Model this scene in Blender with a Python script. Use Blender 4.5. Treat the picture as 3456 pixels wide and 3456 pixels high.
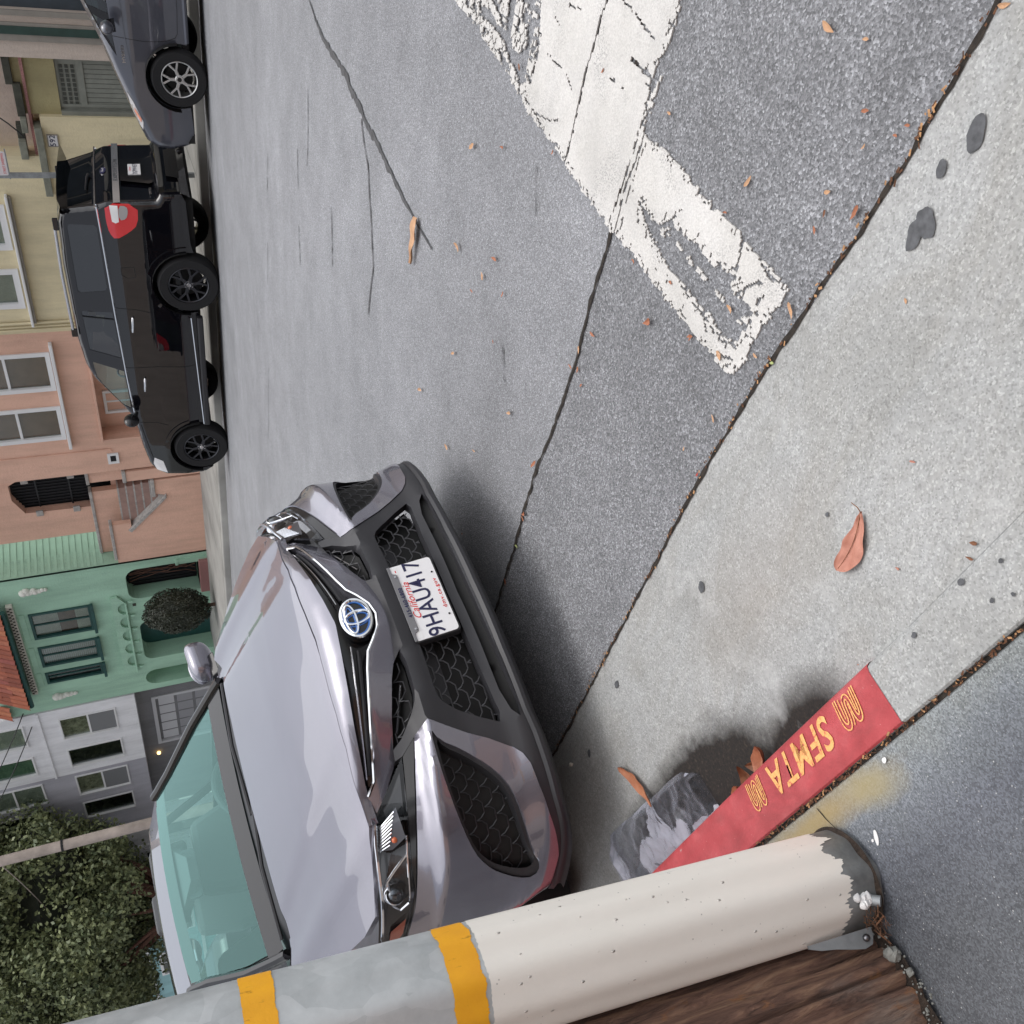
import bpy, bmesh, math, random
import numpy as np
from mathutils import Vector, Matrix, noise as mnoise
from mathutils.geometry import delaunay_2d_cdt
random.seed(7); rng = np.random.default_rng(7)
sc = bpy.context.scene
for o in list(bpy.data.objects): bpy.data.objects.remove(o)
COL = sc.collection
# ------------------------------------------------------------------ camera
FPX, HC = 3074., 1.31
_up = -np.array([7345., 1148., -FPX]); _up /= np.linalg.norm(_up)
_x = np.array([769., 3310., FPX]); _x /= np.linalg.norm(_x); _x -= _up*_x.dot(_up); _x /= np.linalg.norm(_x)
_y = np.cross(_up, _x)
RC = np.array([_x, _y, _up])
cd = bpy.data.cameras.new('camera'); cam = bpy.data.objects.new('camera', cd); COL.objects.link(cam)
cd.sensor_width = 36; cd.lens = 36*FPX/3456; cd.clip_start = .05; cd.clip_end = 4000
cam.matrix_world = Matrix([list(RC[i]) + [[0, 0, HC][i]] for i in range(3)] + [[0, 0, 0, 1]])
sc.camera = cam
# ------------------------------------------------------------------ sky, sun, exposure
w = bpy.data.worlds.new('World'); sc.world = w; w.use_nodes = True
nt = w.node_tree; bgn = nt.nodes['Background']
sky = nt.nodes.new('ShaderNodeTexSky'); sky.sky_type = 'NISHITA'; sky.sun_disc = False
SUN_EL, SUN_ROT = math.radians(74), math.radians(42)
sky.sun_elevation = SUN_EL; sky.sun_rotation = SUN_ROT; sky.air_density = 1.0; sky.dust_density = 4.0; sky.ozone_density = 1.0
hs = nt.nodes.new('ShaderNodeHueSaturation'); hs.inputs['Saturation'].default_value = .30; hs.inputs['Value'].default_value = 1.0
nt.links.new(sky.outputs[0], hs.inputs['Color']); nt.links.new(hs.outputs[0], bgn.inputs['Color'])
bgn.inputs['Strength'].default_value = .15
sd = bpy.data.lights.new('sun', 'SUN'); so = bpy.data.objects.new('sun', sd); COL.objects.link(so)
sd.energy = 1.15; sd.angle = math.radians(110); sd.color = (1, .985, .97)
so.rotation_euler = (math.pi/2 - SUN_EL, 0, math.pi - SUN_ROT)
sc.view_settings.view_transform = 'Standard'; sc.view_settings.look = 'None'
sc.view_settings.exposure = .50; sc.view_settings.gamma = 1
try: sc.cycles.use_denoising = True
except Exception: pass
sc.cycles.max_bounces = 10; sc.cycles.transparent_max_bounces = 12

# ------------------------------------------------------------------ pixel <-> world (photo pixels 0..3456)
def ray(x, y): return RC @ np.array([x-1728., -(y-1728.), -FPX])
def G(x, y, z=0.):
    d = ray(x, y); t = (z-HC)/d[2]; return np.array([0, 0, HC]) + t*d
def FPL(x, y, Y):
    d = ray(x, y); return np.array([0, 0, HC]) + d*(Y/d[1])
_RY = np.array([.6, 1.3, 1.9, 2.6, 3.2, 3.8, 4.6, 6., 8., 10., 11.4, 12.2, 13.3, 14.])
_RZ = np.array([-.045, -.024, 0., .026, .042, .046, .036, -.005, -.072, -.152, -.230, -.295, -.414, -.44])
def RZ(Y): return np.interp(Y, _RY, _RZ)
def GR(x, y):
    z = 0.
    for _ in range(12): p = G(x, y, z); z = float(RZ(p[1]))
    return p
FU, FDZ = 1.118, -.1546     # far side enlarged about the camera: factor and the height shift to match
def far(o):
    o.location = Vector(o.location)*FU+Vector((0, 0, FDZ)); o.scale = (FU, FU, FU); return o
# kerb frame near the camera
_a = math.radians(7.2); KU = np.array([math.cos(_a), -math.sin(_a)]); KN = np.array([math.sin(_a), math.cos(_a)]); KO = np.array([-1.5, 1.30])
def K(s, t): return KO + s*KU + t*KN
def KST(p): d = np.asarray(p)[:2]-KO; return d@KU, d@KN

# ------------------------------------------------------------------ materials
MATS = {}
class NT:
    def __init__(s, name):
        s.m = bpy.data.materials.new(name); s.m.use_nodes = True; s.t = s.m.node_tree; s.b = s.t.nodes['Principled BSDF']
        s.out = s.t.nodes['Material Output']
    def n(s, t, **k):
        nd = s.t.nodes.new('ShaderNode'+t)
        for a, v in k.items():
            if a in nd.inputs.keys(): nd.inputs[a].default_value = v
            else: setattr(nd, a, v)
        return nd
    def l(s, a, b): s.t.links.new(a, b)
    def tc(s, kind='Object', scale=None):
        if not hasattr(s, '_tc'): s._tc = s.n('TexCoord')
        o = s._tc.outputs[kind]
        if scale is not None:
            mp = s.n('Mapping'); mp.inputs['Scale'].default_value = scale; s.l(o, mp.inputs['Vector']); o = mp.outputs[0]
        return o
    def noise(s, scale, detail=4, rough=.55, vec=None, dist=0.):
        nd = s.n('TexNoise'); nd.inputs['Scale'].default_value = scale; nd.inputs['Detail'].default_value = detail; nd.inputs['Roughness'].default_value = rough; nd.inputs['Distortion'].default_value = dist
        s.l(vec if vec is not None else s.tc(), nd.inputs['Vector']); return nd.outputs['Fac']
    def vor(s, scale, out='Distance', feature='F1', vec=None):
        nd = s.n('TexVoronoi'); nd.feature = feature; nd.inputs['Scale'].default_value = scale
        s.l(vec if vec is not None else s.tc(), nd.inputs['Vector']); return nd.outputs[out]
    def ramp(s, fac, stops, interp='LINEAR'):
        r = s.n('ValToRGB'); r.color_ramp.interpolation = interp; e = r.color_ramp.elements
        while len(e) < len(stops): e.new(.5)
        for q, (p, c) in zip(e, stops):
            q.position = p; q.color = (c, c, c, 1) if not hasattr(c, '__len__') else (*c[:3], 1)
        s.l(fac, r.inputs[0]); return r.outputs[0]
    def mix(s, fac, a, b, mode='MIX'):
        m = s.n('MixRGB'); m.blend_type = mode
        for v, i in ((fac, 0), (a, 1), (b, 2)):
            if hasattr(v, 'links') or hasattr(v, 'is_linked'): s.l(v, m.inputs[i])
            elif i == 0: m.inputs[0].default_value = v
            else: m.inputs[i].default_value = (*v, 1)
        return m.outputs[0]
    def math(s, op, a, b=0., c=None):
        m = s.n('Math'); m.operation = op
        for v, i in ((a, 0), (b, 1), (c, 2)):
            if v is None: continue
            if hasattr(v, 'is_linked'): s.l(v, m.inputs[i])
            else: m.inputs[i].default_value = v
        return m.outputs[0]
    def bump(s, h, strength=.3, dist=.01, prev=None):
        b = s.n('Bump'); b.inputs['Strength'].default_value = strength; b.inputs['Distance'].default_value = dist
        s.l(h, b.inputs['Height'])
        if prev is not None: s.l(prev, b.inputs['Normal'])
        return b.outputs[0]
    def set(s, **k):
        for a, v in k.items():
            i = s.b.inputs[a.replace('_', ' ')]
            if hasattr(v, 'is_linked'): s.l(v, i)
            elif hasattr(v, '__len__'): i.default_value = (*v, 1) if len(v) == 3 and i.type == 'RGBA' else v
            else: i.default_value = v
        return s.m
def mat(name, col, rough=.5, metal=0., var=.0, vscale=6., bump=0., bscale=80., bdist=.004, coat=0., spec=None, emit=None):
    if name in MATS: return MATS[name]
    t = NT(name); c = col
    if var:
        f = t.noise(vscale, 5)
        lo = tuple(max(0, x*(1-var)) for x in col); hi = tuple(min(1, x*(1+var)) for x in col)
        c = t.ramp(f, [(.3, lo), (.7, hi)])
    t.set(Base_Color=c, Roughness=rough, Metallic=metal)
    if coat: t.set(Coat_Weight=coat, Coat_Roughness=.03)
    if spec is not None: t.set(Specular_IOR_Level=spec)
    if bump: t.set(Normal=t.bump(t.noise(bscale, 6, .6), bump, bdist))
    if emit: t.set(Emission_Color=emit[0], Emission_Strength=emit[1])
    MATS[name] = t.m; return t.m
def glass(name, tint, refl=.5, rough=0., gcol=(.95, .97, 1)):
    t = NT(name); tr = t.n('BsdfTransparent'); tr.inputs[0].default_value = (*tint, 1)
    gl = t.n('BsdfGlossy'); gl.inputs['Roughness'].default_value = rough; gl.inputs[0].default_value = (*gcol, 1)
    fr = t.n('LayerWeight'); fr.inputs[0].default_value = .5      # Schlick curve, the same from both sides of a thin pane
    fac = t.math('MULTIPLY_ADD', t.math('POWER', fr.outputs['Facing'], 4.5), .9, refl)
    m = t.n('MixShader'); t.l(fac, m.inputs[0]); t.l(tr.outputs[0], m.inputs[1]); t.l(gl.outputs[0], m.inputs[2]); t.l(m.outputs[0], t.out.inputs[0])
    MATS[name] = t.m; return t.m

# ------------------------------------------------------------------ mesh helpers
class MB:
    def __init__(s): s.v = []; s.f = []
    def add(s, vs, fs):
        o = len(s.v); s.v += [tuple(map(float, q)) for q in vs]; s.f += [tuple(i+o for i in f) for f in fs]; return s
    def box(s, x0, x1, y0, y1, z0, z1):
        x0, x1 = min(x0, x1), max(x0, x1); y0, y1 = min(y0, y1), max(y0, y1); z0, z1 = min(z0, z1), max(z0, z1)
        return s.add([(x0, y0, z0), (x1, y0, z0), (x1, y1, z0), (x0, y1, z0), (x0, y0, z1), (x1, y0, z1), (x1, y1, z1), (x0, y1, z1)],
                     [(0, 3, 2, 1), (4, 5, 6, 7), (0, 1, 5, 4), (1, 2, 6, 5), (2, 3, 7, 6), (3, 0, 4, 7)])
    def prism(s, poly, fn0, fn1):
        """poly list of 2d pts; fn0/fn1 map (u,v)->xyz for the two caps"""
        n = len(poly); s.add([fn0(*p) for p in poly]+[fn1(*p) for p in poly], [tuple(range(n))[::-1], tuple(range(n, 2*n))]+[(i, (i+1) % n, n+(i+1) % n, n+i) for i in range(n)]); return s
    def tube(s, pts, r, n=6, cap=True, closed=False):
        pts = [Vector(p) for p in pts]; m = len(pts); R = r if hasattr(r, '__len__') else [r]*m
        o = len(s.v); ref = None
        for i, p in enumerate(pts):
            a = pts[i-1] if (i or closed) else p; b = pts[(i+1) % m] if (i < m-1 or closed) else p
            d = (b-a).normalized() if (b-a).length > 1e-9 else Vector((0, 0, 1))
            if ref is None: ref = d.orthogonal().normalized()
            ref = (ref - d*ref.dot(d)); ref = ref.normalized() if ref.length > 1e-6 else d.orthogonal().normalized()
            bi = d.cross(ref)
            for k in range(n):
                an = 2*math.pi*k/n; q = p + (ref*math.cos(an)+bi*math.sin(an))*R[i]; s.v.append(tuple(q))
        for i in range(m if closed else m-1):
            j = (i+1) % m
            for k in range(n): s.f.append((o+i*n+k, o+i*n+(k+1) % n, o+j*n+(k+1) % n, o+j*n+k))
        if cap and not closed: s.f.append(tuple(o+k for k in range(n))[::-1]); s.f.append(tuple(o+(m-1)*n+k for k in range(n)))
        return s
    def lathe(s, prof, n=24, axis='z', c=(0, 0, 0), ang=None):
        o = len(s.v); m = len(prof)
        for k in range(n):
            a = 2*math.pi*k/n; ca, sa = math.cos(a), math.sin(a)
            for r, h in prof:
                p = {'z': (r*ca, r*sa, h), 'y': (r*ca, h, r*sa), 'x': (h, r*ca, r*sa)}[axis]
                s.v.append((p[0]+c[0], p[1]+c[1], p[2]+c[2]))
        for k in range(n):
            k2 = (k+1) % n
            for i in range(m-1): s.f.append((o+k*m+i, o+k2*m+i, o+k2*m+i+1, o+k*m+i+1))
        return s
    def grid(s, fn, us, vs):
        o = len(s.v)
        for u in us:
            for v in vs: s.v.append(tuple(map(float, fn(u, v))))
        nv = len(vs)
        for i in range(len(us)-1):
            for j in range(nv-1): s.f.append((o+i*nv+j, o+(i+1)*nv+j, o+(i+1)*nv+j+1, o+i*nv+j+1))
        return s
    def sphere(s, c, r, n=10, m=7, sc=(1, 1, 1), nz=0., seed=0):
        o = len(s.v)
        for i in range(m+1):
            th = math.pi*i/m
            for k in range(n):
                ph = 2*math.pi*k/n; d = Vector((math.sin(th)*math.cos(ph), math.sin(th)*math.sin(ph), math.cos(th)))
                q = r*(1+nz*mnoise.noise(d*2.2+Vector((seed*7.3, seed*1.7, 0)))); s.v.append((c[0]+d.x*q*sc[0], c[1]+d.y*q*sc[1], c[2]+d.z*q*sc[2]))
        for i in range(m):
            for k in range(n): s.f.append((o+i*n+k, o+(i+1)*n+k, o+(i+1)*n+(k+1) % n, o+i*n+(k+1) % n))
        return s
    def mesh(s, name):
        me = bpy.data.meshes.new(name); me.from_pydata(s.v, [], s.f); return me
def link(name, me, m=None, parent=None, smooth=False, bevel=0., **props):
    o = bpy.data.objects.new(name, me); COL.objects.link(o)
    if m is not None and me is not None:
        if isinstance(m, str): m = MATS[m]
        if not me.materials: me.materials.append(m)
    if parent is not None: o.parent = parent
    if smooth and me is not None:
        me.polygons.foreach_set('use_smooth', [True]*len(me.polygons))
        if smooth != 'all':
            md = None
            try: me.set_sharp_from_angle(angle=math.radians(smooth if smooth is not True else 40))
            except Exception: pass
    if bevel:
        b = o.modifiers.new('bevel', 'BEVEL'); b.width = bevel; b.segments = 2; b.limit_method = 'ANGLE'; b.angle_limit = math.radians(40)
    for k, v in props.items(): o[k] = v
    return o
def obj(name, mb, m=None, parent=None, smooth=False, bevel=0., fix=True, **props):
    me = mb.mesh(name)
    if fix:
        bm = bmesh.new(); bm.from_mesh(me); bmesh.ops.remove_doubles(bm, verts=bm.verts, dist=1e-6); bmesh.ops.recalc_face_normals(bm, faces=bm.faces); bm.to_mesh(me); bm.free()
    return link(name, me, m, parent, smooth, bevel, **props)
def thing(name, label, cat, loc=(0, 0, 0), rot=None, group=None):
    o = bpy.data.objects.new(name, None); COL.objects.link(o); o.empty_display_size = .1; o['label'] = label; o['category'] = cat
    if group: o['group'] = group
    if rot is not None: o.matrix_world = Matrix.Translation(loc) @ rot.to_4x4()
    else: o.location = loc
    return o
def tag(o, label, cat, group=None):
    o['label'] = label; o['category'] = cat
    if group: o['group'] = group
    return o
def copy_tree(o, parent=None):
    c = o.copy(); COL.objects.link(c); c.parent = parent
    if parent is not None: c.matrix_parent_inverse = o.matrix_parent_inverse.copy()
    for ch in o.children: copy_tree(ch, c)
    return c
# --- polygons -> surface patches
def inpoly(P, poly):
    P = np.asarray(P, float); poly = np.asarray(poly, float); x, y = P[:, 0], P[:, 1]; ins = np.zeros(len(P), bool)
    x0, y0 = poly[:, 0], poly[:, 1]; x1, y1 = np.roll(x0, -1), np.roll(y0, -1)
    for a, b, c, d in zip(x0, y0, x1, y1):
        if b == d: continue
        k = ((b > y) != (d > y)) & (x < (c-a)*(y-b)/(d-b)+a); ins ^= k
    return ins
def segdist(P, A, B):
    P = np.asarray(P, float); A = np.asarray(A, float); B = np.asarray(B, float); d = B-A; L = max(float(d@d), 1e-12)
    t = np.clip(((P-A)@d)/L, 0, 1); return np.linalg.norm(P-(A+t[:, None]*d), axis=1)
def polydist(P, poly, closed=True):
    poly = np.asarray(poly, float); r = np.full(len(P), 1e9); n = len(poly)
    for i in range(n if closed else n-1): r = np.minimum(r, segdist(P, poly[i], poly[(i+1) % n]))
    return r
def resample(poly, h, closed=True):
    poly = [np.asarray(p, float) for p in poly]; out = []; n = len(poly)
    for i in range(n if closed else n-1):
        a, b = poly[i], poly[(i+1) % n]; k = max(1, int(np.ceil(np.linalg.norm(b-a)/h)))
        out += [a+(b-a)*j/k for j in range(k)]
    if not closed: out.append(poly[-1])
    return np.array(out)
def chaikin(poly, it=2, closed=True, keep=()):
    poly = [np.asarray(p, float) for p in poly]
    for _ in range(it):
        out = []; n = len(poly)
        for i in range(n if closed else n-1):
            a, b = poly[i], poly[(i+1) % n]; out += [.75*a+.25*b, .25*a+.75*b]
        if not closed: out = [poly[0]]+out+[poly[-1]]
        poly = out
    return np.array(poly)
def mirror(poly): return [(-b, c) for b, c in poly][::-1]
def full(poly): """half outline from centre-top to centre-bottom (b>=0)"""; return list(poly)+[(-b, c) for b, c in poly[::-1] if b > 1e-6]
def cdt(outline, holes=(), h=.03, hb=None):
    hb = hb or h; loops = [resample(outline, hb)]+[resample(q, hb) for q in holes]
    V = []; E = []
    for L in loops:
        o = len(V); V += [tuple(p) for p in L]; E += [(o+i, o+(i+1) % len(L)) for i in range(len(L))]
    A = np.array(V); mn, mx = loops[0].min(0), loops[0].max(0)
    gx = np.arange(mn[0]+h*.3, mx[0], h); gy = np.arange(mn[1]+h*.3, mx[1], h*.87)
    if len(gx) and len(gy):
        X, Y = np.meshgrid(gx, gy); X = X + (np.arange(len(gy)) % 2)[:, None]*h*.5; P = np.stack([X.ravel(), Y.ravel()], 1)
        k = inpoly(P, loops[0]) & (polydist(P, loops[0]) > h*.35)
        for L in loops[1:]: k &= ~inpoly(P, L) & (polydist(P, L) > h*.35)
        V += [tuple(p) for p in P[k]]
    r = delaunay_2d_cdt([Vector(p) for p in V], E, [], 0, 1e-7)
    vo = np.array([tuple(p) for p in r[0]]); T = [tuple(f) for f in r[2] if len(f) == 3]
    cen = np.array([vo[list(f)].mean(0) for f in T]); k = inpoly(cen, loops[0])
    for L in loops[1:]: k &= ~inpoly(cen, L)
    return vo, [f for f, q in zip(T, k) if q]
def patch(name, outline, surf, m, parent=None, holes=(), h=.03, hb=None, skirt=None, smooth=True, **props):
    """surf(u,v)->xyz ; skirt: vector added to the boundary loop to give the panel its thickness"""
    vo, T = cdt(outline, holes, h, hb); V = [tuple(map(float, surf(u, v))) for u, v in vo]; F = list(T)
    mb = MB(); mb.v = V; mb.f = F
    me = mb.mesh(name); bm = bmesh.new(); bm.from_mesh(me); bmesh.ops.recalc_face_normals(bm, faces=bm.faces)
    if skirt is not None:
        be = [e for e in bm.edges if e.is_boundary]; r = bmesh.ops.extrude_edge_only(bm, edges=be)
        vs = [g for g in r['geom'] if isinstance(g, bmesh.types.BMVert)]; bmesh.ops.translate(bm, verts=vs, vec=Vector(skirt))
    bm.to_mesh(me); bm.free()
    return link(name, me, m, parent, smooth, **props)
def textmesh(s, size=.1, shear=0., bold=0., spacing=1., extrude=.0005, align='CENTER', sx=1.):
    cu = bpy.data.curves.new('txt', 'FONT'); cu.body = s; cu.size = size; cu.shear = shear; cu.offset = bold; cu.space_character = spacing; cu.extrude = extrude
    cu.align_x = align; cu.align_y = 'CENTER'; cu.resolution_u = 3
    o = bpy.data.objects.new('txt', cu); COL.objects.link(o); dg = bpy.context.evaluated_depsgraph_get(); me = bpy.data.meshes.new_from_object(o.evaluated_get(dg))
    bpy.data.objects.remove(o); bpy.data.curves.remove(cu)
    if sx != 1.:
        for v in me.vertices: v.co.x *= sx
    me.materials.clear(); return me
def place_text(name, s, m, parent, origin, ux, uy, **k):
    """origin, ux (reading direction), uy (up): the lettering lies in that plane"""
    me = textmesh(s, **k); ux = Vector(ux).normalized(); uy = (Vector(uy)-ux*Vector(uy).dot(ux)).normalized(); uz = ux.cross(uy)
    mt = Matrix(((ux.x, uy.x, uz.x, origin[0]), (ux.y, uy.y, uz.y, origin[1]), (ux.z, uy.z, uz.z, origin[2]), (0, 0, 0, 1)))
    me.transform(mt); return link(name, me, m, parent)

def rrect(w_, h_, r_, n=5):
    P = []
    for cx, cz, a0 in ((w_-r_, h_-r_, 0), (-w_+r_, h_-r_, 90), (-w_+r_, -h_+r_, 180), (w_-r_, -h_+r_, 270)): P += [(cx+r_*math.cos(math.radians(a0+90*k/n)), cz+r_*math.sin(math.radians(a0+90*k/n))) for k in range(n+1)]
    return P
mat('plate_blue', (.012, .012, .06), .5); mat('plate_red', (.65, .03, .03), .5); mat('interior_grey', (.17, .175, .18), .8)
# ================================================================== GROUND
def asphalt(name, base, contrast, scale, blotch, patchy=.0):
    t = NT(name); v = t.vor(scale, 'Color'); sep = t.n('SeparateColor'); t.l(v, sep.inputs[0])
    agg = t.ramp(sep.outputs[0], [(0., base*(1-contrast)), (.55, base), (.86, base*(1+contrast*.7)), (1., base*(1+contrast*2.2))])
    fine = t.noise(scale*2.2, 3, .7); f2 = t.ramp(fine, [(.3, .72), (.7, 1.28)])
    big = t.ramp(t.noise(blotch, 6, .6), [(.28, .80), (.72, 1.15)])
    mid = t.ramp(t.noise(blotch*7, 4, .6), [(.3, .9), (.7, 1.1)])
    c = t.mix(1., t.mix(1., t.mix(1., agg, f2, 'MULTIPLY'), big, 'MULTIPLY'), mid, 'MULTIPLY')
    stk = t.ramp(t.noise(1., 5, .6, t.tc(scale=(.35, 1.9, 1.)), .6), [(.30, .90), (.55, 1.0), (.75, 1.06)]); c = t.mix(1., c, stk, 'MULTIPLY'); c = t.mix(1., c, (.975, 1.0, 1.06), 'MULTIPLY')
    d = t.vor(scale, 'Distance')
    nb = t.bump(d, .55, .004, t.bump(t.noise(scale*.35, 4), .35, .006))
    t.set(Base_Color=c, Roughness=t.ramp(t.noise(40, 3), [(.3, .62), (.7, .85)]), Normal=nb); MATS[name] = t.m
asphalt('asphalt', .225, .34, 260., .55)
asphalt('asphalt_patch', .182, .44, 210., .9)
t = NT('concrete')
v = t.vor(260, 'Color'); sp = t.n('SeparateColor'); t.l(v, sp.inputs[0])
c = t.ramp(sp.outputs[0], [(0, .7), (.3, .95), (.8, 1.0), (1, 1.3)])
c = t.mix(1., c, t.ramp(t.noise(2.2, 7, .62), [(.25, (.26, .267, .262)), (.5, (.325, .332, .328)), (.78, (.375, .383, .382))]), 'MULTIPLY')
c = t.mix(1., c, t.ramp(t.noise(60, 4, .7), [(.3, .86), (.7, 1.1)]), 'MULTIPLY')
pits = t.ramp(t.vor(34, 'Distance'), [(.05, .55), (.11, 1.)])
c = t.mix(.55, c, t.mix(1., c, pits, 'MULTIPLY'))
geo = t.n('NewGeometry'); 
def blob(t, cx, cy, rx, ry, ang, soft=.35, nz=.35, nscale=6.):
    mp = t.n('Mapping'); mp.vector_type = 'TEXTURE'; mp.inputs['Location'].default_value = (cx, cy, 0); mp.inputs['Rotation'].default_value = (0, 0, ang); mp.inputs['Scale'].default_value = (rx, ry, 1000)
    t.l(t.tc(), mp.inputs['Vector']); ln = t.n('VectorMath'); ln.operation = 'LENGTH'; t.l(mp.outputs[0], ln.inputs[0])
    n = t.math('MULTIPLY_ADD', t.noise(nscale, 6, .65), nz, ln.outputs['Value']); n = t.math('SUBTRACT', n, nz*.5)
    return t.ramp(n, [(1-soft, 1.), (1., 0.)])
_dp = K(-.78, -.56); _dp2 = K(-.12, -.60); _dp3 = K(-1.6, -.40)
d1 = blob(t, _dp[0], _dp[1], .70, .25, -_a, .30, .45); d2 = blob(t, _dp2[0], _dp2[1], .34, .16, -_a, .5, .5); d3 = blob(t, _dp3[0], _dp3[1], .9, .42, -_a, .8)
dirt = t.math('MAXIMUM', d1, d2)
c = t.mix(t.math('MULTIPLY', d3, .3), c, (.10, .088, .075))  # soft gutter shading near the car, put into the concrete colour
c = t.mix(dirt, c, t.ramp(t.noise(120, 4), [(.35, (.006, .0045, .0035)), (.60, (.017, .012, .009)), (.78, (.06, .045, .03))]))
sc1 = t.ramp(t.noise(2.4, 6, .7, t.tc(scale=(1., 2.6, 1.)), .8), [(.42, 0.), (.62, .5)]); c = t.mix(sc1, c, t.mix(1., c, (.80, .77, .72), 'MULTIPLY')); sc2 = t.ramp(t.noise(5., 5, .6), [(.60, 0.), (.72, .45)]); c = t.mix(sc2, c, (.44, .445, .44))
rb = blob(t, *K(.05, -.25), .45, .2, -_a, .9, .5); c = t.mix(t.math('MULTIPLY', rb, .2), c, (.28, .22, .17))
t.set(Base_Color=c, Roughness=.85, Normal=t.bump(t.noise(260, 4, .7), .25, .003, t.bump(t.noise(30, 3), .12, .004))); MATS['concrete'] = t.m
t = NT('sidewalk_concrete')
# dark slab with mica sparkle, paler and rust-stained towards the kerb joint
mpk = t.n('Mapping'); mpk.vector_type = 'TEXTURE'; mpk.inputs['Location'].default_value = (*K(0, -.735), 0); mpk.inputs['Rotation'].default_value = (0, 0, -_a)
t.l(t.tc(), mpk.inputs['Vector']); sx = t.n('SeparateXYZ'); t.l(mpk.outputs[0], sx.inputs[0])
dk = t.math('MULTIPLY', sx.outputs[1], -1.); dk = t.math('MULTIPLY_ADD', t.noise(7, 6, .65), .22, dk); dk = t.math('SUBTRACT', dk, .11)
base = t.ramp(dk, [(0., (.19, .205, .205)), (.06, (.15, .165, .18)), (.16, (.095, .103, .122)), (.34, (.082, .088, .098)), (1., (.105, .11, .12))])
base = t.mix(1., base, t.ramp(t.noise(3.5, 6, .6), [(.3, .72), (.7, 1.25)]), 'MULTIPLY')
vv = t.vor(330, 'Color'); s3 = t.n('SeparateColor'); t.l(vv, s3.inputs[0])
base = t.mix(1., base, t.ramp(s3.outputs[1], [(0, .6), (.5, 1.), (1, 1.5)]), 'MULTIPLY')
spark = t.math('MULTIPLY', t.ramp(t.vor(95, 'Distance'), [(.10, 1.), (.17, 0.)]), t.ramp(s3.outputs[0], [(.55, 0.), (.75, 1.)]))
base = t.mix(t.math('MULTIPLY', spark, .75), base, (.5, .5, .5))
ru = blob(t, *K(-.13, -.765), .36, .05, -_a, .8, .4, 14); base = t.mix(t.math('MULTIPLY', ru, .85), base, (.30, .22, .09))
ru2 = blob(t, *K(.10, -.775), .12, .05, -_a-.2, .7, .4, 14); base = t.mix(t.math('MULTIPLY', ru2, .6), base, (.30, .25, .12))
t.set(Base_Color=base, Roughness=t.ramp(t.noise(20, 3), [(.3, .55), (.7, .75)]), Normal=t.bump(t.noise(220, 4, .7), .3, .003)); MATS['sidewalk_concrete'] = t.m
mat('far_concrete', (.30, .295, .275), .9, var=.25, vscale=1.2)
mat('ground_dirt', (.16, .15, .135), .95, var=.3, vscale=.5)
t = NT('kerb_concrete')
c = t.ramp(t.noise(9, 7, .65), [(.3, (.31, .315, .31)), (.7, (.385, .39, .385))]); c = t.mix(1., c, t.ramp(t.vor(30, 'Distance'), [(.03, .45), (.09, 1.)]), 'MULTIPLY')
t.set(Base_Color=c, Roughness=.85, Normal=t.bump(t.noise(200, 4), .25, .003)); MATS['kerb_concrete'] = t.m
t = NT('red_kerb_paint')
c = t.ramp(t.noise(14, 6, .6), [(.25, (.30, .030, .035)), (.55, (.40, .055, .062)), (.8, (.46, .10, .105))])
chip = t.ramp(t.vor(48, 'Distance'), [(.025, 1.), (.06, 0.)]); c = t.mix(t.math('MULTIPLY', chip, .7), c, (.6, .35, .33))
smu = t.ramp(t.noise(5, 7, .7, t.tc(scale=(1, 2.5, 1)), 1.), [(.45, 0.), (.70, .55)]); c = t.mix(smu, c, (.20, .035, .035)); fl = t.ramp(t.noise(22, 7, .75), [(.66, 0.), (.70, .8)]); c = t.mix(fl, c, (.36, .34, .32))
t.set(Base_Color=c, Roughness=.62, Normal=t.bump(t.noise(160, 4), .4, .003)); MATS['red_kerb_paint'] = t.m
t = NT('stencil_paint'); c = t.ramp(t.noise(90, 4, .7), [(.36, (.42, .07, .06)), (.43, (.66, .31, .10)), (.6, (.74, .40, .14)), (.8, (.80, .46, .18))]); t.set(Base_Color=c, Roughness=.7); MATS['stencil_paint'] = t.m
t = NT('road_paint')
c = t.ramp(t.noise(5, 7, .6), [(.25, (.47, .46, .435)), (.6, (.56, .55, .53)), (.85, (.60, .595, .58))])
c = t.mix(1., c, t.ramp(t.vor(60, 'Distance'), [(.02, .5), (.08, 1.)]), 'MULTIPLY'); c = t.mix(1., c, t.ramp(t.noise(170, 3, .7), [(.32, .82), (.6, 1.04)]), 'MULTIPLY')
thin = t.math('MULTIPLY', t.ramp(t.noise(7, 6, .65), [(.50, 0.), (.66, .8)]), t.ramp(t.vor(190, 'Distance'), [(.25, 1.), (.5, 0.)])); c = t.mix(thin, c, (.20, .20, .20)); c = t.mix(t.ramp(t.noise(3., 6, .7, None, .6), [(.48, 0.), (.7, .45)]), c, (.36, .355, .345))
t.set(Base_Color=c, Roughness=.75, Normal=t.bump(t.vor(210, 'Distance'), .35, .003, t.bump(t.noise(50, 4), .3, .003))); MATS['road_paint'] = t.m
mat('crack_dirt', (.022, .017, .013), .95, var=.6, vscale=60, bump=.6, bscale=200)
mat('tar_black', (.055, .055, .058), .75, var=.4, vscale=30)
mat('gum_black', (.075, .078, .084), .8, var=.35, vscale=60)

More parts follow.
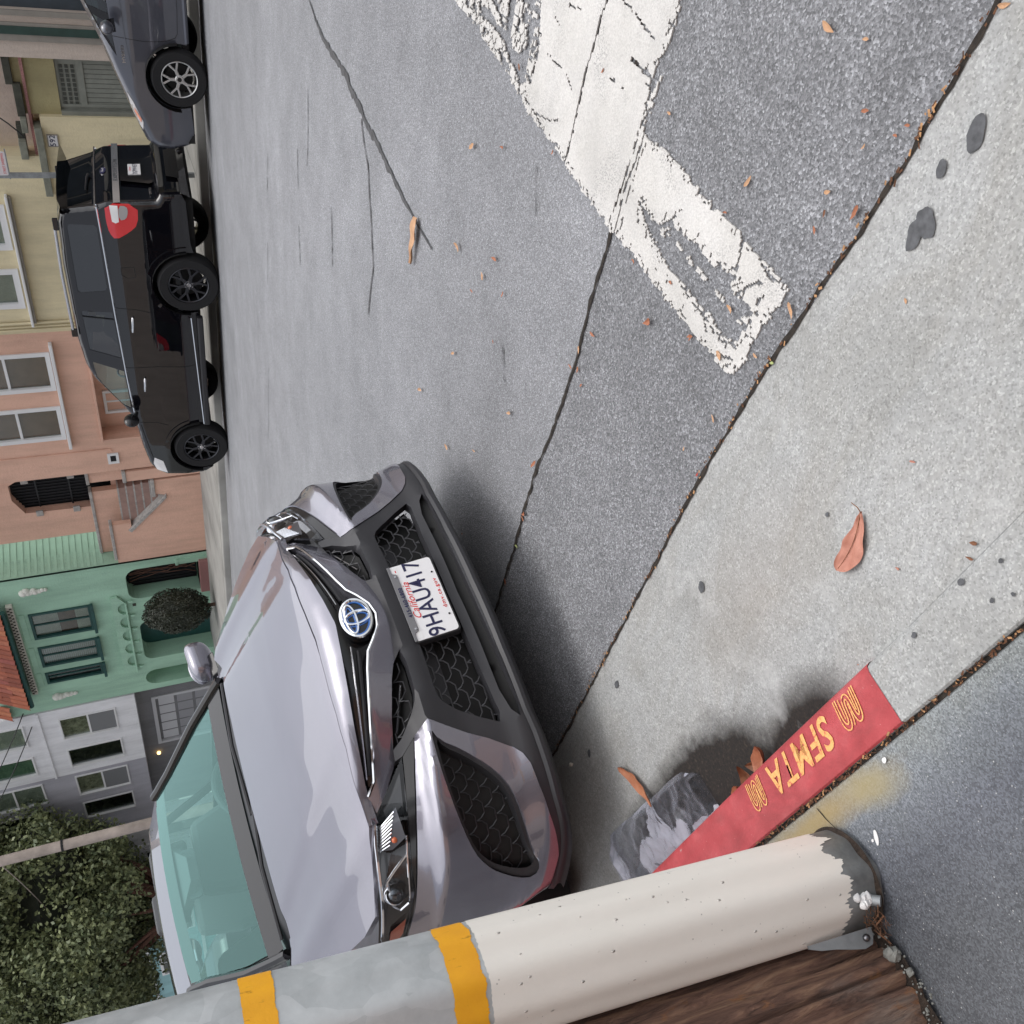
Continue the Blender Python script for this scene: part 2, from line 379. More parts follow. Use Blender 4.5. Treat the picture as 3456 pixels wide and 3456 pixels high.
# far-reaching ground sheet below everything
obj('ground', MB().add([(-600, -500, -.62), (500, -500, -.62), (500, 700, -.62), (-600, 700, -.62)], [(0, 1, 2, 3)]), 'ground_dirt', kind='structure')
YF = 13.40
def gut_t(s): return float(np.interp(s, [-3, -1.34, -.75, -.25, .14, .47, .79, 1.0, 1.3, 3], [.012, .017, .031, .044, .054, .042, .012, -.001, -.001, 0]))
xs = np.concatenate([np.linspace(-120, -12, 28), np.linspace(-11.5, 3, 59), np.linspace(5, 60, 12)])
def roadpt(x, v):
    s = (x+1.5)/KU[0]; yn = (KO+s*KU+(gut_t(s)-.02)*KN)[1]; yn = min(yn, YF-1.5)
    y = yn+(YF-yn)*v; return (x, y, RZ(y))
road = obj('road', MB().grid(roadpt, xs, np.linspace(0, 1, 34)**1.3), 'asphalt', smooth='all', kind='structure')
# darker, coarser strip of patched asphalt between the open joint and the gutter
JT = [GR(*p) for p in [(2200, -200), (2120, 560), (2066, 805), (1990, 1050), (1950, 1216), (1880, 1430), (1807, 1610), (1740, 1850), (1672, 2075), (1600, 2350), (1500, 2800)]]
jts = np.array([KST(p) for p in JT])
def joint_t(s): return float(np.interp(s, jts[::-1, 0] if jts[0, 0] > jts[-1, 0] else jts[:, 0], jts[::-1, 1] if jts[0, 0] > jts[-1, 0] else jts[:, 1]))
def patchpt(s, v):
    t0 = gut_t(s); t1 = joint_t(s); p = K(s, t0+(t1-t0)*v); return (p[0], p[1], RZ(p[1])+.0035)
obj('road_patch', MB().grid(patchpt, np.linspace(-14, 4, 181), np.linspace(0, 1, 8)), 'asphalt_patch', smooth='all', kind='structure')
def ribbon(mb, pts, wd, zoff, jitter=.3, step=.012, seed=0, zf=None):
    P = resample([np.asarray(p)[:2] for p in pts], step, False); n = len(P); L = []; Rr = []
    for i in range(n):
        d = P[min(i+1, n-1)]-P[max(i-1, 0)]; d = d/max(np.linalg.norm(d), 1e-9); nn = np.array([-d[1], d[0]]); ww = wd(i/(n-1)) if callable(wd) else wd
        k = i*step; j1 = mnoise.noise(Vector((k*23, seed*3.1, 0))); j2 = mnoise.noise(Vector((k*27, seed*5.7+9, 0))); wob = nn*ww*.45*mnoise.noise(Vector((k*9, seed*2.3, 4)))
        a = P[i]+wob+nn*ww*(.5+jitter*j1); b = P[i]+wob-nn*ww*(.5+jitter*j2); zz = zf if zf else (lambda q: float(RZ(q[1])))
        L.append((*a, zz(a)+zoff)); Rr.append((*b, zz(b)+zoff))
    mb.add(L+Rr, [(i, i+1, n+i+1, n+i) for i in range(n-1)]); return mb
obj('joint_crack', ribbon(MB(), JT, .013, .0075, .6, .01, 1), 'crack_dirt', road)
obj('tar_seam', ribbon(MB(), [GR(*p) for p in [(1045, 0), (1072, 80), (1098, 140), (1150, 220), (1210, 350), (1265, 470), (1330, 600), (1400, 740), (1460, 840)]], lambda f: .010+.03*math.sin(min(1, f*1.1)*math.pi), .0045, .5, .02, 2), 'tar_black', road)
obj('road_crack', ribbon(MB(), [GR(*p) for p in [(1222, 400), (1230, 480), (1244, 560), (1252, 700), (1258, 820), (1262, 900), (1250, 1000), (1245, 1060)]], .012, .0046, .6, .02, 3), 'tar_black', road)
for k, L in enumerate([[(1040, 300), (1042, 420), (1038, 560)], [(1005, 500), (1008, 640)], [(905, 520), (903, 700)], [(1120, 700), (1124, 900)], [(1010, 760), (1015, 900)], [(1815, 560), (1810, 640), (1812, 730)], [(1700, 1170), (1705, 1290)], [(905, 820), (904, 960)], [(908, 1240), (906, 1480)]]):
    obj('hairline_crack', ribbon(MB(), [GR(*p) for p in L], .004 if k in (5, 6) else .009, .0046, .9, .02, 10+k), 'tar_black', road)
# oil spots on the road in front of the car
for (x, y, r) in [(1590, 1730, .05), (1590, 1780, .055), (1600, 1690, .035)]:
    p = GR(x, y); poly = [(p[0]+r*(1+.35*mnoise.noise(Vector((k, x, y))))*math.cos(k/14*2*math.pi), p[1]+r*1.3*(1+.35*mnoise.noise(Vector((k, y, x))))*math.sin(k/14*2*math.pi)) for k in range(14)]
# ---------------- gutter pan
def kt(s): return float(np.interp(s, [-8, -1.2, -.4, .15, .35, 3], [.075, .07, .055, .03, .018, .02]))
def zpan(s, t):
    q = min(1., max(0., (gut_t(s)-t)/(gut_t(s)+.588))); e = float(RZ(K(s, gut_t(s))[1]))+.004
    zk = float(np.interp(s, [-8, -1.0, -.3, .15, .4, 3], [-.085, -.08, -.065, -.02, .012, .016])); return e+(zk-e)*q**1.3
def panpt(s, v): t_ = gut_t(s)+(-.592-gut_t(s))*v; p = K(s, t_); return (*p, zpan(s, t_))
ss = np.concatenate([np.linspace(-40, -4, 20), np.linspace(-3.9, 2.5, 129), np.linspace(3, 12, 10)])
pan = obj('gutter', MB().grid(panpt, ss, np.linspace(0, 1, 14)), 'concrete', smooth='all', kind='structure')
def near_z(p):
    s, t_ = KST(p)
    if t_ > gut_t(s): return float(RZ(p[1]))+.004
    if t_ > -.588: return zpan(s, t_)
    return kt(s)
# dark earthy seam along the edge of the concrete
obj('edge_seam', ribbon(MB(), [(*K(s_, gut_t(s_)+.004), 0) for s_ in np.linspace(-3, 2, 40)], .010, .006, .5, .006, 5, lambda q: float(RZ(q[1]))), 'crack_dirt', road)
# ---------------- kerb
kerb_prof = [(-.719, -.2), (-.719, -.004), (-.715, 0.), (-.606, 0.), (-.594, -.004), (-.588, -.013), (-.584, -.03), (-.580, -.2)]
def kerb_mesh(s0, s1, off=0.):
    mb = MB(); S_ = np.linspace(s0, s1, max(2, int((s1-s0)/.08))); n = len(kerb_prof)
    pr = kerb_prof if not off else [(q[0]+(off if i > 3 else 0), q[1]+(off if 1 <= i <= 5 else 0)) for i, q in enumerate(kerb_prof)][1:]
    mb.grid(lambda s_, j: (*K(s_, pr[j][0]), kt(s_)+pr[j][1]), S_, range(len(pr))); return mb
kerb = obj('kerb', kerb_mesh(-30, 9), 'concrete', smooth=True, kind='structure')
obj('red_paint', kerb_mesh(-16, .262, .0015), 'red_kerb_paint', kerb, smooth=True)
def kz(s): return kt(s)+.0034
_o = K(-.045, -.633)
me = textmesh('SFMTA', size=.094, shear=.28, bold=.0016, spacing=1.10, extrude=0., sx=.90)
mt = Matrix(((-KU[0], -KN[0], 0, _o[0]), (-KU[1], -KN[1], 0, _o[1]), (0, 0, 1, 0), (0, 0, 0, 1))); me.transform(mt)
for v_ in me.vertices: s_, t_ = KST(v_.co); v_.co.z = kz(s_)
link('stencil_lettering', me, 'stencil_paint', kerb)
def worm(s0, s1):
    # the swirling line emblem: nested U-turns, drawn as flat ribbons
    mb = MB(); W = s1-s0
    def L(pts, wd=.0032):
        P = chaikin(pts, 3, False); P2 = [K(s0+W*(x-.16*(y-.5)), -.600-.066*y) for x, y in P]; ribbon(mb, P2, wd, 0., 0., .003, 0, lambda q: kz(KST(q)[0])+.0003)
    L([(.97, 0), (.97, .75), (.88, 1.0), (.70, 1.0), (.62, .75), (.62, .28), (.54, .16), (.46, .28), (.46, .75), (.36, 1.0), (.18, 1.0), (.03, .75), (.03, 0)])
    L([(.88, 0), (.88, .7), (.80, .86), (.72, .7), (.72, .22), (.62, .04), (.46, .04), (.36, .22), (.36, .7), (.27, .86), (.13, .7), (.13, 0)])
    L([(.79, .05), (.79, .66)]); L([(.56, .34), (.56, .8), (.50, .98)]); L([(.26, .05), (.26, .66)])
    return mb
obj('stencil_emblem', worm(.122, .198), 'stencil_paint', kerb); obj('stencil_emblem', worm(-.288, -.222), 'stencil_paint', kerb)
# ---------------- near sidewalk
def swpt(s, t_): p = K(s, t_); return (*p, kt(s)-.001 if t_ > -.7355 else kt(s)+.003)
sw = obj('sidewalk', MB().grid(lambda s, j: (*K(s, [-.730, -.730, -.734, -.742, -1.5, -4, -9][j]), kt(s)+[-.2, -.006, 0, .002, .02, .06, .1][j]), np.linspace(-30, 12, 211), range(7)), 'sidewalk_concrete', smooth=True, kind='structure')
obj('joint_fill', MB().grid(lambda s, j: (*K(s, [-.712, -.735][j]), kt(s)-.012), np.linspace(-20, 9, 100), range(2)), 'crack_dirt', sw)
# slab crack running from the pole to the kerb
obj('slab_crack', ribbon(MB(), [(*K(-.085, -.742), 0), (*K(-.075, -.77), 0), (*K(-.06, -.80), 0)], .002, .004, .5, .004, 4, lambda q: kt(KST(q)[0])), 'crack_dirt', sw)
# ---------------- far side
obj('far_kerb', MB().grid(lambda x, j: (x, [13.37, 13.37, 13.38, 13.40, 13.53][j], [-.6, -.305, -.288, -.280, -.278][j]), np.linspace(-120, 50, 80), range(5)), 'far_concrete', smooth=True, kind='structure')
fsw = obj('far_sidewalk', MB().grid(lambda x, j: (x, [13.535, 16.6, 25][j], [-.276, -.252, -.20][j]), np.linspace(-120, 50, 80), range(3)), 'far_concrete', kind='structure')
for k in range(34):
    x = -44+k*1.22; obj('pavement_joint', ribbon(MB(), [(x, 13.55), (x, 16.4)], .014, .003, .1, .5, k, lambda q: -.276+(q[1]-13.535)/3.065*.024), 'tar_black', fsw)

# ---------------- worn crosswalk paint, cut as a fine sheet so that chips and cracks are real gaps
def to_road(pts, o=(0, 0), k=1.): return np.array([GR(o[0]+x*k, o[1]+y*k)[:2] for x, y in pts])
kz8 = 1600/1932
P8 = lambda pts: to_road(pts, (1200, 0), kz8)
main = P8([(400, -60), (405, 0), (470, 80), (530, 170), (600, 270), (650, 350), (700, 450), (750, 520), (830, 620), (870, 690), (930, 780), (1000, 880), (1040, 940), (1090, 990), (1140, 1040), (1190, 1120), (1270, 1220), (1340, 1310), (1400, 1390), (1470, 1460), (1500, 1510), (1540, 1545), (1580, 1510), (1610, 1470), (1630, 1400), (1660, 1360), (1720, 1280), (1760, 1220), (1790, 1180), (1770, 1150), (1720, 1100), (1660, 1040), (1600, 960), (1540, 890), (1470, 830), (1400, 750), (1340, 670), (1270, 600), (1210, 560), (1190, 520), (1215, 480), (1250, 350), (1290, 200), (1330, 80), (1350, 0), (1360, -60)])
holesP = [P8(h) for h in [
 [(1165, 820), (1190, 850), (1215, 900), (1260, 920), (1300, 890), (1310, 930), (1350, 970), (1400, 1000), (1430, 1040), (1470, 1090), (1530, 1110), (1560, 1130), (1530, 1160), (1560, 1210), (1620, 1250), (1625, 1290), (1580, 1290), (1560, 1310), (1590, 1340), (1570, 1390), (1520, 1370), (1480, 1330), (1460, 1280), (1410, 1240), (1380, 1190), (1330, 1140), (1290, 1090), (1260, 1050), (1240, 990), (1205, 930)],
 [(1195, 420), (1215, 330), (1250, 250), (1290, 170), (1330, 60), (1350, -40), (1360, 10), (1330, 120), (1290, 210), (1255, 290), (1215, 390)],
 [(510, 20), (560, 40), (580, 100), (620, 130), (650, 200), (690, 230), (700, 330), (680, 350), (660, 290), (640, 240), (610, 160), (570, 110), (530, 70)],
 [(640, -40), (670, -40), (655, 60), (640, 150), (620, 200), (625, 100)], [(745, 90), (720, 200), (700, 300), (690, 230), (715, 150)], [(690, 60), (715, 50), (710, 90), (690, 95)], [(590, 200), (620, 240), (640, 290), (610, 280)]]]
islands = [P8([(1310, 970), (1340, 1010), (1400, 1080), (1450, 1140), (1430, 1140), (1370, 1070), (1320, 1000)]), P8([(1480, 1175), (1530, 1235), (1515, 1240), (1470, 1190)]), P8([(1250, 935), (1290, 930), (1290, 965), (1260, 965)])]
cracks = [(P8(c), w_) for c, w_ in [
 ([(1035, 0), (1010, 80), (985, 180), (950, 290), (925, 400), (900, 510), (880, 600), (862, 660)], .0075), ([(1195, 420), (1200, 460), (1165, 530), (1145, 620), (1110, 720), (1080, 810), (1040, 910)], .0055),
 ([(1210, 440), (1185, 560), (1150, 660), (1110, 760), (1085, 870), (1060, 960)], .006), ([(1225, 520), (1170, 640), (1120, 800), (1090, 930)], .003), ([(1100, 0), (1150, 50), (1190, 110), (1230, 160)], .0035), ([(1140, 245), (1180, 280), (1215, 310)], .009), ([(790, 220), (830, 260), (870, 300), (890, 360)], .003), ([(740, 460), (800, 490), (835, 490)], .005), ([(1030, 310), (1070, 330), (1100, 360)], .003),
 ([(1590, 960), (1580, 1040), (1560, 1110), (1530, 1170)], .006), ([(1600, 970), (1640, 1010), (1670, 1080), (1700, 1130), (1750, 1150)], .005), ([(1560, 1200), (1610, 1170), (1650, 1150), (1670, 1160)], .006), ([(1330, 1150), (1400, 1250), (1430, 1280), (1440, 1350)], .004), ([(1440, 1440), (1510, 1450), (1560, 1470)], .004), ([(1500, 1500), (1540, 1480), (1560, 1500)], .003),
 ([(1300, 890), (1340, 850)], .004), ([(1640, 1240), (1680, 1200)], .005), ([(470, 60), (500, 100), (505, 160)], .008), ([(700, 400), (740, 460), (770, 520)], .004), ([(880, 20), (930, 40)], .003), ([(820, 60), (850, 120)], .002), ([(560, -20), (600, 60), (650, 90)], .008), ([(700, -40), (690, 50), (720, 140)], .008)]]
mn, mx = main.min(0)-.01, main.max(0)+.01; hh = .0058
gx = np.arange(mn[0], mx[0], hh); gy = np.arange(mn[1], mx[1], hh)
CX, CY = np.meshgrid(gx[:-1]+hh/2, gy[:-1]+hh/2, indexing='ij'); Pc = np.stack([CX.ravel(), CY.ravel()], 1)
ins = inpoly(Pc, main); idx = np.where(ins)[0]; Q = Pc[idx]
nz1 = np.array([mnoise.fractal(Vector((q[0]*38, q[1]*38, 0)), 1., 2., 4) for q in Q]); nz2 = np.array([mnoise.fractal(Vector((q[0]*9, q[1]*9, 5)), 1., 2., 3) for q in Q])
cell = np.array([mnoise.voronoi(Vector((q[0]*26, q[1]*26, 2)))[0] for q in Q]); vd = cell[:, 1]-cell[:, 0]
keep = polydist(Q, main) > .006+.009*nz1
hd = np.full(len(Q), 1e9)
for hp in holesP: dd = polydist(Q, hp); hd = np.minimum(hd, np.where(inpoly(Q, hp), -dd, dd))
ih = hd < .004*nz1+.002
for ip in islands: ih &= ~(inpoly(Q, ip) & (nz1 > -.35))
keep &= ~ih
for cp, w_ in cracks: keep &= ~(polydist(Q, cp, False)+.004*nz1 < w_*.62)
frag = (hd < .022+.012*nz2) & (vd < .06)      # crazed fragments round the worn-through places
keep &= ~frag
far_rag = (inpoly(Q, P8([(380, -60), (400, 0), (700, 460), (760, 200), (770, -60)]))) & ((vd < .07) | (nz1+.8*nz2 < -.22)); keep &= ~far_rag
edge_bite = (polydist(Q, main) < .022) & (vd < .045); keep &= ~edge_bite
keep &= ~((nz1 < -.66) & (hd < .05))
ID = np.full(CX.size, False); ID[idx[keep]] = True; ID = ID.reshape(CX.shape)
vid = -np.ones((len(gx), len(gy)), int); V = []; F = []
jx = rng.uniform(-.28, .28, (len(gx), len(gy)))*hh; jy = rng.uniform(-.28, .28, (len(gx), len(gy)))*hh
for i, j in zip(*np.where(ID)):
    f = []
    for a, b in ((i, j), (i+1, j), (i+1, j+1), (i, j+1)):
        if vid[a, b] < 0:
            vid[a, b] = len(V); x, y = gx[a]+jx[a, b], gy[b]+jy[a, b]; V.append((x, y, float(RZ(y))+.0085))
        f.append(vid[a, b])
    F.append(tuple(f))
mb = MB(); mb.v = V; mb.f = F; me = mb.mesh('crosswalk_line'); bm = bmesh.new(); bm.from_mesh(me); bmesh.ops.recalc_face_normals(bm, faces=bm.faces)
be = [e for e in bm.edges if e.is_boundary]; r = bmesh.ops.extrude_edge_only(bm, edges=be); bmesh.ops.translate(bm, verts=[g for g in r['geom'] if isinstance(g, bmesh.types.BMVert)], vec=Vector((0, 0, -.004))); bm.to_mesh(me); bm.free()
link('crosswalk_line', me, 'road_paint', kind='structure')
# gum spots trodden into the gutter concrete
kzr = 1156/1932
for (x, y, rx, ry, an) in [(1900+1730*.8054, 560*.8054, .030, .017, .3), (1900+1585*.8054, 705*.8054, .016, .010, .4), (1900+1520*.8054, 935*.8054, .028, .020, .9), (1900+1470*.8054, 985*.8054, .027, .016, .2), (1800+400*.702, 2100+300*.702, .016, .010, 0), (1800+268*.702, 2100+632*.702, .018, .010, .2), (2300+110*kzr, 1300+1140*kzr, .017, .012, .4), (2300+820*kzr, 1300+730*kzr, .006, .004, 0), (2300+1575*kzr, 1300+1110*kzr, .008, .006, 0), (2300+1870*kzr, 1300+1180*kzr, .004, .004, 0), (2300+1750*kzr, 1300+1215*kzr, .005, .004, 0), (2300+1800*kzr, 1300+990*kzr, .005, .004, 0), (2300+1310*kzr, 1300+1410*kzr, .007, .005, 0)]:
    p = G(x, y, .0); s_, t_ = KST(p); z_ = zpan(s_, t_)+.0035 if t_ > -.588 else kt(s_)+.003; p = G(x, y, z_)
    n_ = 22; poly = []
    for k in range(n_):
        an_ = 2*math.pi*k/n_; q = 1+.28*mnoise.noise(Vector((math.cos(an_)*1.6, math.sin(an_)*1.6, x*.37))); u_, v_ = rx*q*math.cos(an_), ry*q*math.sin(an_)
        poly.append((p[0]+u_*math.cos(an)-v_*math.sin(an), p[1]+u_*math.sin(an)+v_*math.cos(an), z_))
    obj('gum_spot', MB().add(poly, [tuple(range(n_))]), 'gum_black', pan)
# ================================================================== HOUSES ACROSS THE STREET
def stucco(name, col, var=.10, rough=.9): 
    t = NT(name); c = t.ramp(t.noise(.9, 6, .6), [(.3, tuple(x*(1-var) for x in col)), (.7, tuple(min(1, x*(1+var*.6)) for x in col))])
    st = t.ramp(t.noise(1.0, 5, .7, t.tc(scale=(3., 3., .5))), [(.32, .74), (.58, 1.)]); c = t.mix(.75, c, t.mix(1., c, st, 'MULTIPLY'))
    t.set(Base_Color=c, Roughness=rough, Normal=t.bump(t.noise(20, 6, .7), .55, .02)); MATS[name] = t.m
stucco('yellow_stucco', (.74, .65, .43)); stucco('pink_stucco', (.72, .45, .34), .08); stucco('green_stucco', (.35, .56, .42), .09); stucco('grey_stucco', (.44, .435, .48), .08); stucco('grey_dark_stucco', (.20, .20, .21)); stucco('tan_stucco', (.62, .53, .46), .05); stucco('white_and_lit_stucco', (.76, .76, .78), .08); stucco('teal_stucco', (.28, .48, .50)); stucco('olive_stucco', (.42, .37, .20), .2)
mat('slate_paint_wood', (.045, .060, .075), .6, var=.15); mat('dark_green_trim', (.025, .055, .045), .6, var=.2); mat('grey_trim', (.27, .25, .22), .7, var=.1); mat('cap_green_lit', (.20, .205, .165), .8, var=.25, vscale=9); mat('cap_dark', (.055, .055, .042), .85, var=.3, vscale=9); mat('gate_green', (.225, .235, .205), .7, var=.12); mat('gate_shadow', (.06, .064, .055), .9)
mat('white_frame', (.70, .70, .70), .5); mat('teal_frame', (.012, .062, .055), .5, var=.2); mat('green_board', (.32, .51, .38), .8, var=.06); mat('stone_cap', (.36, .34, .32), .9, var=.25, vscale=14, bump=.3, bscale=60); mat('stair_terracotta', (.30, .195, .165), .9, var=.15); mat('iron_black', (.008, .008, .010), .5); mat('doorway_dark', (.012, .012, .014), .9); mat('white_plaster', (.66, .66, .60), .8, bump=.3, bscale=40); mat('brown_blind', (.44, .24, .165), .9, var=.15, vscale=4); mat('cream_blind', (.52, .50, .44), .9, var=.12); mat('curtain_floral', (.55, .50, .36), .9, var=.5, vscale=9); mat('curtain_pale', (.58, .58, .50), .9, var=.2, vscale=3); mat('interior_brown', (.17, .075, .035), .8, var=.3); mat('window_dark', (.015, .016, .018), .35); mat('curtain_green', (.22, .36, .24), .9, var=.2, vscale=2.); mat('garage_white', (.52, .52, .54), .6); mat('garage_panel', (.30, .30, .32), .6); mat('brown_tile', (.30, .10, .055), .85, var=.35, vscale=8); mat('red_granite', (.33, .16, .15), .8, var=.4, vscale=60)
glass('window_glass', (.72, .76, .74), .07)
t = NT('roof_tile'); oi = t.n('ObjectInfo'); c = t.ramp(oi.outputs['Random'], [(0, (.17, .045, .028)), (.4, (.30, .085, .045)), (.75, (.36, .13, .065)), (1, (.22, .055, .05))]); c = t.mix(1., c, t.ramp(t.noise(12, 5), [(.3, .75), (.7, 1.15)]), 'MULTIPLY'); t.set(Base_Color=c, Roughness=.85); MATS['roof_tile'] = t.m
FY = 14.7; GB = -.16
def wall(name, poly, y, m, parent, holes=(), depth=.3, h=1.2):
    return patch(name, poly, lambda x, z: (x, y, z), m, parent, holes=holes, h=h, hb=3., skirt=(0, depth, 0), smooth=False)
def rect(x0, x1, z0, z1): return [(min(x0, x1), z0), (max(x0, x1), z0), (max(x0, x1), z1), (min(x0, x1), z1)]
def bx(name, x0, x1, y0, y1, z0, z1, m, parent, bevel=0.): return obj(name, MB().box(x0, x1, y0, y1, z0, z1), m, parent, bevel=bevel)
def frame(name, x0, x1, z0, z1, y, w_, d, m, parent):
    x0, x1 = min(x0, x1), max(x0, x1); mb = MB(); out = rect(x0, x1, z0, z1); inn = rect(x0+w_, x1-w_, z0+w_, z1-w_)
    return patch(name, out, lambda x, z: (x, y, z), m, parent, holes=[inn], h=2., hb=5., skirt=(0, d, 0), smooth=False)
def window(parent, x0, x1, z0, z1, y, fm='white_frame', fw=.06, back='cream_blind', rails=(), mull=(), back2=None, name='window', refl=True, out=.03):
    x0, x1 = min(x0, x1), max(x0, x1); e = frame(name, x0, x1, z0, z1, y-out, fw, .14, fm, parent)
    for zr in rails: bx('rail', x0+fw, x1-fw, y+.01, y+.05, zr-.022, zr+.022, fm, e)
    for xm in mull: bx('mullion', xm-.018, xm+.018, y+.012, y+.052, z0+fw, z1-fw, fm, e)
    bx('pane', x0+fw*.9, x1-fw*.9, y+.028, y+.033, z0+fw*.9, z1-fw*.9, 'window_glass', e)
    if back: bx('blind', x0+fw, x1-fw, y+.055, y+.065, z0+fw, z1-fw, back, e)
    return e
# --- dark green and tan house (only its edge shows)
h0 = thing('house', 'tan house with dark green pilaster strips behind the slate hatchback', 'house', (0, 0, 0))
wall('wall', rect(-5.02, 3, GB, 7.5), FY, 'tan_stucco', h0, [rect(-4.41, -3.1, GB+.001, 3.2)])
for (x0, x1, m_, d) in ((-4.80, -4.71, 'grey_trim', .03), (-4.71, -4.605, 'dark_green_trim', .05), (-4.605, -4.565, 'grey_trim', .04), (-4.48, -4.41, 'grey_trim', .03)): bx('pilaster_strip', x0, x1, FY-d, FY-.001, GB, 6, m_, h0)
dr = bx('door', -4.41, -3.1, FY+.10, FY+.16, GB, 3.2, 'slate_paint_wood', h0)
frame('door_moulding', -4.25, -3.3, 1.72, 3.0, FY+.085, .03, .02, 'grey_trim', dr); frame('door_moulding', -4.25, -3.3, .1, 1.5, FY+.085, .03, .02, 'grey_trim', dr)
# --- yellow house
h1 = thing('house', 'pale yellow stucco house with stepped stair caps and number plaque', 'house')
step_top = [(-5.97, GB), (-5.97, 7.5), (-9.41, 7.5), (-9.41, GB)]
wall('wall', [(-9.41, GB), (-5.82, GB), (-5.82, 1.70), (-5.97, 1.70), (-5.97, 1.80), (-6.40, 1.80), (-6.40, 7.5), (-9.41, 7.5)], FY, 'yellow_stucco', h1, [rect(-7.14, -7.88, 2.40, 4.2), rect(-8.21, -8.92, 2.40, 4.2)], .35)
bx('recess_wall', -6.5, -5.02, FY+.52, FY+.6, 1.40, 7.5, 'tan_stucco', h1)
bx('recess_floor', -6.4, -5.02, FY+.05, FY+.6, 1.80, 1.84, 'red_granite', h1)
wall('stair_wall', [(-5.82, 1.40), (-5.02, 1.40), (-5.02, 1.96), (-5.39, 1.96), (-5.39, 1.88), (-5.82, 1.88)], FY+.10, 'olive_stucco', h1, (), .2)
for (x0, x1, z0, z1, y0, m_) in ((-5.02, -5.40, 1.955, 2.055, FY+.03, 'cap_dark'), (-5.38, -5.83, 1.87, 1.975, FY+.0, 'cap_dark'), (-5.825, -6.03, 1.875, 1.955, FY-.09, 'cap_green_lit'), (-5.97, -6.16, 1.93, 2.03, FY+.05, 'cap_dark'), (-6.16, -6.42, 1.93, 2.03, FY-.08, 'cap_green_lit'), (-5.96, -6.99, 1.695, 1.795, FY-.085, 'cap_green_lit')): bx('stair_cap', x0, x1, y0, FY+.22, z0, z1, m_, h1, .008)  # front-lit caps get a paler colour than set-back ones: light put into the colour
gt = bx('gate', -5.80, -5.02, FY+.14, FY+.19, GB, 1.42, 'gate_green', h1)
frame('gate_frame', -5.72, -5.04, 1.08, 1.40, FY+.125, .04, .015, 'gate_green', gt); frame('gate_frame', -5.72, -5.04, -.05, 1.08, FY+.124, .045, .016, 'gate_green', gt)
for r_ in range(3):
    for k in range(9): bx('louvre', -5.135-.064*k-.044, -5.135-.064*k, FY+.128, FY+.139, 1.15+r_*.075, 1.15+r_*.075+.045, 'gate_shadow', gt)
for k in range(9): bx('board_gap', -5.12-.066*k-.004, -5.12-.066*k, FY+.136, FY+.139, 0., 1.03, 'gate_shadow', gt)
bx('gate_post', -5.82, -5.76, FY+.06, FY+.2, GB, 1.40, 'gate_green', h1)
pq = bx('number_plaque', -6.245, -6.075, FY-.018, FY-.001, 1.51, 1.645, 'white_frame', h1, .004); frame('plaque_rim', -6.25, -6.07, 1.505, 1.65, FY-.024, .012, .02, 'grey_trim', pq)
place_text('plaque_number', '592', 'plate_blue', pq, (-6.16, FY-.0205, 1.577), (1, 0, 0), (0, 0, 1), size=.105, bold=.001, spacing=1.1)
for (x0, x1) in ((-7.88, -7.14), (-8.92, -8.21)): window(h1, x0, x1, 2.40, 4.2, FY, fw=.09, back='curtain_pale', rails=(3.2,))
bx('sill_course', -9.22, -6.97, FY-.14, FY-.001, 2.325, 2.365, 'white_frame', h1, .01); bx('sill_course', -9.18, -7.0, FY-.09, FY-.001, 2.285, 2.325, 'grey_trim', h1, .008)
for x_, r_ in ((-9.20, .022), (-9.27, .014), (-9.33, .018)): obj('drain_pipe', MB().tube([(x_, FY-.03, GB), (x_+.01*math.sin(3), FY-.03, 2.), (x_, FY-.03, 6)], r_, 6), 'yellow_stucco', h1, smooth=True)
obj('service_cable', MB().tube([(-5.75, FY-.05, 2.3), (-5.9, FY-.06, 2.12), (-6.03, FY-.07, 1.99), (-6.1, FY-.06, 1.95)], .010, 5), 'iron_black', h1)
# --- pink house
h2 = thing('house', 'salmon pink stucco house with white windows and stone stoop', 'house')
wall('wall', rect(-12.62, -9.41, GB, 7.5), FY, 'pink_stucco', h2, [rect(-9.80, -10.60, 2.20, 4.0), rect(-10.95, -11.71, 2.20, 4.0), rect(-9.7, -11.84, GB+.001, 1.585)], .45)
for (x0, x1) in ((-10.60, -9.80), (-11.71, -10.95)): window(h2, x0, x1, 2.20, 4.0, FY, fw=.075, back='brown_blind', rails=(2.92,))
bx('window_sill', -11.89, -9.60, FY-.12, FY-.001, 2.13, 2.185, 'white_frame', h2, .01)
bx('recess_wall', -11.9, -9.6, FY+.40, FY+.46, GB, 1.62, 'pink_stucco', h2); window(h2, -11.5, -10.98, .95, 1.48, FY+.38, 'white_frame', .05, 'brown_tile', mull=(-11.25,))
bx('string_course', -11.85, -9.6, FY-.05, FY-.001, 1.585, 1.625, 'pink_stucco', h2, .008)
vb_ = frame('wall_vent', -12.42, -12.17, 1.37, 1.57, FY-.03, .05, .029, 'white_frame', h2); bx('vent_opening', -12.375, -12.215, FY-.012, FY-.001, 1.415, 1.525, 'doorway_dark', vb_)
obj('wall_pipe', MB().tube([(-12.05, FY-.02, 6), (-12.06, FY-.02, 1.5), (-12.12, FY-.02, 1.47)], .012, 5), 'pink_stucco', h2)
door_h = [(-13.00, 1.60), (-13.00, 3.20), (-13.14, 3.42), (-13.52, 3.42), (-13.90, 3.24), (-13.94, 1.60)]
wall('entry_wall', rect(-14.66, -12.62, GB, 7.5), FY+.5, 'pink_stucco', h2, [door_h], .35)
sg_ = bx('security_gate', -14.0, -12.95, FY+.70, FY+.73, 1.55, 3.5, 'doorway_dark', h2)
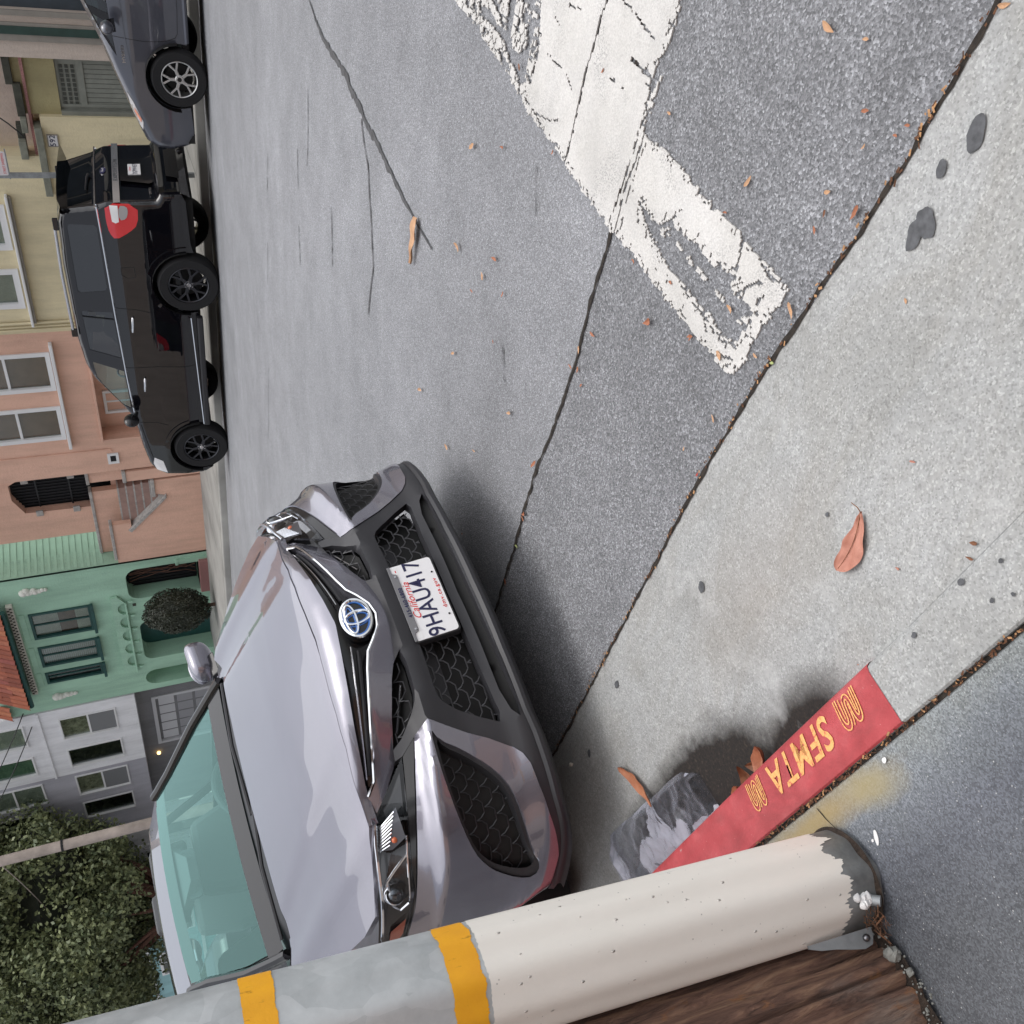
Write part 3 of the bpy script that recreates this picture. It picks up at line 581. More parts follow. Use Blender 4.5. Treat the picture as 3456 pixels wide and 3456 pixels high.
for k in range(12): bx('gate_bar', -13.02-.078*k-.012, -13.02-.078*k, FY+.66, FY+.685, 1.58, 3.38, 'iron_black', sg_)
for z_ in (1.75, 2.35, 2.95): bx('gate_rail', -13.95, -13.0, FY+.655, FY+.66, z_, z_+.03, 'iron_black', sg_)
for (x_, z_) in ((-13.03, 3.12), (-13.92, 2.98), (-13.92, 2.30), (-13.02, 2.30)): bx('door_quoin', x_-.07, x_+.07, FY+.46, FY+.499, z_-.06, z_+.07, 'stone_cap', h2, .01)
stoop = [(-12.98, GB), (-12.98, .80), (-13.34, .80), (-13.40, .62), (-14.22, 1.34), (-14.08, 1.34), (-14.08, 1.70), (-15.06, 1.70), (-15.12, 1.96), (-15.16, 1.96), (-15.17, GB)]
wall('stoop_wall', [(-15.17, GB), (-12.98, GB), (-12.98, .80), (-13.34, .80), (-13.40, .60), (-14.24, 1.34), (-14.06, 1.34), (-14.06, 1.70), (-15.17, 1.70)], FY-.02, 'pink_stucco', h2, (), .12)
bx('stone_cap', -13.40, -12.95, FY-.05, FY+.14, .80, .87, 'stone_cap', h2, .01); bx('stone_cap', -15.06, -14.03, FY-.05, FY+.14, 1.70, 1.76, 'stone_cap', h2, .01)
obj('stone_cap', MB().prism([(-13.36, .60), (-13.46, .60), (-14.30, 1.35), (-14.24, 1.41)], lambda u, v: (u, FY-.06, v), lambda u, v: (u, FY+.15, v)), 'stone_cap', h2, bevel=.01)
bx('landing_wall', -15.17, -13.42, FY+.36, FY+.5, GB, 1.97, 'pink_stucco', h2); bx('stone_cap', -15.17, -13.40, FY+.33, FY+.53, 1.97, 2.03, 'stone_cap', h2, .01)
bx('stoop_pier', -13.0, -12.62, FY+.16, FY+.48, GB, 1.97, 'pink_stucco', h2); bx('stone_cap', -13.03, -12.60, FY+.13, FY+.49, 1.97, 2.03, 'stone_cap', h2, .01); bx('stone_cap', -12.95, -12.66, FY-.03, FY+.15, 1.30, 1.37, 'stone_cap', h2, .01); bx('stoop_pier', -12.93, -12.68, FY-.01, FY+.14, GB, 1.30, 'pink_stucco', h2)
for k in range(9):
    bx('stair_riser', -13.62-.13*k-.15, -13.02-.02*k, FY+.102, FY+.362, .15+.15*k, .27+.15*k, 'stair_terracotta', h2)
    st_ = bx('stair_tread', -13.62-.13*k-.16, -13.0-.02*k, FY+.10, FY+.36, .30+.15*k-.03, .30+.15*k, 'stone_cap', h2)
bx('stair_string', -14.9, -13.2, FY+.101, FY+.37, GB, .9, 'stair_terracotta', h2)
# --- green house
h3 = thing('house', 'mint green stucco house with red tile eave, scalloped band and arched openings', 'house')
def arch_open(x0, x1, z0, z1, cut=.18, n=5):
    x0, x1 = min(x0, x1), max(x0, x1); return [(x0, z0), (x1, z0), (x1, z1-cut)]+[(x1-cut+cut*math.cos(q), z1-cut+cut*math.sin(q)) for q in np.linspace(.2, math.pi/2, n)]+[(x0+cut-cut*math.sin(q), z1-cut+cut*math.cos(q)) for q in np.linspace(0, math.pi/2-.2, n)]+[(x0, z1-cut)]
gw = [(-17.18, -16.34), (-18.17, -17.47), (-18.80, -18.40)]
dO = arch_open(-15.47, -16.42, .10, 1.62, .25); gO = arch_open(-17.22, -18.62, GB+.001, 1.50, .22); nO = arch_open(-19.06, -19.62, GB+.001, 1.55, .26)
wall('wall', rect(-19.82, -15.18, GB, 4.7), FY, 'green_stucco', h3, [rect(a_, b_, 2.42, 3.63) for a_, b_ in gw]+[dO, gO, nO], .5)
mb = MB().box(-19.82, -15.20, FY+.55, FY+1.6, 4.0, 4.1); 
side = MB().box(-15.24, -15.19, FY, FY+6, GB, 5.5); sd_ = obj('side_wall', side, 'green_board', h3)
for k in range(24):
    z_ = 2.0+k*.125; obj('clapboard', MB().add([(-15.185, FY+.03, z_), (-15.185, FY+3.5, z_), (-15.176, FY+3.5, z_), (-15.176, FY+.03, z_), (-15.185, FY+.03, z_+.12), (-15.185, FY+3.5, z_+.12)], [(0, 1, 2, 3), (3, 2, 5, 4), (0, 3, 4), (1, 5, 2)]), 'green_board', sd_)
bk = [('curtain_pale', 'interior_brown'), ('cream_blind', None), ('window_dark', None)]
for i, (a_, b_) in enumerate(gw):
    e = window(h3, a_, b_, 2.42, 3.63, FY, 'teal_frame', .055, bk[i][0] if i else 'interior_brown', mull=((a_+b_)/2,))
    bx('sill', a_-.06, b_+.06, FY-.10, FY-.032, 2.36, 2.42, 'teal_frame', e, .008)
    if i == 0: bx('half_blind', a_+.06, b_-.06, FY+.048, FY+.052, 3.08, 3.60, 'cream_blind', e); bx('half_curtain', a_+.06, b_-.06, FY+.044, FY+.047, 2.48, 2.74, 'curtain_pale', e)
    if i == 1:
        for k in range(26): bx('blind_slat', a_+.06, b_-.06, FY+.040, FY+.052, 2.50+k*.042, 2.50+k*.042+.026, 'white_frame', e)
    bx('panel_moulding', a_-.02, b_+.02, FY-.018, FY-.001, 3.70, 3.82, 'green_stucco', h3, .006)
# belt band with scallops
bl = patch('scallop_band', [(-18.92, 1.72)]+[(-16.42, 1.72)]+[(-16.20, 1.86), (-16.22, 2.0)]+[(-18.92, 2.0)], lambda x, z: (x, FY-.06, z), 'green_stucco', h3, holes=[[(-16.62-.47*k+.19*math.cos(q), 1.735+.15*math.sin(q)) for q in np.linspace(0, math.pi, 10)] for k in range(5)], h=.5, hb=1., skirt=(0, .055, 0), smooth=False)
bx('band_ledge', -18.95, -16.44, FY-.075, FY-.001, 1.69, 1.722, 'green_stucco', h3, .006); bx('wall_vent', -16.63, -16.55, FY-.012, FY-.001, 1.50, 1.57, 'cap_dark', h3)
for k in range(6): obj('corbel', MB().prism([(0, 0), (.06, .0), (.06, .08), (.0, .16)], lambda u, v: (-16.43-.47*k-.02, FY-u, 1.56+v*.8), lambda u, v: (-16.43-.47*k+.02, FY-u, 1.56+v*.8)), 'green_stucco', h3)
bx('porch_wall', -16.6, -15.3, FY+1.0, FY+1.05, GB, 1.8, 'doorway_dark', h3); bx('porch_side', -16.5, -16.44, FY+.5, FY+1.0, GB, 1.8, 'green_stucco', h3)
ig = bx('iron_gate', -16.42, -15.47, FY+.42, FY+.43, .12, 1.7, 'doorway_dark', h3)
for k in range(10): bx('gate_bar', -15.52-.095*k-.015, -15.52-.095*k, FY+.38, FY+.40, .12, 1.6, 'iron_black', ig)
bx('porch_step', -16.45, -15.44, FY-.10, FY+.4, GB, .10, 'red_granite', h3, .01)
for x0, x1 in ((-15.52, -15.34), (-16.58, -16.38)): bx('pier_cap', x0, x1, FY-.03, FY+.15, .52, .58, 'green_stucco', h3, .006); bx('pier', x0+.02, x1-.02, FY-.02, FY+.14, GB, .52, 'green_stucco', h3)
bx('garage_door', -18.65, -17.15, FY+.49, FY+.54, GB, 1.6, 'teal_frame', h3); bx('garage_side', -18.72, -18.64, FY+.02, FY+.5, GB, 1.5, 'green_stucco', h3); bx('niche_back', -19.7, -19.0, FY+.42, FY+.47, GB, 1.7, 'green_stucco', h3)
# eave: dentil moulding, gutter, tiles
cor = bx('cornice', -19.0, -15.92, FY-.10, FY-.001, 3.86, 3.98, 'cream_blind', h3)
for k in range(58): bx('dentil', -15.96-.052*k-.026, -15.96-.052*k, FY-.115, FY-.1, 3.875+(k % 2)*.05, 3.92+(k % 2)*.05, 'cap_dark', cor)
obj('eave_gutter', MB().tube([(-15.80, FY-.32, 4.02), (-19.12, FY-.32, 4.02)], .05, 8), 'teal_frame', h3, smooth=True)
tile = MB(); n_ = 7
tile.grid(lambda u, v: (.085*math.cos(math.pi*u)*(1-.12*v), .19*v-.045*math.sin(math.pi*u)*(1-.1*v), .33*v+.022*math.sin(math.pi*u)), np.linspace(0, 1, n_), [0, 1]); tile.grid(lambda u, v: (.085*math.cos(math.pi*u), -.045*math.sin(math.pi*u)+.014*v, .022*math.sin(math.pi*u)-.004*v), np.linspace(0, 1, n_), [0, 1])
tm = tile.mesh('roof_tile'); tm.materials.append(MATS['roof_tile'])
roof = obj('roof', MB().add([(-19.15, FY-.36, 4.03), (-15.80, FY-.36, 4.03), (-15.80, FY+.42, 5.35), (-19.15, FY+.42, 5.35)], [(0, 1, 2, 3)]), 'cap_dark', h3)
for r_ in range(4):
    for k in range(20):
        o = bpy.data.objects.new('roof_tile', tm); COL.objects.link(o); o.parent = roof; o.location = (-15.90-.168*k+random.uniform(-.008, .008), FY-.37+.155*r_, 4.05+.262*r_+random.uniform(-.006, .006)); o.rotation_euler = (random.uniform(-.03, .03), random.uniform(-.03, .03), random.uniform(-.03, .03))
for r_ in range(3):
    for k in range(3):
        o = bpy.data.objects.new('roof_tile', tm); COL.objects.link(o); o.parent = roof; o.location = (-19.38-.17*k, FY-.12+.15*r_, 4.50+.26*r_)
for (x_, z_) in ((-15.63, 3.41), (-19.33, 3.34)):
    mb = MB(); rs = random.Random(int(-x_*10))
    for k in range(16): f = k/15; mb.sphere((x_+rs.uniform(-.035, .035)*(1-.7*f), FY-.01-rs.uniform(0, .02), z_+.19-.42*f), .082*(1-.62*f)+rs.uniform(0, .014), 8, 6)
    obj('plaster_swag', mb, 'white_plaster', h3, smooth=True, kind='stuff')
# --- grey house
h4 = thing('house', 'light grey stucco house with two rows of sliding windows and a garage', 'house')
lw = [(-21.10, -20.22), (-22.38, -21.56), (-23.85, -22.90), (-25.13, -24.30)]
wall('wall', rect(-22.70, -19.86, 1.88, 9), FY-.02, 'white_and_lit_stucco', h4, [rect(a_, b_, 2.36, 3.64) for a_, b_ in lw[:2]]+[rect(a_, b_, 4.40, 5.7) for a_, b_ in lw[:2]], .8)  # bay of the grey house coloured white for the light falling on it
wall('wall', rect(-24.22, -22.70, 1.88, 9), FY+.02, 'grey_stucco', h4, [rect(*lw[2], 2.36, 3.64), rect(*lw[2], 4.40, 5.7)], .8)
wall('wall', rect(-26.0, -24.22, 1.88, 9), FY+.05, 'grey_stucco', h4, [rect(*lw[3], 2.36, 3.64), rect(*lw[3], 4.40, 5.7)], .8)
wall('ground_floor', rect(-26.0, -19.86, GB, 1.9), FY+.45, 'grey_dark_stucco', h4, [rect(-22.9, -20.75, GB+.001, 1.52)], .3)
bkm = ['curtain_floral', 'window_dark', 'curtain_floral', 'window_dark']
for i, (a_, b_) in enumerate(lw):
    y_ = FY+(-.02, -.02, .02, .05)[i]; e = window(h4, a_, b_, 2.36, 3.64, y_, 'white_frame', .035, bkm[i], rails=(3.0,) if i in (0, 2) else ())
    if i in (0, 2): bx('insect_screen', a_+.04, b_-.04, y_+.014, y_+.024, 2.40, 2.98, 'interior_grey', e)
    window(h4, a_, b_, 4.40, 5.7, y_, 'white_frame', .04, ('curtain_pale', 'curtain_green', 'curtain_pale', 'window_dark')[i], rails=(5.1,) if i == 2 else ())
bx('belt_course', -22.72, -19.86, FY-.05, FY-.021, 4.02, 4.07, 'white_and_lit_stucco', h4)
frame('garage_frame', -22.9, -20.75, GB, 1.52, FY+.42, .09, .1, 'garage_white', h4); gd = bx('garage_door', -22.82, -20.82, FY+.50, FY+.54, GB, 1.44, 'grey_dark_stucco', h4)
for r_ in range(3):
    for k in range(5): bx('garage_panel', -20.90-.385*k-.34, -20.90-.385*k, FY+.488, FY+.5, .05+.46*r_, .44+.46*r_, 'garage_panel' if r_ < 2 else 'garage_white', gd, .006)
obj('wall_lamp', MB().sphere((-23.3, FY+.40, 1.55), .05, 10, 8), mat('lamp_glow', (.9, .6, .25), .5, emit=((1, .62, .22), 3.)), h4, smooth=True)
# --- white and teal houses further along
h5 = thing('house', 'white house with narrow pilasters half hidden behind the street tree', 'house')
wall('wall', rect(-31.5, -26.02, GB, 8), FY+.1, 'white_and_lit_stucco', h5, [rect(-28.9, -28.0, 1.2, 2.4), rect(-30.6, -29.8, 1.0, 2.3), rect(-27.4, -26.6, .2, 2.0)])
for x_ in (-26.4, -27.55, -27.75, -29.2, -29.5, -31.2): bx('pilaster', x_-.07, x_+.07, FY+.02, FY+.099, GB, 7, 'white_and_lit_stucco', h5)
for (a_, b_, z0, z1) in ((-28.9, -28.0, 1.2, 2.4), (-30.6, -29.8, 1.0, 2.3), (-27.4, -26.6, .2, 2.0)): window(h5, a_, b_, z0, z1, FY+.1, 'white_frame', .05, 'window_dark')
h6 = thing('house', 'teal house with white trimmed windows low down behind the tree trunk', 'house')
wall('wall', rect(-41, -31.52, GB, 8), FY+.1, 'teal_stucco', h6, [rect(-34.2, -32.6, 1.3, 2.7), rect(-37.6, -35.6, 1.3, 2.7)])
for (a_, b_) in ((-34.2, -32.6), (-37.6, -35.6)): window(h6, a_, b_, 1.3, 2.7, FY+.1, 'white_frame', .10, 'window_dark', mull=((a_+b_)/2,), rails=(2.0,))
for z_ in (1.05, 2.95): bx('trim_band', -41, -31.52, FY+.02, FY+.099, z_, z_+.12, 'white_frame', h6)
h8 = thing('house', 'plain tan house on the near side, unseen, added only for the car paint to reflect', 'house')  # out of view, invented shape; added so the car paint has something to reflect
wall('wall', [(-24, -.1), (-1.0, -.1), (-1.0, 7.5), (-24, 7.5)], -6.0, 'tan_stucco', h8, [rect(-4.5, -3, 1, 2.6), rect(-9.5, -8, 1, 2.6), rect(-14.5, -13, 1, 2.6)], -.3)
for x_ in (-3.75, -8.75, -13.75): window(h8, x_-.75, x_+.75, 1, 2.6, -6.28, back='window_dark')
h9 = thing('house', 'terracotta house on the near side, unseen, added only for the car paint to reflect', 'house')  # second unseen house, likewise invented to give the cars a reflection
wall('wall', [(-.98, -.1), (14, -.1), (14, 8.5), (-.98, 8.5)], -6.0, 'pink_stucco', h9, [rect(2, 3.5, 1, 2.6), rect(7, 8.5, 1, 2.6)], -.3)
for x_ in (2.75, 7.75): window(h9, x_-.75, x_+.75, 1, 2.6, -6.28, back='window_dark')
h7 = thing('house', 'pale grey house at the far end of the block behind the tree', 'house'); wall('wall', rect(-60, -41.02, GB, 8), FY+.1, 'grey_stucco', h7)
# --- clipped bush by the green house entrance
t = NT('leaf'); oi = t.n('ObjectInfo'); 
def leafmat(name, lo, hi, tr=.25):
    t = NT(name); c = t.ramp(t.noise(3.2, 5, .6), [(.25, lo), (.75, hi)]); c = t.mix(1., c, t.ramp(t.noise(26, 2), [(.3, .65), (.7, 1.3)]), 'MULTIPLY'); t.set(Base_Color=c, Roughness=.5); MATS[name] = t.m
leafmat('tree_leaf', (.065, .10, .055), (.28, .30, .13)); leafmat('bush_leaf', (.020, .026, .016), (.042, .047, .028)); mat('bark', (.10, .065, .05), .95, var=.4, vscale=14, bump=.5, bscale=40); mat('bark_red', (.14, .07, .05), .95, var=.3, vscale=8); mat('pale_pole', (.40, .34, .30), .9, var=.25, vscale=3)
def leaves(name, pts, nrm, size, m, parent, seed, asp=.55):
    r_ = np.random.default_rng(seed); n = len(pts); d = r_.normal(size=(n, 3)); d = nrm*1.0+d*.75; d /= np.linalg.norm(d, axis=1)[:, None]
    a = np.cross(d, r_.normal(size=(n, 3))); a /= np.linalg.norm(a, axis=1)[:, None]; b = np.cross(d, a); s_ = size*r_.uniform(.6, 1.35, n)[:, None]
    V = np.empty((n, 4, 3)); V[:, 0] = pts-a*s_; V[:, 1] = pts+b*s_*asp; V[:, 2] = pts+a*s_; V[:, 3] = pts-b*s_*asp
    me = bpy.data.meshes.new(name); me.vertices.add(n*4); me.vertices.foreach_set('co', V.reshape(-1)); me.loops.add(n*4); me.loops.foreach_set('vertex_index', np.arange(n*4)); me.polygons.add(n); me.polygons.foreach_set('loop_start', np.arange(n)*4); me.polygons.foreach_set('loop_total', np.full(n, 4)); me.update(); me.validate()
    return link(name, me, m, parent, kind='stuff')
bush = thing('clipped_bush', 'dark egg shaped clipped bush beside the green house doorway', 'bush', (-15.95, 13.75, -.09))
r_ = np.random.default_rng(3); n = 9000; d = r_.normal(size=(n, 3)); d /= np.linalg.norm(d, axis=1)[:, None]; rad = 1-np.abs(r_.normal(0, .07, n))+np.array([.16*mnoise.fractal(Vector(tuple(q_*2.3)), 1., 2., 3) for q_ in d]); P = d*rad[:, None]*np.array([.58, .58, .70])+np.array([0, 0, .80]); P[:, 0] *= (1-.28*(P[:, 2]-.5)/.9*0+(-.18)*np.clip((.45-P[:, 2])/.4, 0, 1))
leaves('crown', P, d, .026, 'bush_leaf', bush, 5); obj('core', MB().sphere((0, 0, .8), .47, 20, 14, (1, 1, 1.2), .3, 2), 'bush_leaf', bush, smooth=True); obj('trunk', MB().tube([(0, 0, 0), (.02, 0, .35)], [.05, .04], 8), 'bark', bush)
# dry vine on the porch gate
vn = MB(); rs = random.Random(4)
for k in range(7):
    x_ = -15.62-rs.random()*.55; pts = [(x_, FY+.30, .15)]
    for j in range(7): pts.append((pts[-1][0]+rs.uniform(-.10, .10), FY+.30+rs.uniform(-.04, .04), pts[-1][2]+.2))
    vn.tube(pts, .010, 4)
tag(obj('dry_vine', vn, 'bark_red'), 'dry brown vine stems climbing the iron gate of the green house', 'vine')
# --- big street tree
TX, TY = -27.5, 12.9
tree = thing('street_tree', 'large dense dark green street tree beyond the grey car roof', 'tree', (TX, TY, -.1))
tr = MB(); tr.tube([(0, 0, 0), (.05, 0, .7), (.0, .05, 1.4), (.1, 0, 2.0)], [.34, .28, .25, .22], 10)
rs = random.Random(11); tips = []
for k in range(11):
    an = 2*math.pi*k/11+rs.uniform(-.2, .2); L = rs.uniform(2.2, 3.8); p = Vector((.05, 0, 1.3+rs.uniform(0, .7))); pts = [p.copy()]; dv = Vector((math.cos(an), math.sin(an), rs.uniform(.5, 1.1))).normalized()
    for j in range(5): p = p+dv*L/5; dv = (dv+Vector((rs.uniform(-.2, .2), rs.uniform(-.2, .2), .12))).normalized(); pts.append(p.copy())
    tr.tube(pts, [.14, .11, .085, .06, .04, .02], 6); tips.append(pts[-1])
obj('trunk', tr, 'bark_red', tree, smooth=True); obj('dark_core', MB().sphere((-.9, .2, 5.5), 1., 24, 16, (3.6, 2.3, 2.5), .35, 3), 'bush_leaf', tree, smooth=True)  # solid dark core added inside the crown to close the sky holes
r_ = np.random.default_rng(21); cl = []
for k in range(620):
    d = r_.normal(size=3); d /= np.linalg.norm(d); rr = r_.uniform(.55, 1.)**.6
    c = np.array([d[0]*5.2*rr-.9, d[1]*3.6*rr, 5.4+d[2]*3.7*rr])
    lo_ = 2.9+.5*math.sin(c[0]*1.3)
    if c[2] < lo_: c[2] = lo_+r_.uniform(0, .9)
    cl.append((c, r_.uniform(.45, .95)))
PP = []; NN = []
for c, q in cl:
    m_ = int(330*q); d = r_.normal(size=(m_, 3)); d /= np.linalg.norm(d, axis=1)[:, None]; rad = r_.uniform(.55, 1.02, m_)[:, None]; PP.append(c+d*rad*q*np.array([1., 1., .72])); NN.append(d*.8+np.array([0, 0, .35]))
leaves('crown', np.concatenate(PP), np.concatenate(NN), .062, 'tree_leaf', tree, 9, .6)
# --- far utility pole, wires
up_ = thing('utility_pole', 'slim pale wooden utility pole rising in front of the dark tree', 'pole', (-21.6, 12.12, -.1))
obj('shaft', MB().tube([(0, 0, 0), (0, 0, 4.5), (.0, 0, 9.5)], [.135, .125, .10], 12), 'pale_pole', up_, smooth=True); obj('pole_band', MB().lathe([(.128, 3.95), (.138, 3.95), (.138, 4.0), (.128, 4.0)], 14), 'iron_black', up_)
for i, (A, B, sag, lab) in enumerate([((-21.6, 12.1, 8.9), (-2.0, 13.5, 9.5), .5, 'x'), ((-21.6, 12.1, 6.3), (-19.75, FY, 4.3), .10, 'thin black service wire running down to the roof edge of the green house'), ((-21.6, 12.1, 6.0), (-20.3, FY, 4.2), .12, 'thin black service wire running down to the wall of the grey house'), ((-21.6, 12.1, 5.2), (-33, 13.2, 4.7), .35, 'thin pale wire crossing in front of the street tree crown')][1:]):
    pts = [tuple(np.array(A)*(1-f)+np.array(B)*f-np.array([0, 0, sag*4*f*(1-f)])) for f in np.linspace(0, 1, 14)]
    tag(obj('overhead_wire', MB().tube(pts, .012, 5), 'iron_black' if i < 2 else 'pale_pole'), lab, 'wire')
# --- street cleaning sign on its post
sp_ = thing('street_sign', 'white and red street sweeping sign on a galvanised post behind the black suv', 'sign', (-5.62, 12.35, -.106))
mat('galvanised', (.30, .32, .33), .55, .5, var=.2, vscale=20); mat('sign_white', (.72, .68, .69), .5)
bx('post', -.03, .03, -.02, .02, 0, 2.95, 'galvanised', sp_)
sgn = obj('sign_plate', MB().prism(rrect(.15, .23, .02), lambda u, v: (u+.16, -.025, v+2.43), lambda u, v: (u+.16, -.022, v+2.43)), 'sign_white', sp_)
bx('bracket', -.04, .34, -.022, -.012, 2.185, 2.20, 'galvanised', sp_)
for (s_, z_, sz) in (('STREET SWEEPING', 2.235, .040), ('8AM TO 10AM', 2.30, .036), ('MONDAY', 2.37, .05), ('NO PARKING', 2.50, .05)): place_text('sign_lettering', s_, 'plate_red', sgn, (.16, -.0256, z_), (1, 0, 0), (0, 0, 1), size=sz, sx=.78)

for o_ in (h0, h1, h2, h3, h4, h5, h6, h7, bush, tree, up_, sp_, sc.objects['dry_vine'])+tuple(o for o in sc.objects if o.name.startswith('overhead_wire')): far(o_)
bush.scale = (.82*FU, .82*FU, .98*FU)
# ================================================================== CARS
def car_paint(name, col, flake=.5, rough=.28, metal=.65, spec=.5):
    t = NT(name); v = t.vor(900, 'Color'); s_ = t.n('SeparateColor'); t.l(v, s_.inputs[0])
    c = t.ramp(s_.outputs[0], [(0, tuple(x*(1-.12*flake) for x in col)), (1, tuple(min(1, x*(1+.25*flake)) for x in col))])
    c = t.mix(1., c, t.ramp(t.noise(2.5, 5), [(.3, .93), (.7, 1.05)]), 'MULTIPLY')
    t.set(Base_Color=c, Metallic=metal, Roughness=rough, Coat_Weight=1., Coat_Roughness=.015, Coat_IOR=1.65, Specular_IOR_Level=spec); MATS[name] = t.m
car_paint('grey_paint', (.225, .22, .262), .5, .25, .7); car_paint('black_paint', (.004, .004, .006), .2, .35, .0, 0.); car_paint('slate_paint', (.075, .08, .10), .4, .3, .5); car_paint('silver_blue_paint', (.24, .26, .31))
mat('black_plastic', (.022, .022, .025), .5, bump=.12, bscale=700, bdist=.001); mat('frame_plastic', (.026, .026, .030), .46, bump=.1, bscale=600, bdist=.001); mat('gloss_black', (.008, .008, .009), .12)
mat('deep_black', (.004, .004, .004), .7); mat('mesh_plastic', (.05, .05, .055), .38); mat('chrome', (.75, .76, .78), .08, 1.); mat('satin_chrome', (.55, .55, .57), .25, 1.); mat('satin_dark', (.16, .16, .17), .3, 1.)
mat('tyre_rubber', (.011, .011, .012), .9, bump=.3, bscale=120); mat('alloy_silver', (.55, .55, .54), .3, .9); mat('alloy_dark', (.07, .072, .08), .32, .9); mat('interior_dark', (.075, .08, .085), .8)
mat('plate_white', (.80, .80, .81), .4); mat('plate_blue', (.012, .012, .06), .5); mat('plate_red', (.65, .03, .03), .5); mat('plate_frame_grey', (.20, .20, .21), .45, .3); mat('lamp_red', (.62, .015, .025), .15, coat=1.); mat('lamp_amber', (.75, .16, .05), .2, coat=1.); mat('lamp_smoke', (.35, .34, .34), .15, coat=1.); mat('emblem_blue', (.02, .12, .42), .15, coat=1.); mat('lamp_white', (.8, .8, .8), .2)
glass('windscreen_glass', (.76, 1., .97), .10, 0., (.60, 1., .95)); glass('side_glass', (.72, .88, .85), .08); glass('lamp_glass', (.92, .93, .95), .03); glass('tint_glass', (.06, .065, .075), .10)

class Shell:
    """body described by a side-view top profile, a plan half-width W(a) and a tumblehome T(c)"""
    def __init__(s, prof, W, T, r=.08, crown=.02):
        s.p = np.array(prof, float); s.W = np.array(W, float); s.T = np.array(T, float); s.r = r; s.crown = crown
    def _r(s, a): return np.interp(a, s.r[0], s.r[1]) if isinstance(s.r, tuple) else s.r
    def side(s, a, c):
        q = np.interp(a, s.W[:, 0], s.W[:, 1])*np.interp(c, s.T[:, 0], s.T[:, 1]); d = float(polydist(np.array([[a, c]]), s.p, False)[0]); r = float(s._r(a))
        if d < r: q -= r*(1-math.sqrt(max(0., 1-(1-d/r)**2)))
        return float(q)
    def sp(s, sign, off=0.): return lambda a, c: (a, sign*(s.side(a, c)+off), c)
    def band(s, i0, i1, step=.05, nb=17, off=0., shrink=0.):
        P = resample(s.p[i0:i1+1], step, False); mb = MB(); n = len(P); rows = []
        for i in range(n):
            d = P[min(i+1, n-1)]-P[max(i-1, 0)]; d /= np.linalg.norm(d); nn = np.array([-d[1], d[0]])
            if nn[1] < -.2 or (abs(nn[1]) <= .2 and nn[0]*(1 if i < n/2 else 1) == 0): nn = -nn
            e = s.side(P[i][0], P[i][1])-shrink
            rows.append([(P[i][0]+nn[0]*(off+s.crown*(1-u*u)), e*u, P[i][1]+nn[1]*(off+s.crown*(1-u*u))) for u in np.linspace(-1, 1, nb)])
        o = len(mb.v); mb.v = [q for r_ in rows for q in r_]
        for i in range(n-1):
            for j in range(nb-1): mb.f.append((i*nb+j, (i+1)*nb+j, (i+1)*nb+j+1, i*nb+j+1))
        return mb
def arch(ca, cc, r, n=18, a0=0., a1=math.pi): return [(ca+r*math.cos(a0+(a1-a0)*k/n), cc+r*math.sin(a0+(a1-a0)*k/n)) for k in range(n+1)]
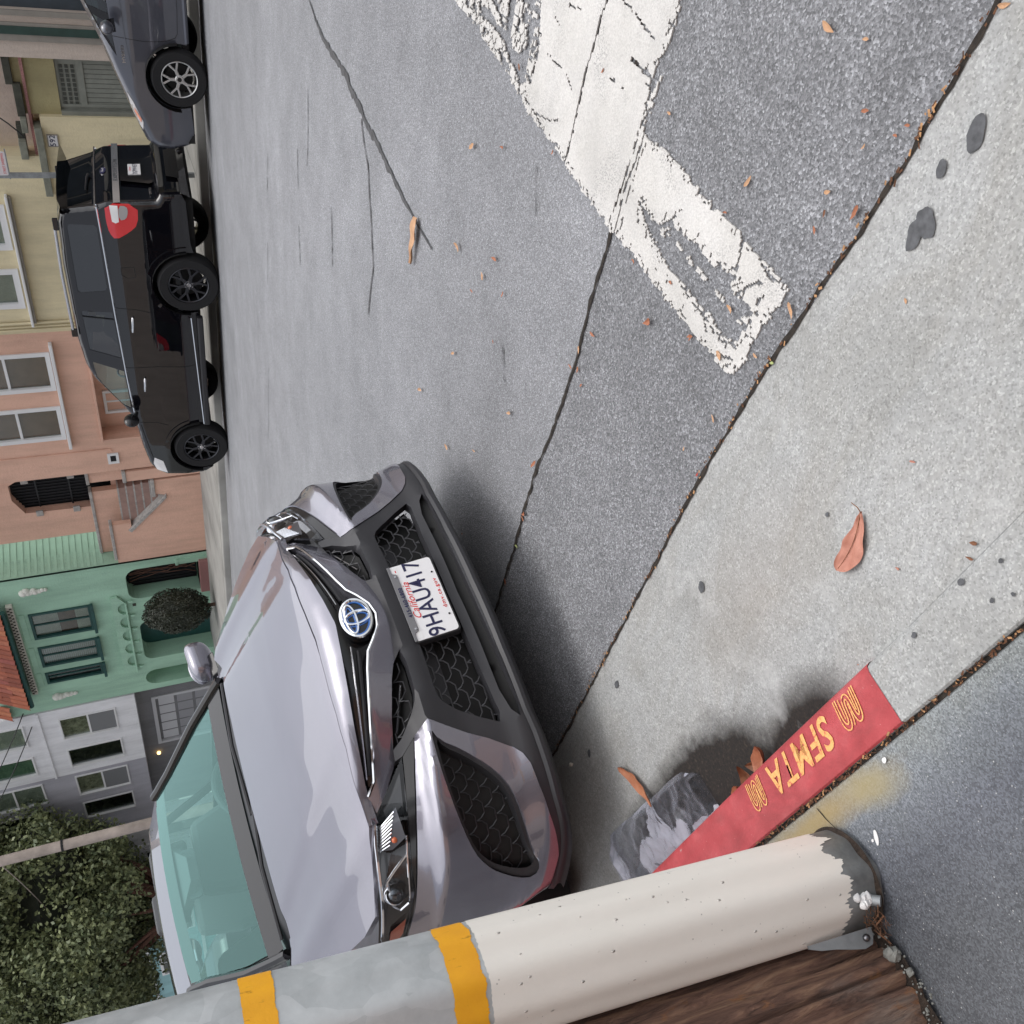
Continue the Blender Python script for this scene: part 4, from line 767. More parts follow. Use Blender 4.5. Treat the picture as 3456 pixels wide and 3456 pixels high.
def wheel(parent, a, b, c, R, rim, width, style, side):
    """wheel axis along b; side=+1 outer face at +b"""
    e = thing('wheel', '', ''); del e['label']; del e['category']; e.parent = parent; e.location = (a, b, c)
    w2 = width/2
    tyre = [(rim, -w2*.9), (R*.93, -w2), (R*.985, -w2*.75), (R, -w2*.3), (R, w2*.3), (R*.985, w2*.75), (R*.93, w2), (rim*1.02, w2*.95), (rim, w2*.7), (rim*.97, -w2*.9), (rim, -w2*.9)]
    obj('tyre', MB().lathe([(r_, h*side) for r_, h in tyre], 40, 'y'), 'tyre_rubber', e, smooth=True)
    rm = MB().lathe([(rim*1.0, side*w2*.88), (rim*.97, side*w2*.92), (rim*.93, side*w2*.86), (rim*.90, side*w2*.5), (rim*.90, -side*w2*.8)], 40, 'y')
    sp = MB(); n, split, mt_ = style
    yo = side*w2*.80; yi = side*w2*.62
    def bar(x0, w0, x1, w1, ang):
        ca, sa = math.cos(ang), math.sin(ang); q = []
        for (r_, w_, y_) in ((x0, w0, yo), (x0, -w0, yo), (x1, w1, yo*1.02), (x1, -w1, yo*1.02)):
            q.append((r_*ca-w_*sa, y_, r_*sa+w_*ca))
        q2 = [(x, y-side*.03, z) for x, y, z in q]; v = q+q2
        sp.add(v, [(0, 1, 3, 2), (4, 6, 7, 5), (0, 2, 6, 4), (1, 5, 7, 3), (0, 4, 5, 1), (2, 3, 7, 6)])
    for k in range(n):
        an = 2*math.pi*k/n+.3
        if split:
            bar(rim*.20, rim*.09, rim*.55, rim*.075, an)
            for d_ in (-1, 1):
                x0, y0 = rim*.45*math.cos(an), rim*.45*math.sin(an); an2 = an+d_*split; x1, y1 = rim*.93*math.cos(an2), rim*.93*math.sin(an2)
                L = math.hypot(x1-x0, y1-y0); th = math.atan2(y1-y0, x1-x0); q = []
                for (u, w_) in ((0, rim*.05), (0, -rim*.05), (L, rim*.055), (L, -rim*.055)): q.append((x0+u*math.cos(th)-w_*math.sin(th), yo, y0+u*math.sin(th)+w_*math.cos(th)))
                q2 = [(x, y-side*.03, z) for x, y, z in q]; sp.add(q+q2, [(0, 1, 3, 2), (4, 6, 7, 5), (0, 2, 6, 4), (1, 5, 7, 3), (0, 4, 5, 1), (2, 3, 7, 6)])
        else: bar(rim*.2, rim*.045, rim*.94, rim*.06, an)
    sp.lathe([(0, yo+side*.004), (rim*.20, yo+side*.004), (rim*.25, yo-side*.004), (rim*.25, yi)], 20, 'y')
    o = obj('rim', rm, mt_, e, smooth=True); obj('spokes', sp, mt_, e, bevel=.003)
    obj('hub_cap', MB().lathe([(0, yo+side*.010), (rim*.11, yo+side*.009), (rim*.13, yo+side*.002), (rim*.13, yi)], 16, 'y'), 'gloss_black' if mt_ == 'alloy_silver' else 'satin_chrome', e, smooth=True)
    nut = MB()
    for k in range(5 if mt_ == 'alloy_silver' else 6):
        an = 2*math.pi*k/(5 if mt_ == 'alloy_silver' else 6); nut.lathe([(0, yo+side*.006), (rim*.035, yo+side*.006), (rim*.035, yi)], 8, 'y', (rim*.19*math.cos(an), 0, rim*.19*math.sin(an)))
    obj('wheel_nuts', nut, 'satin_chrome' if mt_ == 'alloy_silver' else 'satin_chrome', e, kind='stuff')
    obj('brake_disc', MB().lathe([(0, side*.0), (rim*.75, side*.0), (rim*.75, -side*.03)], 24, 'y'), 'deep_black', e)
    return e
def seat(parent, a, b, z, m='interior_dark', s=1.):
    e = thing('seat', '', ''); del e['label']; del e['category']; e.parent = parent
    mb = MB(); mb.grid(lambda u, v: (a+.25*s-.52*s*u*1.0, b+(v-.5)*.5*s*(1-.0*u), z+.33+.03*math.sin(v*math.pi)), np.linspace(0, 1, 5), np.linspace(0, 1, 5)); mb.box(a-.27, a+.25, b-.25, b+.25, z+.1, z+.32)
    obj('cushion', mb, m, e, smooth=True, bevel=.03)
    bk = MB().prism([(-.26, 0), (.26, 0), (.27, .35), (.20, .60), (-.20, .60), (-.27, .35)], lambda u, v: (a-.22-.28*v, b+u, z+.33+v), lambda u, v: (a-.36-.26*v, b+u, z+.33+v)); obj('backrest', bk, m, e, bevel=.04)
    hr = MB().prism([(-.13, .0), (.13, 0), (.12, .20), (-.12, .20)], lambda u, v: (a-.395-.1*v, b+u, z+.96+v), lambda u, v: (a-.50-.05*v, b+u, z+.96+v)); obj('headrest', hr, m, e, bevel=.03)
    return e

# ------------------------------------------------------------------ the hybrid saloon at the kerb
def Rot(z, y, x): return Matrix.Rotation(z, 3, 'Z') @ Matrix.Rotation(y, 3, 'Y') @ Matrix.Rotation(x, 3, 'X')
CR = Rot(math.radians(-6.99), math.radians(.296), math.radians(2.297))
CT = Vector((-2.341, 1.877, .447)) + CR @ Vector((0, 0, -.448))
car = thing('parked_car', 'grey hybrid saloon car parked at the kerb beside the pole, seen from its front', 'car', CT, CR)
FC = np.array([(.10, -.02), (.13, .0), (.17, .03), (.22, .045), (.275, .048), (.33, .015), (.45, -.008), (.52, -.004), (.564, .0), (.575, -.014), (.585, -.035), (.601, -.06), (.657, -.10), (.72, -.135), (.787, -.177), (.83, -.25)])
_cc = np.linspace(.10, .83, 300); _ff = np.interp(_cc, FC[:, 0], FC[:, 1])
_ker = np.exp(-np.linspace(-2, 2, 5)**2); _ff = np.convolve(np.pad(_ff, 2, 'edge'), _ker/_ker.sum(), 'valid')
def Sb(b, c):
    b = abs(b); cr = float(np.interp(b, [.40, .57, .69, .78, .88], [.5745, .603, .614, .618, .633])); c = float(np.interp(c, [.1, .45, cr, .72, .9], [.1, .45, .5745, .72, .9]))
    return float(np.interp(c, _cc, _ff))-.35*b*b-.40*(b/.93)**15
def Sn(b, c): return -.0225-.88*b*b-(.0 if c < .74 else (c-.74)*.5)
def SB(off=0.): return lambda b, c: (Sb(b, c)+off, b, c)
def SN(off=0.): return lambda b, c: (Sn(b, c)+off, b, c)
_HC = np.array([(-1.7, 1.12), (-1.342, 1.062), (-1.156, 1.034), (-.9, .988), (-.6, .932), (-.3, .867), (-.15, .832), (-.1, .815), (-.05, .78), (-.02, .73), (.0, .68)])
_ha = np.linspace(-1.7, 0, 400); _hv = np.interp(_ha, _HC[:, 0], _HC[:, 1]); _k = np.exp(-np.linspace(-2, 2, 31)**2); _hv = np.convolve(np.pad(_hv, 15, 'edge'), _k/_k.sum(), 'valid')
def Th(a, b):
    k = np.interp(a, [-1.34, -.3], [.12, .66]); z = float(np.interp(a+k*b*b, _ha, _hv))-.05*b*b; ab = abs(b)
    f = np.clip((-a-.12)/.35, 0, 1)                       # bonnet sculpting: raised centre, two creases, raised fender line
    c1 = np.interp(a, [-1.15, -.2], [.52, .34]); z += f*.012/(1+math.exp(min(60., (ab-c1)/.012)))
    c2 = np.interp(a, [-1.15, -.3], [.70, .60]); z += f*.013*math.exp(-((ab-c2)/.055)**2)
    return z
def TH(off=0.): return lambda a, b: (a, b, Th(a, b)+off)
G_ = 'grey_paint'
pan_o = [(.396, .564), (.413, .604), (.509, .629), (.635, .658), (.753, .683), (.833, .70), (.868, .718), (.895, .73), (.908, .66), (.914, .55), (.914, .42), (.910, .32), (.900, .235), (.859, .228), (.768, .262), (.692, .278), (.621, .287), (.584, .301), (.555, .323), (.504, .391), (.430, .511)]
vent_o = chaikin([(.424, .566), (.466, .547), (.512, .478), (.574, .414), (.637, .370), (.693, .352), (.769, .340), (.828, .322), (.862, .290), (.878, .305), (.866, .37), (.843, .435), (.818, .482), (.786, .515), (.727, .540), (.635, .557), (.533, .567)], 1)
hl_o = [(.450, .654), (.515, .715), (.580, .776), (.640, .788), (.698, .794), (.796, .799), (.85, .806), (.880, .80), (.886, .765), (.868, .728), (.80, .700), (.745, .700), (.62, .681), (.53, .666)]
strip_o = [(.450, .650), (.53, .663), (.62, .678), (.745, .697), (.80, .697), (.868, .725), (.893, .732), (.868, .720), (.833, .703), (.753, .686), (.635, .661), (.509, .632), (.413, .606)]
def both(name, out, surf, m, **k):
    r = []
    hl = k.pop('holes', ())
    for mir in (False, True):
        o_ = mirror(out) if mir else out; r.append(patch(name, o_, surf, m, car, holes=[mirror(q) if mir else q for q in hl], **k))
    return r
pn = both('bumper_panel', pan_o, SB(), G_, holes=[vent_o], h=.013, hb=.010, skirt=(-.045, 0, 0))
vf = both('side_vent_frame', vent_o, SB(-.010), 'black_plastic', holes=[[(.5*0+q[0]*.9+.1*.66, q[1]*.88+.12*.46) for q in vent_o]], h=.02, hb=.012, skirt=(-.06, 0, 0))
vb = both('side_vent', vent_o, SB(-.052), 'deep_black', h=.03, hb=.02)
def hexmesh(poly, surf, cw, ch, r, stag=True):
    """open honeycomb of thin bars clipped to a polygon; elongated cells"""
    mb = MB(); P = np.array(poly); mn, mx = P.min(0), P.max(0); segs = set()
    ni = int((mx[0]-mn[0])/cw)+3; nj = int((mx[1]-mn[1])/(ch))+3
    for j in range(-1, nj):
        for i in range(-1, ni):
            x = mn[0]+i*cw+(cw/2 if j % 2 else 0); y = mn[1]+j*ch
            arc = [(x-cw/2, y+ch*.46), (x-cw*.43, y+ch*.02), (x-cw*.24, y-ch*.40), (x+cw*.24, y-ch*.40), (x+cw*.43, y+ch*.02), (x+cw/2, y+ch*.46)]
            k = inpoly(np.array(arc), P)
            for a in range(len(arc)-1):
                if k[a] and k[a+1]: mb.tube([surf(*arc[a]), surf(*arc[a+1])], r, 4, False)
    return mb
for sgn, p_ in ((1, vb[0]), (-1, vb[1])):
    obj('vent_mesh', hexmesh(mirror(vent_o) if sgn < 0 else vent_o, SB(-.040), .058, .034, .0022), 'black_plastic', p_)
# headlamps
def lamp(sgn):
    m_ = (lambda P: mirror(P)) if sgn < 0 else (lambda P: P); S_ = lambda off: SB(off)
    e = patch('headlamp', m_(hl_o), S_(-.075), 'gloss_black', car, h=.03, hb=.02)
    patch('lens', m_(hl_o), S_(-.002), 'lamp_glass', e, h=.025, hb=.012, skirt=(-.012, 0, 0))
    mb = MB(); L = [(sgn*b, c) for b, c in [(.585, .770), (.64, .781), (.70, .787), (.79, .793), (.85, .799)]]; mb.tube([S_(-.016)(*q) for q in resample(L, .02, False)], .006, 6); obj('light_guide', mb, 'chrome', e, smooth=True)
    patch('reflector', m_([(.565, .700), (.600, .764), (.655, .774), (.668, .735), (.655, .692)]), S_(-.035), 'satin_dark', e, h=.02, hb=.01)
    rb = MB()
    for k in range(9): rb.tube([S_(-.030)(sgn*(.575+.010*k), .708+.004*k), S_(-.030)(sgn*(.598+.0075*k), .757+.0018*k)], .0028, 5)
    obj('reflector_flutes', rb, 'chrome', e, smooth=True)
    c0 = S_(-.040)(sgn*.645, .722); obj('turn_bulb', MB().sphere(c0, .011, 10, 8), 'lamp_amber', e, smooth=True)
    c1 = np.array(S_(-.050)(sgn*.772, .750)); dv = np.array([.93, sgn*.34, 0]); pm = MB()
    pm.lathe([(.034, -.03), (.034, .012), (.031, .016), (.0285, .012), (.0285, 0)], 24, 'x'); q = Matrix.Rotation(sgn*.35, 3, 'Z'); pm.v = [tuple(q @ Vector(v_)+Vector(c1)) for v_ in pm.v]; obj('projector_ring', pm, 'chrome', e, smooth=True)
    obj('projector_lens', MB().sphere(tuple(c1+dv*.002), .028, 14, 10), mat('projector_glass', (.10, .11, .12), .04, .9), e, smooth=True)
    lg = MB(); L = [S_(-.022)(sgn*b, c) for b, c in [(.700, .700), (.725, .745), (.742, .770), (.752, .772)]]; lg.tube(L, .005, 6); L = [S_(-.022)(sgn*b, c) for b, c in [(.742, .770), (.80, .764), (.818, .742), (.812, .715)]]; lg.tube(L, .005, 6)
    L = [S_(-.02)(sgn*b, c) for b, c in [(.655, .690), (.70, .700), (.76, .708), (.81, .712)]]; lg.tube(L, .0035, 6); obj('lamp_trim', lg, 'chrome', e, smooth=True)
    patch('marker_lamp', m_([(.838, .724), (.848, .772), (.868, .778), (.874, .760), (.862, .734)]), S_(-.045), mat('lamp_amber_dim', (.35, .10, .06), .25), e, h=.02, hb=.01)
for sg in (1, -1): lamp(sg)
both('lamp_surround', strip_o, SB(-.006), 'gloss_black', h=.03, hb=.012, skirt=(-.03, 0, 0))
# nose bar, bonnet lip and upper slot
slot_lo = [(0., .612), (.045, .622), (.09, .650), (.125, .677), (.18, .694), (.26, .712), (.345, .728), (.43, .741), (.478, .748), (.506, .772)]
slot_up = [(0., .750), (.109, .760), (.228, .769), (.312, .774), (.411, .775), (.470, .775), (.506, .774)]
bar_lo = [(0., .541), (.045, .545), (.085, .556), (.116, .567), (.140, .577), (.174, .603), (.22, .622), (.331, .652), (.457, .676), (.515, .716), (.574, .772), (.545, .777), (.508, .775)]
nb_ = full(list(slot_lo))
half = bar_lo+slot_lo[::-1]
nose_o = bar_lo+[q for q in slot_lo[::-1]]; nose = nose_o+[(-b, c) for b, c in slot_lo[1:]]+[(-b, c) for b, c in bar_lo[::-1][:-1]]
def nose_surf(b, c):
    up = float(np.interp(abs(b), [p[0] for p in slot_lo[:-1]], [p[1] for p in slot_lo[:-1]])); d = max(0., up-c)
    return (Sn(b, c)-.35*max(0., d-.012)**1.0*.55, b, c)
patch('nose_bar', nose, nose_surf, G_, car, h=.018, hb=.010, skirt=(-.05, 0, 0))
cp = resample([(-b, c) for b, c in slot_lo[::-1]]+slot_lo[1:], .012, False)
obj('chrome_strip', MB().tube([SN(.002)(*q) for q in cp], .0055, 6), 'chrome', car, smooth=True)
slot_o = slot_up+slot_lo[::-1][1:]; slot_full = slot_up+slot_lo[::-1][1:]+[(-b, c) for b, c in slot_lo[1:-1]]+[(-b, c) for b, c in slot_up[::-1][:-1]]
sl = patch('upper_grille', slot_full, SN(-.040), 'gloss_black', car, h=.03, hb=.015)
for sg in (1, -1):
    L = resample([(sg*b, c) for b, c in [(.085, .722), (.20, .739), (.32, .752), (.46, .765)]], .02, False); obj('grille_blade', MB().tube([SN(-.022)(*q) for q in L], .0028, 5), 'satin_chrome', sl)
    L = resample([(sg*b, c) for b, c in [(.10, .70), (.20, .717), (.32, .735), (.45, .752)]], .02, False); obj('grille_blade', MB().tube([SN(-.030)(*q) for q in L], .006, 5), 'black_plastic', sl)
shut = [(-.100, 0.), (-.107, .06), (-.117, .12), (-.150, .256), (-.190, .36), (-.242, .45), (-.308, .587)]
sup3 = [(Sn(b, c), b, c) for b, c in slot_up]+[(-.302, .580, .779)]
ub = [q[1] for q in sup3]
def lip(b, v):
    ab = abs(b); lo = np.array([np.interp(ab, ub, [q[0] for q in sup3]), np.interp(ab, ub, [q[2] for q in sup3])]); ha = float(np.interp(ab, [q[1] for q in shut], [q[0] for q in shut]))+.002
    hi = np.array([ha, Th(ha, ab)]); m_ = lo+(hi-lo)*v; nn = np.array([.6, .8])*.012*4*v*(1-v)*max(0., 1-ab/.6); return (m_[0]+nn[0], b, m_[1]+nn[1])
mb = MB().grid(lip, np.linspace(-.584, .584, 80), np.linspace(0, 1, 8)); mb.grid(lambda b, v: (lip(b, 0)[0]-.03*v, b, lip(b, 0)[2]-.001*v), np.linspace(-.584, .584, 60), [0, 1]); mb.grid(lambda b, v: (lip(b, 1)[0], b, lip(b, 1)[2]-.03*v), np.linspace(-.584, .584, 60), [0, 1])
obj('bonnet_lip', mb, G_, car, smooth=30)
# emblem
em = thing('emblem', '', ''); del em['label']; del em['category']; em.parent = car; em.location = (-.024, 0, .680); em.rotation_euler = (0, math.radians(-14), 0)
def ell(mb, ry, rz, cy, cz, x, tr, n=40): mb.tube([(x, cy+ry*math.cos(2*math.pi*k/n), cz+rz*math.sin(2*math.pi*k/n)) for k in range(n)], tr, 6, closed=True)
mb = MB(); mb.add([(0, .078*math.cos(2*math.pi*k/40), .056*math.sin(2*math.pi*k/40)) for k in range(40)]+[(-.03, .078*math.cos(2*math.pi*k/40), .056*math.sin(2*math.pi*k/40)) for k in range(40)], [tuple(range(40))]+[(k, (k+1) % 40, 40+(k+1) % 40, 40+k) for k in range(40)]); obj('disc', mb, 'gloss_black', em)
mb = MB(); ell(mb, .071, .0495, 0, 0, .004, .0062); ell(mb, .0235, .041, 0, -.0035, .0045, .0048); ell(mb, .055, .0185, 0, .0165, .0045, .0048); obj('rings', mb, 'chrome', em, smooth=True)
mb = MB(); ell(mb, .0625, .0415, 0, 0, .0015, .0035); ell(mb, .0165, .034, 0, -.0035, .0012, .003); ell(mb, .047, .0115, 0, .0165, .0012, .0028); ell(mb, .030, .0475, 0, -.0035, .0008, .0025); obj('blue_edges', mb, 'emblem_blue', em, smooth=True)
# matte black frame with the two small grilles and the big lower grille
mesh_h = [(0., .515), (.176, .511), (.30, .511), (.335, .508), (.358, .495), (.388, .462), (.435, .396), (.470, .338), (.440, .330), (.40, .336), (.281, .348), (.15, .354), (0., .358)]
mesh_f = full(mesh_h)
tri = [(.146, .577), (.175, .606), (.225, .628), (.33, .655), (.418, .671), (.400, .640), (.350, .597), (.322, .580), (.290, .573), (.200, .571)]
fr_h = [(0., .600), (.10, .615), (.20, .640), (.33, .664), (.452, .674), (.448, .650), (.412, .603), (.394, .563), (.428, .512), (.502, .391), (.553, .323), (.582, .300), (.621, .285), (.692, .276), (.768, .260), (.859, .226), (.902, .232), (.905, .205), (.842, .206), (.73, .226), (.645, .230), (.54, .238), (.465, .250), (.25, .262), (0., .266)]
lip_e = lambda b: float(np.interp(abs(b), [0, .25, .465, .54, .645, .73, .842, .905], [.266, .262, .250, .238, .230, .226, .206, .205]))
slotl = [(0., .326), (.134, .322), (.30, .317), (.379, .313), (.450, .297), (.482, .276), (.44, .268), (.349, .277), (.288, .281), (.1, .287), (0., .288)]
fr = patch('bumper_frame', full(fr_h), SB(-.004), 'frame_plastic', car, holes=[mesh_f, tri, mirror(tri), full(slotl)], h=.024, hb=.012, skirt=(-.04, 0, 0))
patch('lower_slot', full(slotl), SB(-.03), 'deep_black', fr, h=.04, hb=.03)
lm_ = patch('lower_grille', full([(0, .53), (.36, .52), (.40, .48), (.49, .33), (.4, .32), (0, .34)]), SB(-.085), 'deep_black', car, h=.05)
obj('grille_mesh', hexmesh(mesh_f, SB(-.030), .074, .0285, .0024), 'mesh_plastic', lm_)
obj('radiator_shutter', MB().grid(lambda b, c: (Sb(b, c)-.075, b, c), np.linspace(-.34, .34, 14), np.linspace(.445, .50, 3)), 'frame_plastic', lm_)
for sg, P in ((1, tri), (-1, mirror(tri))):
    q = patch('small_grille', P, SB(-.06), 'deep_black', car, h=.04); obj('grille_mesh', hexmesh(P, SB(-.022), .066, .030, .0022), 'mesh_plastic', q)
    obj('radar_bar', MB().tube([SB(-.030)(sg*.24, .595), SB(-.030)(sg*.37, .643)], .004, 5), 'satin_chrome', q)
obj('lip_spoiler', MB().grid(lambda b, j: (Sb(b, lip_e(b)+[.016, .006, -.006, -.016, -.05][j])+[-.002, .009, .010, .002, -.06][j], b, lip_e(b)+[.016, .006, -.006, -.016, -.05][j]), np.linspace(-.905, .905, 120), range(5)), 'frame_plastic', car, smooth=35)
# number plate
pl = thing('number_plate', '', ''); del pl['label']; del pl['category']; pl.parent = car; pl.location = (.006, .004, .448); pl.rotation_euler = (0, -.159, 0)
obj('plate', MB().prism(rrect(.1525, .0762, .012), lambda u, v: (.0, u, v), lambda u, v: (-.002, u, v)), 'plate_white', pl)
obj('bracket', MB().prism(rrect(.157, .080, .012), lambda u, v: (-.003, u, v-.003), lambda u, v: (-.035, u, v-.003)), 'black_plastic', pl, bevel=.003)
ft = [(-.153, .079), (.153, .079), (.153, .069), (.128, .069), (.122, .066), (.118, .056), (.112, .053), (-.112, .053), (-.118, .056), (-.122, .066), (-.128, .069), (-.153, .069)]
obj('plate_frame', MB().prism(ft, lambda u, v: (.0035, u, v), lambda u, v: (-.001, u, v)), 'plate_frame_grey', pl, bevel=.0008)
for (s_, m_, z_, sz, kw) in (('9HAU417', 'plate_blue', -.006, .082, dict(sx=.90, spacing=1.03, bold=.0006)), ('California', 'plate_red', .037, .034, dict(shear=.45, sx=1.15)), ('dmv.ca.gov', 'plate_red', -.0615, .0185, dict(sx=1.25, bold=.0002, spacing=1.2)), ('415-460-6800', 'plate_blue', .061, .0185, dict(sx=1.02, bold=.0005, spacing=1.15))):
    place_text('plate_lettering', s_, m_, pl, (.0008 if z_ < .05 else .0042, 0, z_), (0, 1, 0), (0, 0, 1), size=sz, extrude=.0003, **kw)
for u in (-1, 1):
    obj('screw', MB().lathe([(0, .002), (.0035, .0018), (.0035, 0)], 10, 'x', (.0005, u*.0885, -.0635)), 'gloss_black', pl)
    obj('screw', MB().lathe([(0, .003), (.0045, .0025), (.0045, 0)], 10, 'x', (.0035, u*.108, .061)), 'satin_chrome', pl)
    obj('sticker_box', MB().prism(rrect(.015, .009, .001), lambda u_, v_: (.0006, u_+u*.130, v_+.054), lambda u_, v_: (.0002, u_+u*.130, v_+.054)), 'lamp_white', pl)
obj('month_sticker', MB().prism(rrect(.0045, .0016, .0005), lambda u_, v_: (.0012, u_+.130, v_+.054), lambda u_, v_: (.0006, u_+.130, v_+.054)), 'plate_red', pl)
# bonnet
hood_h = [(-.100, 0.), (-.107, .06), (-.117, .12), (-.150, .256), (-.190, .36), (-.242, .45), (-.308, .587), (-.36, .645), (-.44, .718), (-.535, .795), (-.65, .815), (-.77, .812), (-1.0, .79), (-1.2, .735), (-1.255, .69), (-1.19, .60), (-1.15, .48), (-1.125, .3), (-1.115, .12), (-1.112, 0.)]
hood_o = hood_h+[(a, -b) for a, b in hood_h[::-1] if b > 0]
patch('bonnet', [(a-.004 if i < 9 else a, b) for i, (a, b) in enumerate(hood_o)], TH(), G_, car, h=.022, hb=.014, skirt=(0, 0, -.022), smooth=25)
obj('engine_bay', MB().grid(lambda v, b: (-.17-.75*b*b-(1.10-.75*b*b)*v, b, Th(-.17-.75*b*b-(1.10-.75*b*b)*v, b)-.05), np.linspace(0, 1, 16), np.linspace(-.70, .70, 14)), 'deep_black', car)
# cowl
obj('cowl', MB().grid(lambda b, v: (-1.085-.33*v-.14*b*b*(1-v), b, Th(-1.16, b*.98)-.034+.040*v), np.linspace(-.72, .72, 40), np.linspace(0, 1, 6)), 'black_plastic', car, smooth=True)
# glasshouse and rear body
prof = [(-.60, .30), (-.56, .70), (-.60, .83), (-.80, .905), (-1.05, .955), (-1.28, 1.005), (-1.36, 1.03), (-2.02, 1.372), (-2.35, 1.432), (-2.75, 1.440), (-3.15, 1.405), (-3.45, 1.345), (-4.20, 1.085), (-4.72, 1.045), (-4.80, .90), (-4.83, .60), (-4.80, .28)]
sh = Shell(prof, [(-.4, .86), (-.6, .905), (-.9, .918), (-1.5, .92), (-3.5, .92), (-4.2, .90), (-4.6, .85), (-4.85, .76)], [(.15, .955), (.30, .985), (.55, 1.), (.72, 1.), (.9, .975), (1.0, .935), (1.2, .80), (1.42, .655)], ([-5, -4.3, -1.6, -1.25, -.5], [.10, .10, .06, .10, .11]), .022)
fa, ra, wr = -.99, -3.815, .365
low = [(-.60, .23)]+[(-.60, .30), (-.565, .60), (-.57, .72), (-.60, .83), (-.80, .905), (-1.05, .955), (-1.28, 1.005), (-1.42, 1.02), (-2.4, 1.035), (-3.4, 1.05), (-4.05, 1.07), (-4.25, 1.08), (-4.72, 1.045), (-4.80, .90), (-4.83, .60), (-4.80, .28), (-4.4, .22)]+[(ra-wr*math.cos(t_), .33+wr*math.sin(t_)) for t_ in np.linspace(-.25, math.pi+.25, 18)]+[(-3.3, .19), (-1.5, .19)]+[(fa-wr*math.cos(t_), .33+wr*math.sin(t_)) for t_ in np.linspace(-.25, math.pi+.25, 18)]
green = [(-1.36, 1.03), (-2.02, 1.372), (-2.35, 1.432), (-2.75, 1.44), (-3.15, 1.405), (-3.45, 1.345), (-4.20, 1.085), (-4.05, 1.07), (-3.4, 1.05), (-2.4, 1.035), (-1.42, 1.02)]
w1 = [(-1.62, 1.06), (-2.10, 1.315), (-2.50, 1.365), (-2.50, 1.07)]; w2 = [(-2.58, 1.07), (-2.58, 1.368), (-3.05, 1.345), (-3.40, 1.235), (-3.62, 1.10)]
for sg in (1, -1):
    patch('side_panel', low, sh.sp(sg), G_, car, h=.035, hb=.025, skirt=(0, -sg*.03, 0))
    patch('pillar_frame', green, sh.sp(sg), 'gloss_black', car, holes=[w1, w2], h=.05, hb=.03, skirt=(0, -sg*.02, 0))
    for w_ in (w1, w2): patch('side_window', w_, sh.sp(sg, -.006), 'side_glass', car, h=.06, hb=.04)
    obj('door_trim', MB().tube([sh.sp(sg, .004)(a_, np.interp(a_, [-4.05, -3.4, -2.4, -1.42], [1.07, 1.05, 1.035, 1.025])) for a_ in np.linspace(-3.9, -1.5, 24)], .006, 5), 'chrome', car)
    for da in (-1.50, -2.54, -3.42): obj('door_gap', MB().tube([sh.sp(sg, .0005)(da+.05*math.sin(c_*3), c_) for c_ in np.linspace(.28, 1.02, 14)], .003, 4), 'deep_black', car)
    for da in (-2.36, -3.30): obj('door_handle', MB().tube([sh.sp(sg, .012)(da+q, .90) for q in (-.10, -.08, 0, .08, .10)], [.006, .012, .013, .012, .006], 6), G_, car, smooth=True)
    wheel(car, fa, sg*.80, .335, .335, .228, .215, (5, .25, 'alloy_silver'), sg); wheel(car, ra, sg*.80, .335, .335, .228, .215, (5, .25, 'alloy_silver'), sg)
    for ca_ in (fa, ra): obj('wheel_well', MB().grid(lambda t_, v: (ca_-.37*math.cos(t_), sg*(.90-.35*v), .33+.37*math.sin(t_)), np.linspace(0, math.pi, 16), [0, 1]), 'deep_black', car)
    # mirror
    mi = thing('door_mirror', '', ''); del mi['label']; del mi['category']; mi.parent = car
    mb = MB(); mb.sphere((0, 0, 0), 1., 24, 16); V_ = []
    for x, y, z in mb.v:
        sg_n = lambda q: math.copysign(abs(q)**.62, q)
        X = x*.085 if x > 0 else x*.03; V_.append((-1.66+X+.0, sg*.925+sg_n(y)*.112, 1.05+sg_n(z)*.064+.012*x+.02*sg*y*sg))
    mb.v = V_; obj('mirror_shell', mb, G_, mi, smooth=True)
    obj('mirror_base', MB().prism([(-1.72, .985), (-1.56, .985), (-1.60, 1.02), (-1.70, 1.02)], lambda u, v: (u, sg*.80, v), lambda u, v: (u, sg*.92, v+.01)), 'gloss_black', mi, bevel=.006)
    obj('mirror_glass', MB().prism([(.10*math.cos(q), .06*math.sin(q)) for q in np.linspace(0, 2*math.pi, 20)[:-1]], lambda u, v: (-1.6965, sg*.925+u, 1.055+v), lambda u, v: (-1.6985, sg*.925+u, 1.055+v)), 'chrome', mi)
obj('windscreen', sh.band(6, 7, .05, 21, .004, .025), 'windscreen_glass', car, smooth=True)
for sg in (1, -1): obj('windscreen_pillar', MB().tube([(a_, sg*(sh.side(a_, c_)-.012), c_+.004) for a_, c_ in zip(np.linspace(-1.33, -2.03, 14), np.linspace(1.018, 1.376, 14))], .021, 8), 'gloss_black', car, smooth=True)
obj('windscreen_edge', MB().grid(lambda u, v: (-1.340-.105*v+.022*(1-u*u)*.46, u*(sh.side(-1.37, 1.035)-.02), 1.026+.053*v+.022*(1-u*u)*.9+.003), np.linspace(-1, 1, 20), [0, 1]), 'gloss_black', car, smooth=True)
obj('windscreen_top_edge', MB().grid(lambda u, v: (-2.02+.085*v+.022*(1-u*u)*.46, u*(sh.side(-2.0, 1.362)-.02), 1.372-.044*v+.022*(1-u*u)*.9+.003), np.linspace(-1, 1, 20), [0, 1]), 'gloss_black', car, smooth=True)
obj('sensor_housing', MB().prism([(-.18, 0), (.18, 0), (.10, .10), (.055, .16), (-.055, .16), (-.10, .10)], lambda u, v: (-1.985+.89*v*1.0, u, 1.352-.46*v+.016), lambda u, v: (-2.0+.87*v, u, 1.325-.46*v+.005)), 'interior_dark', car)
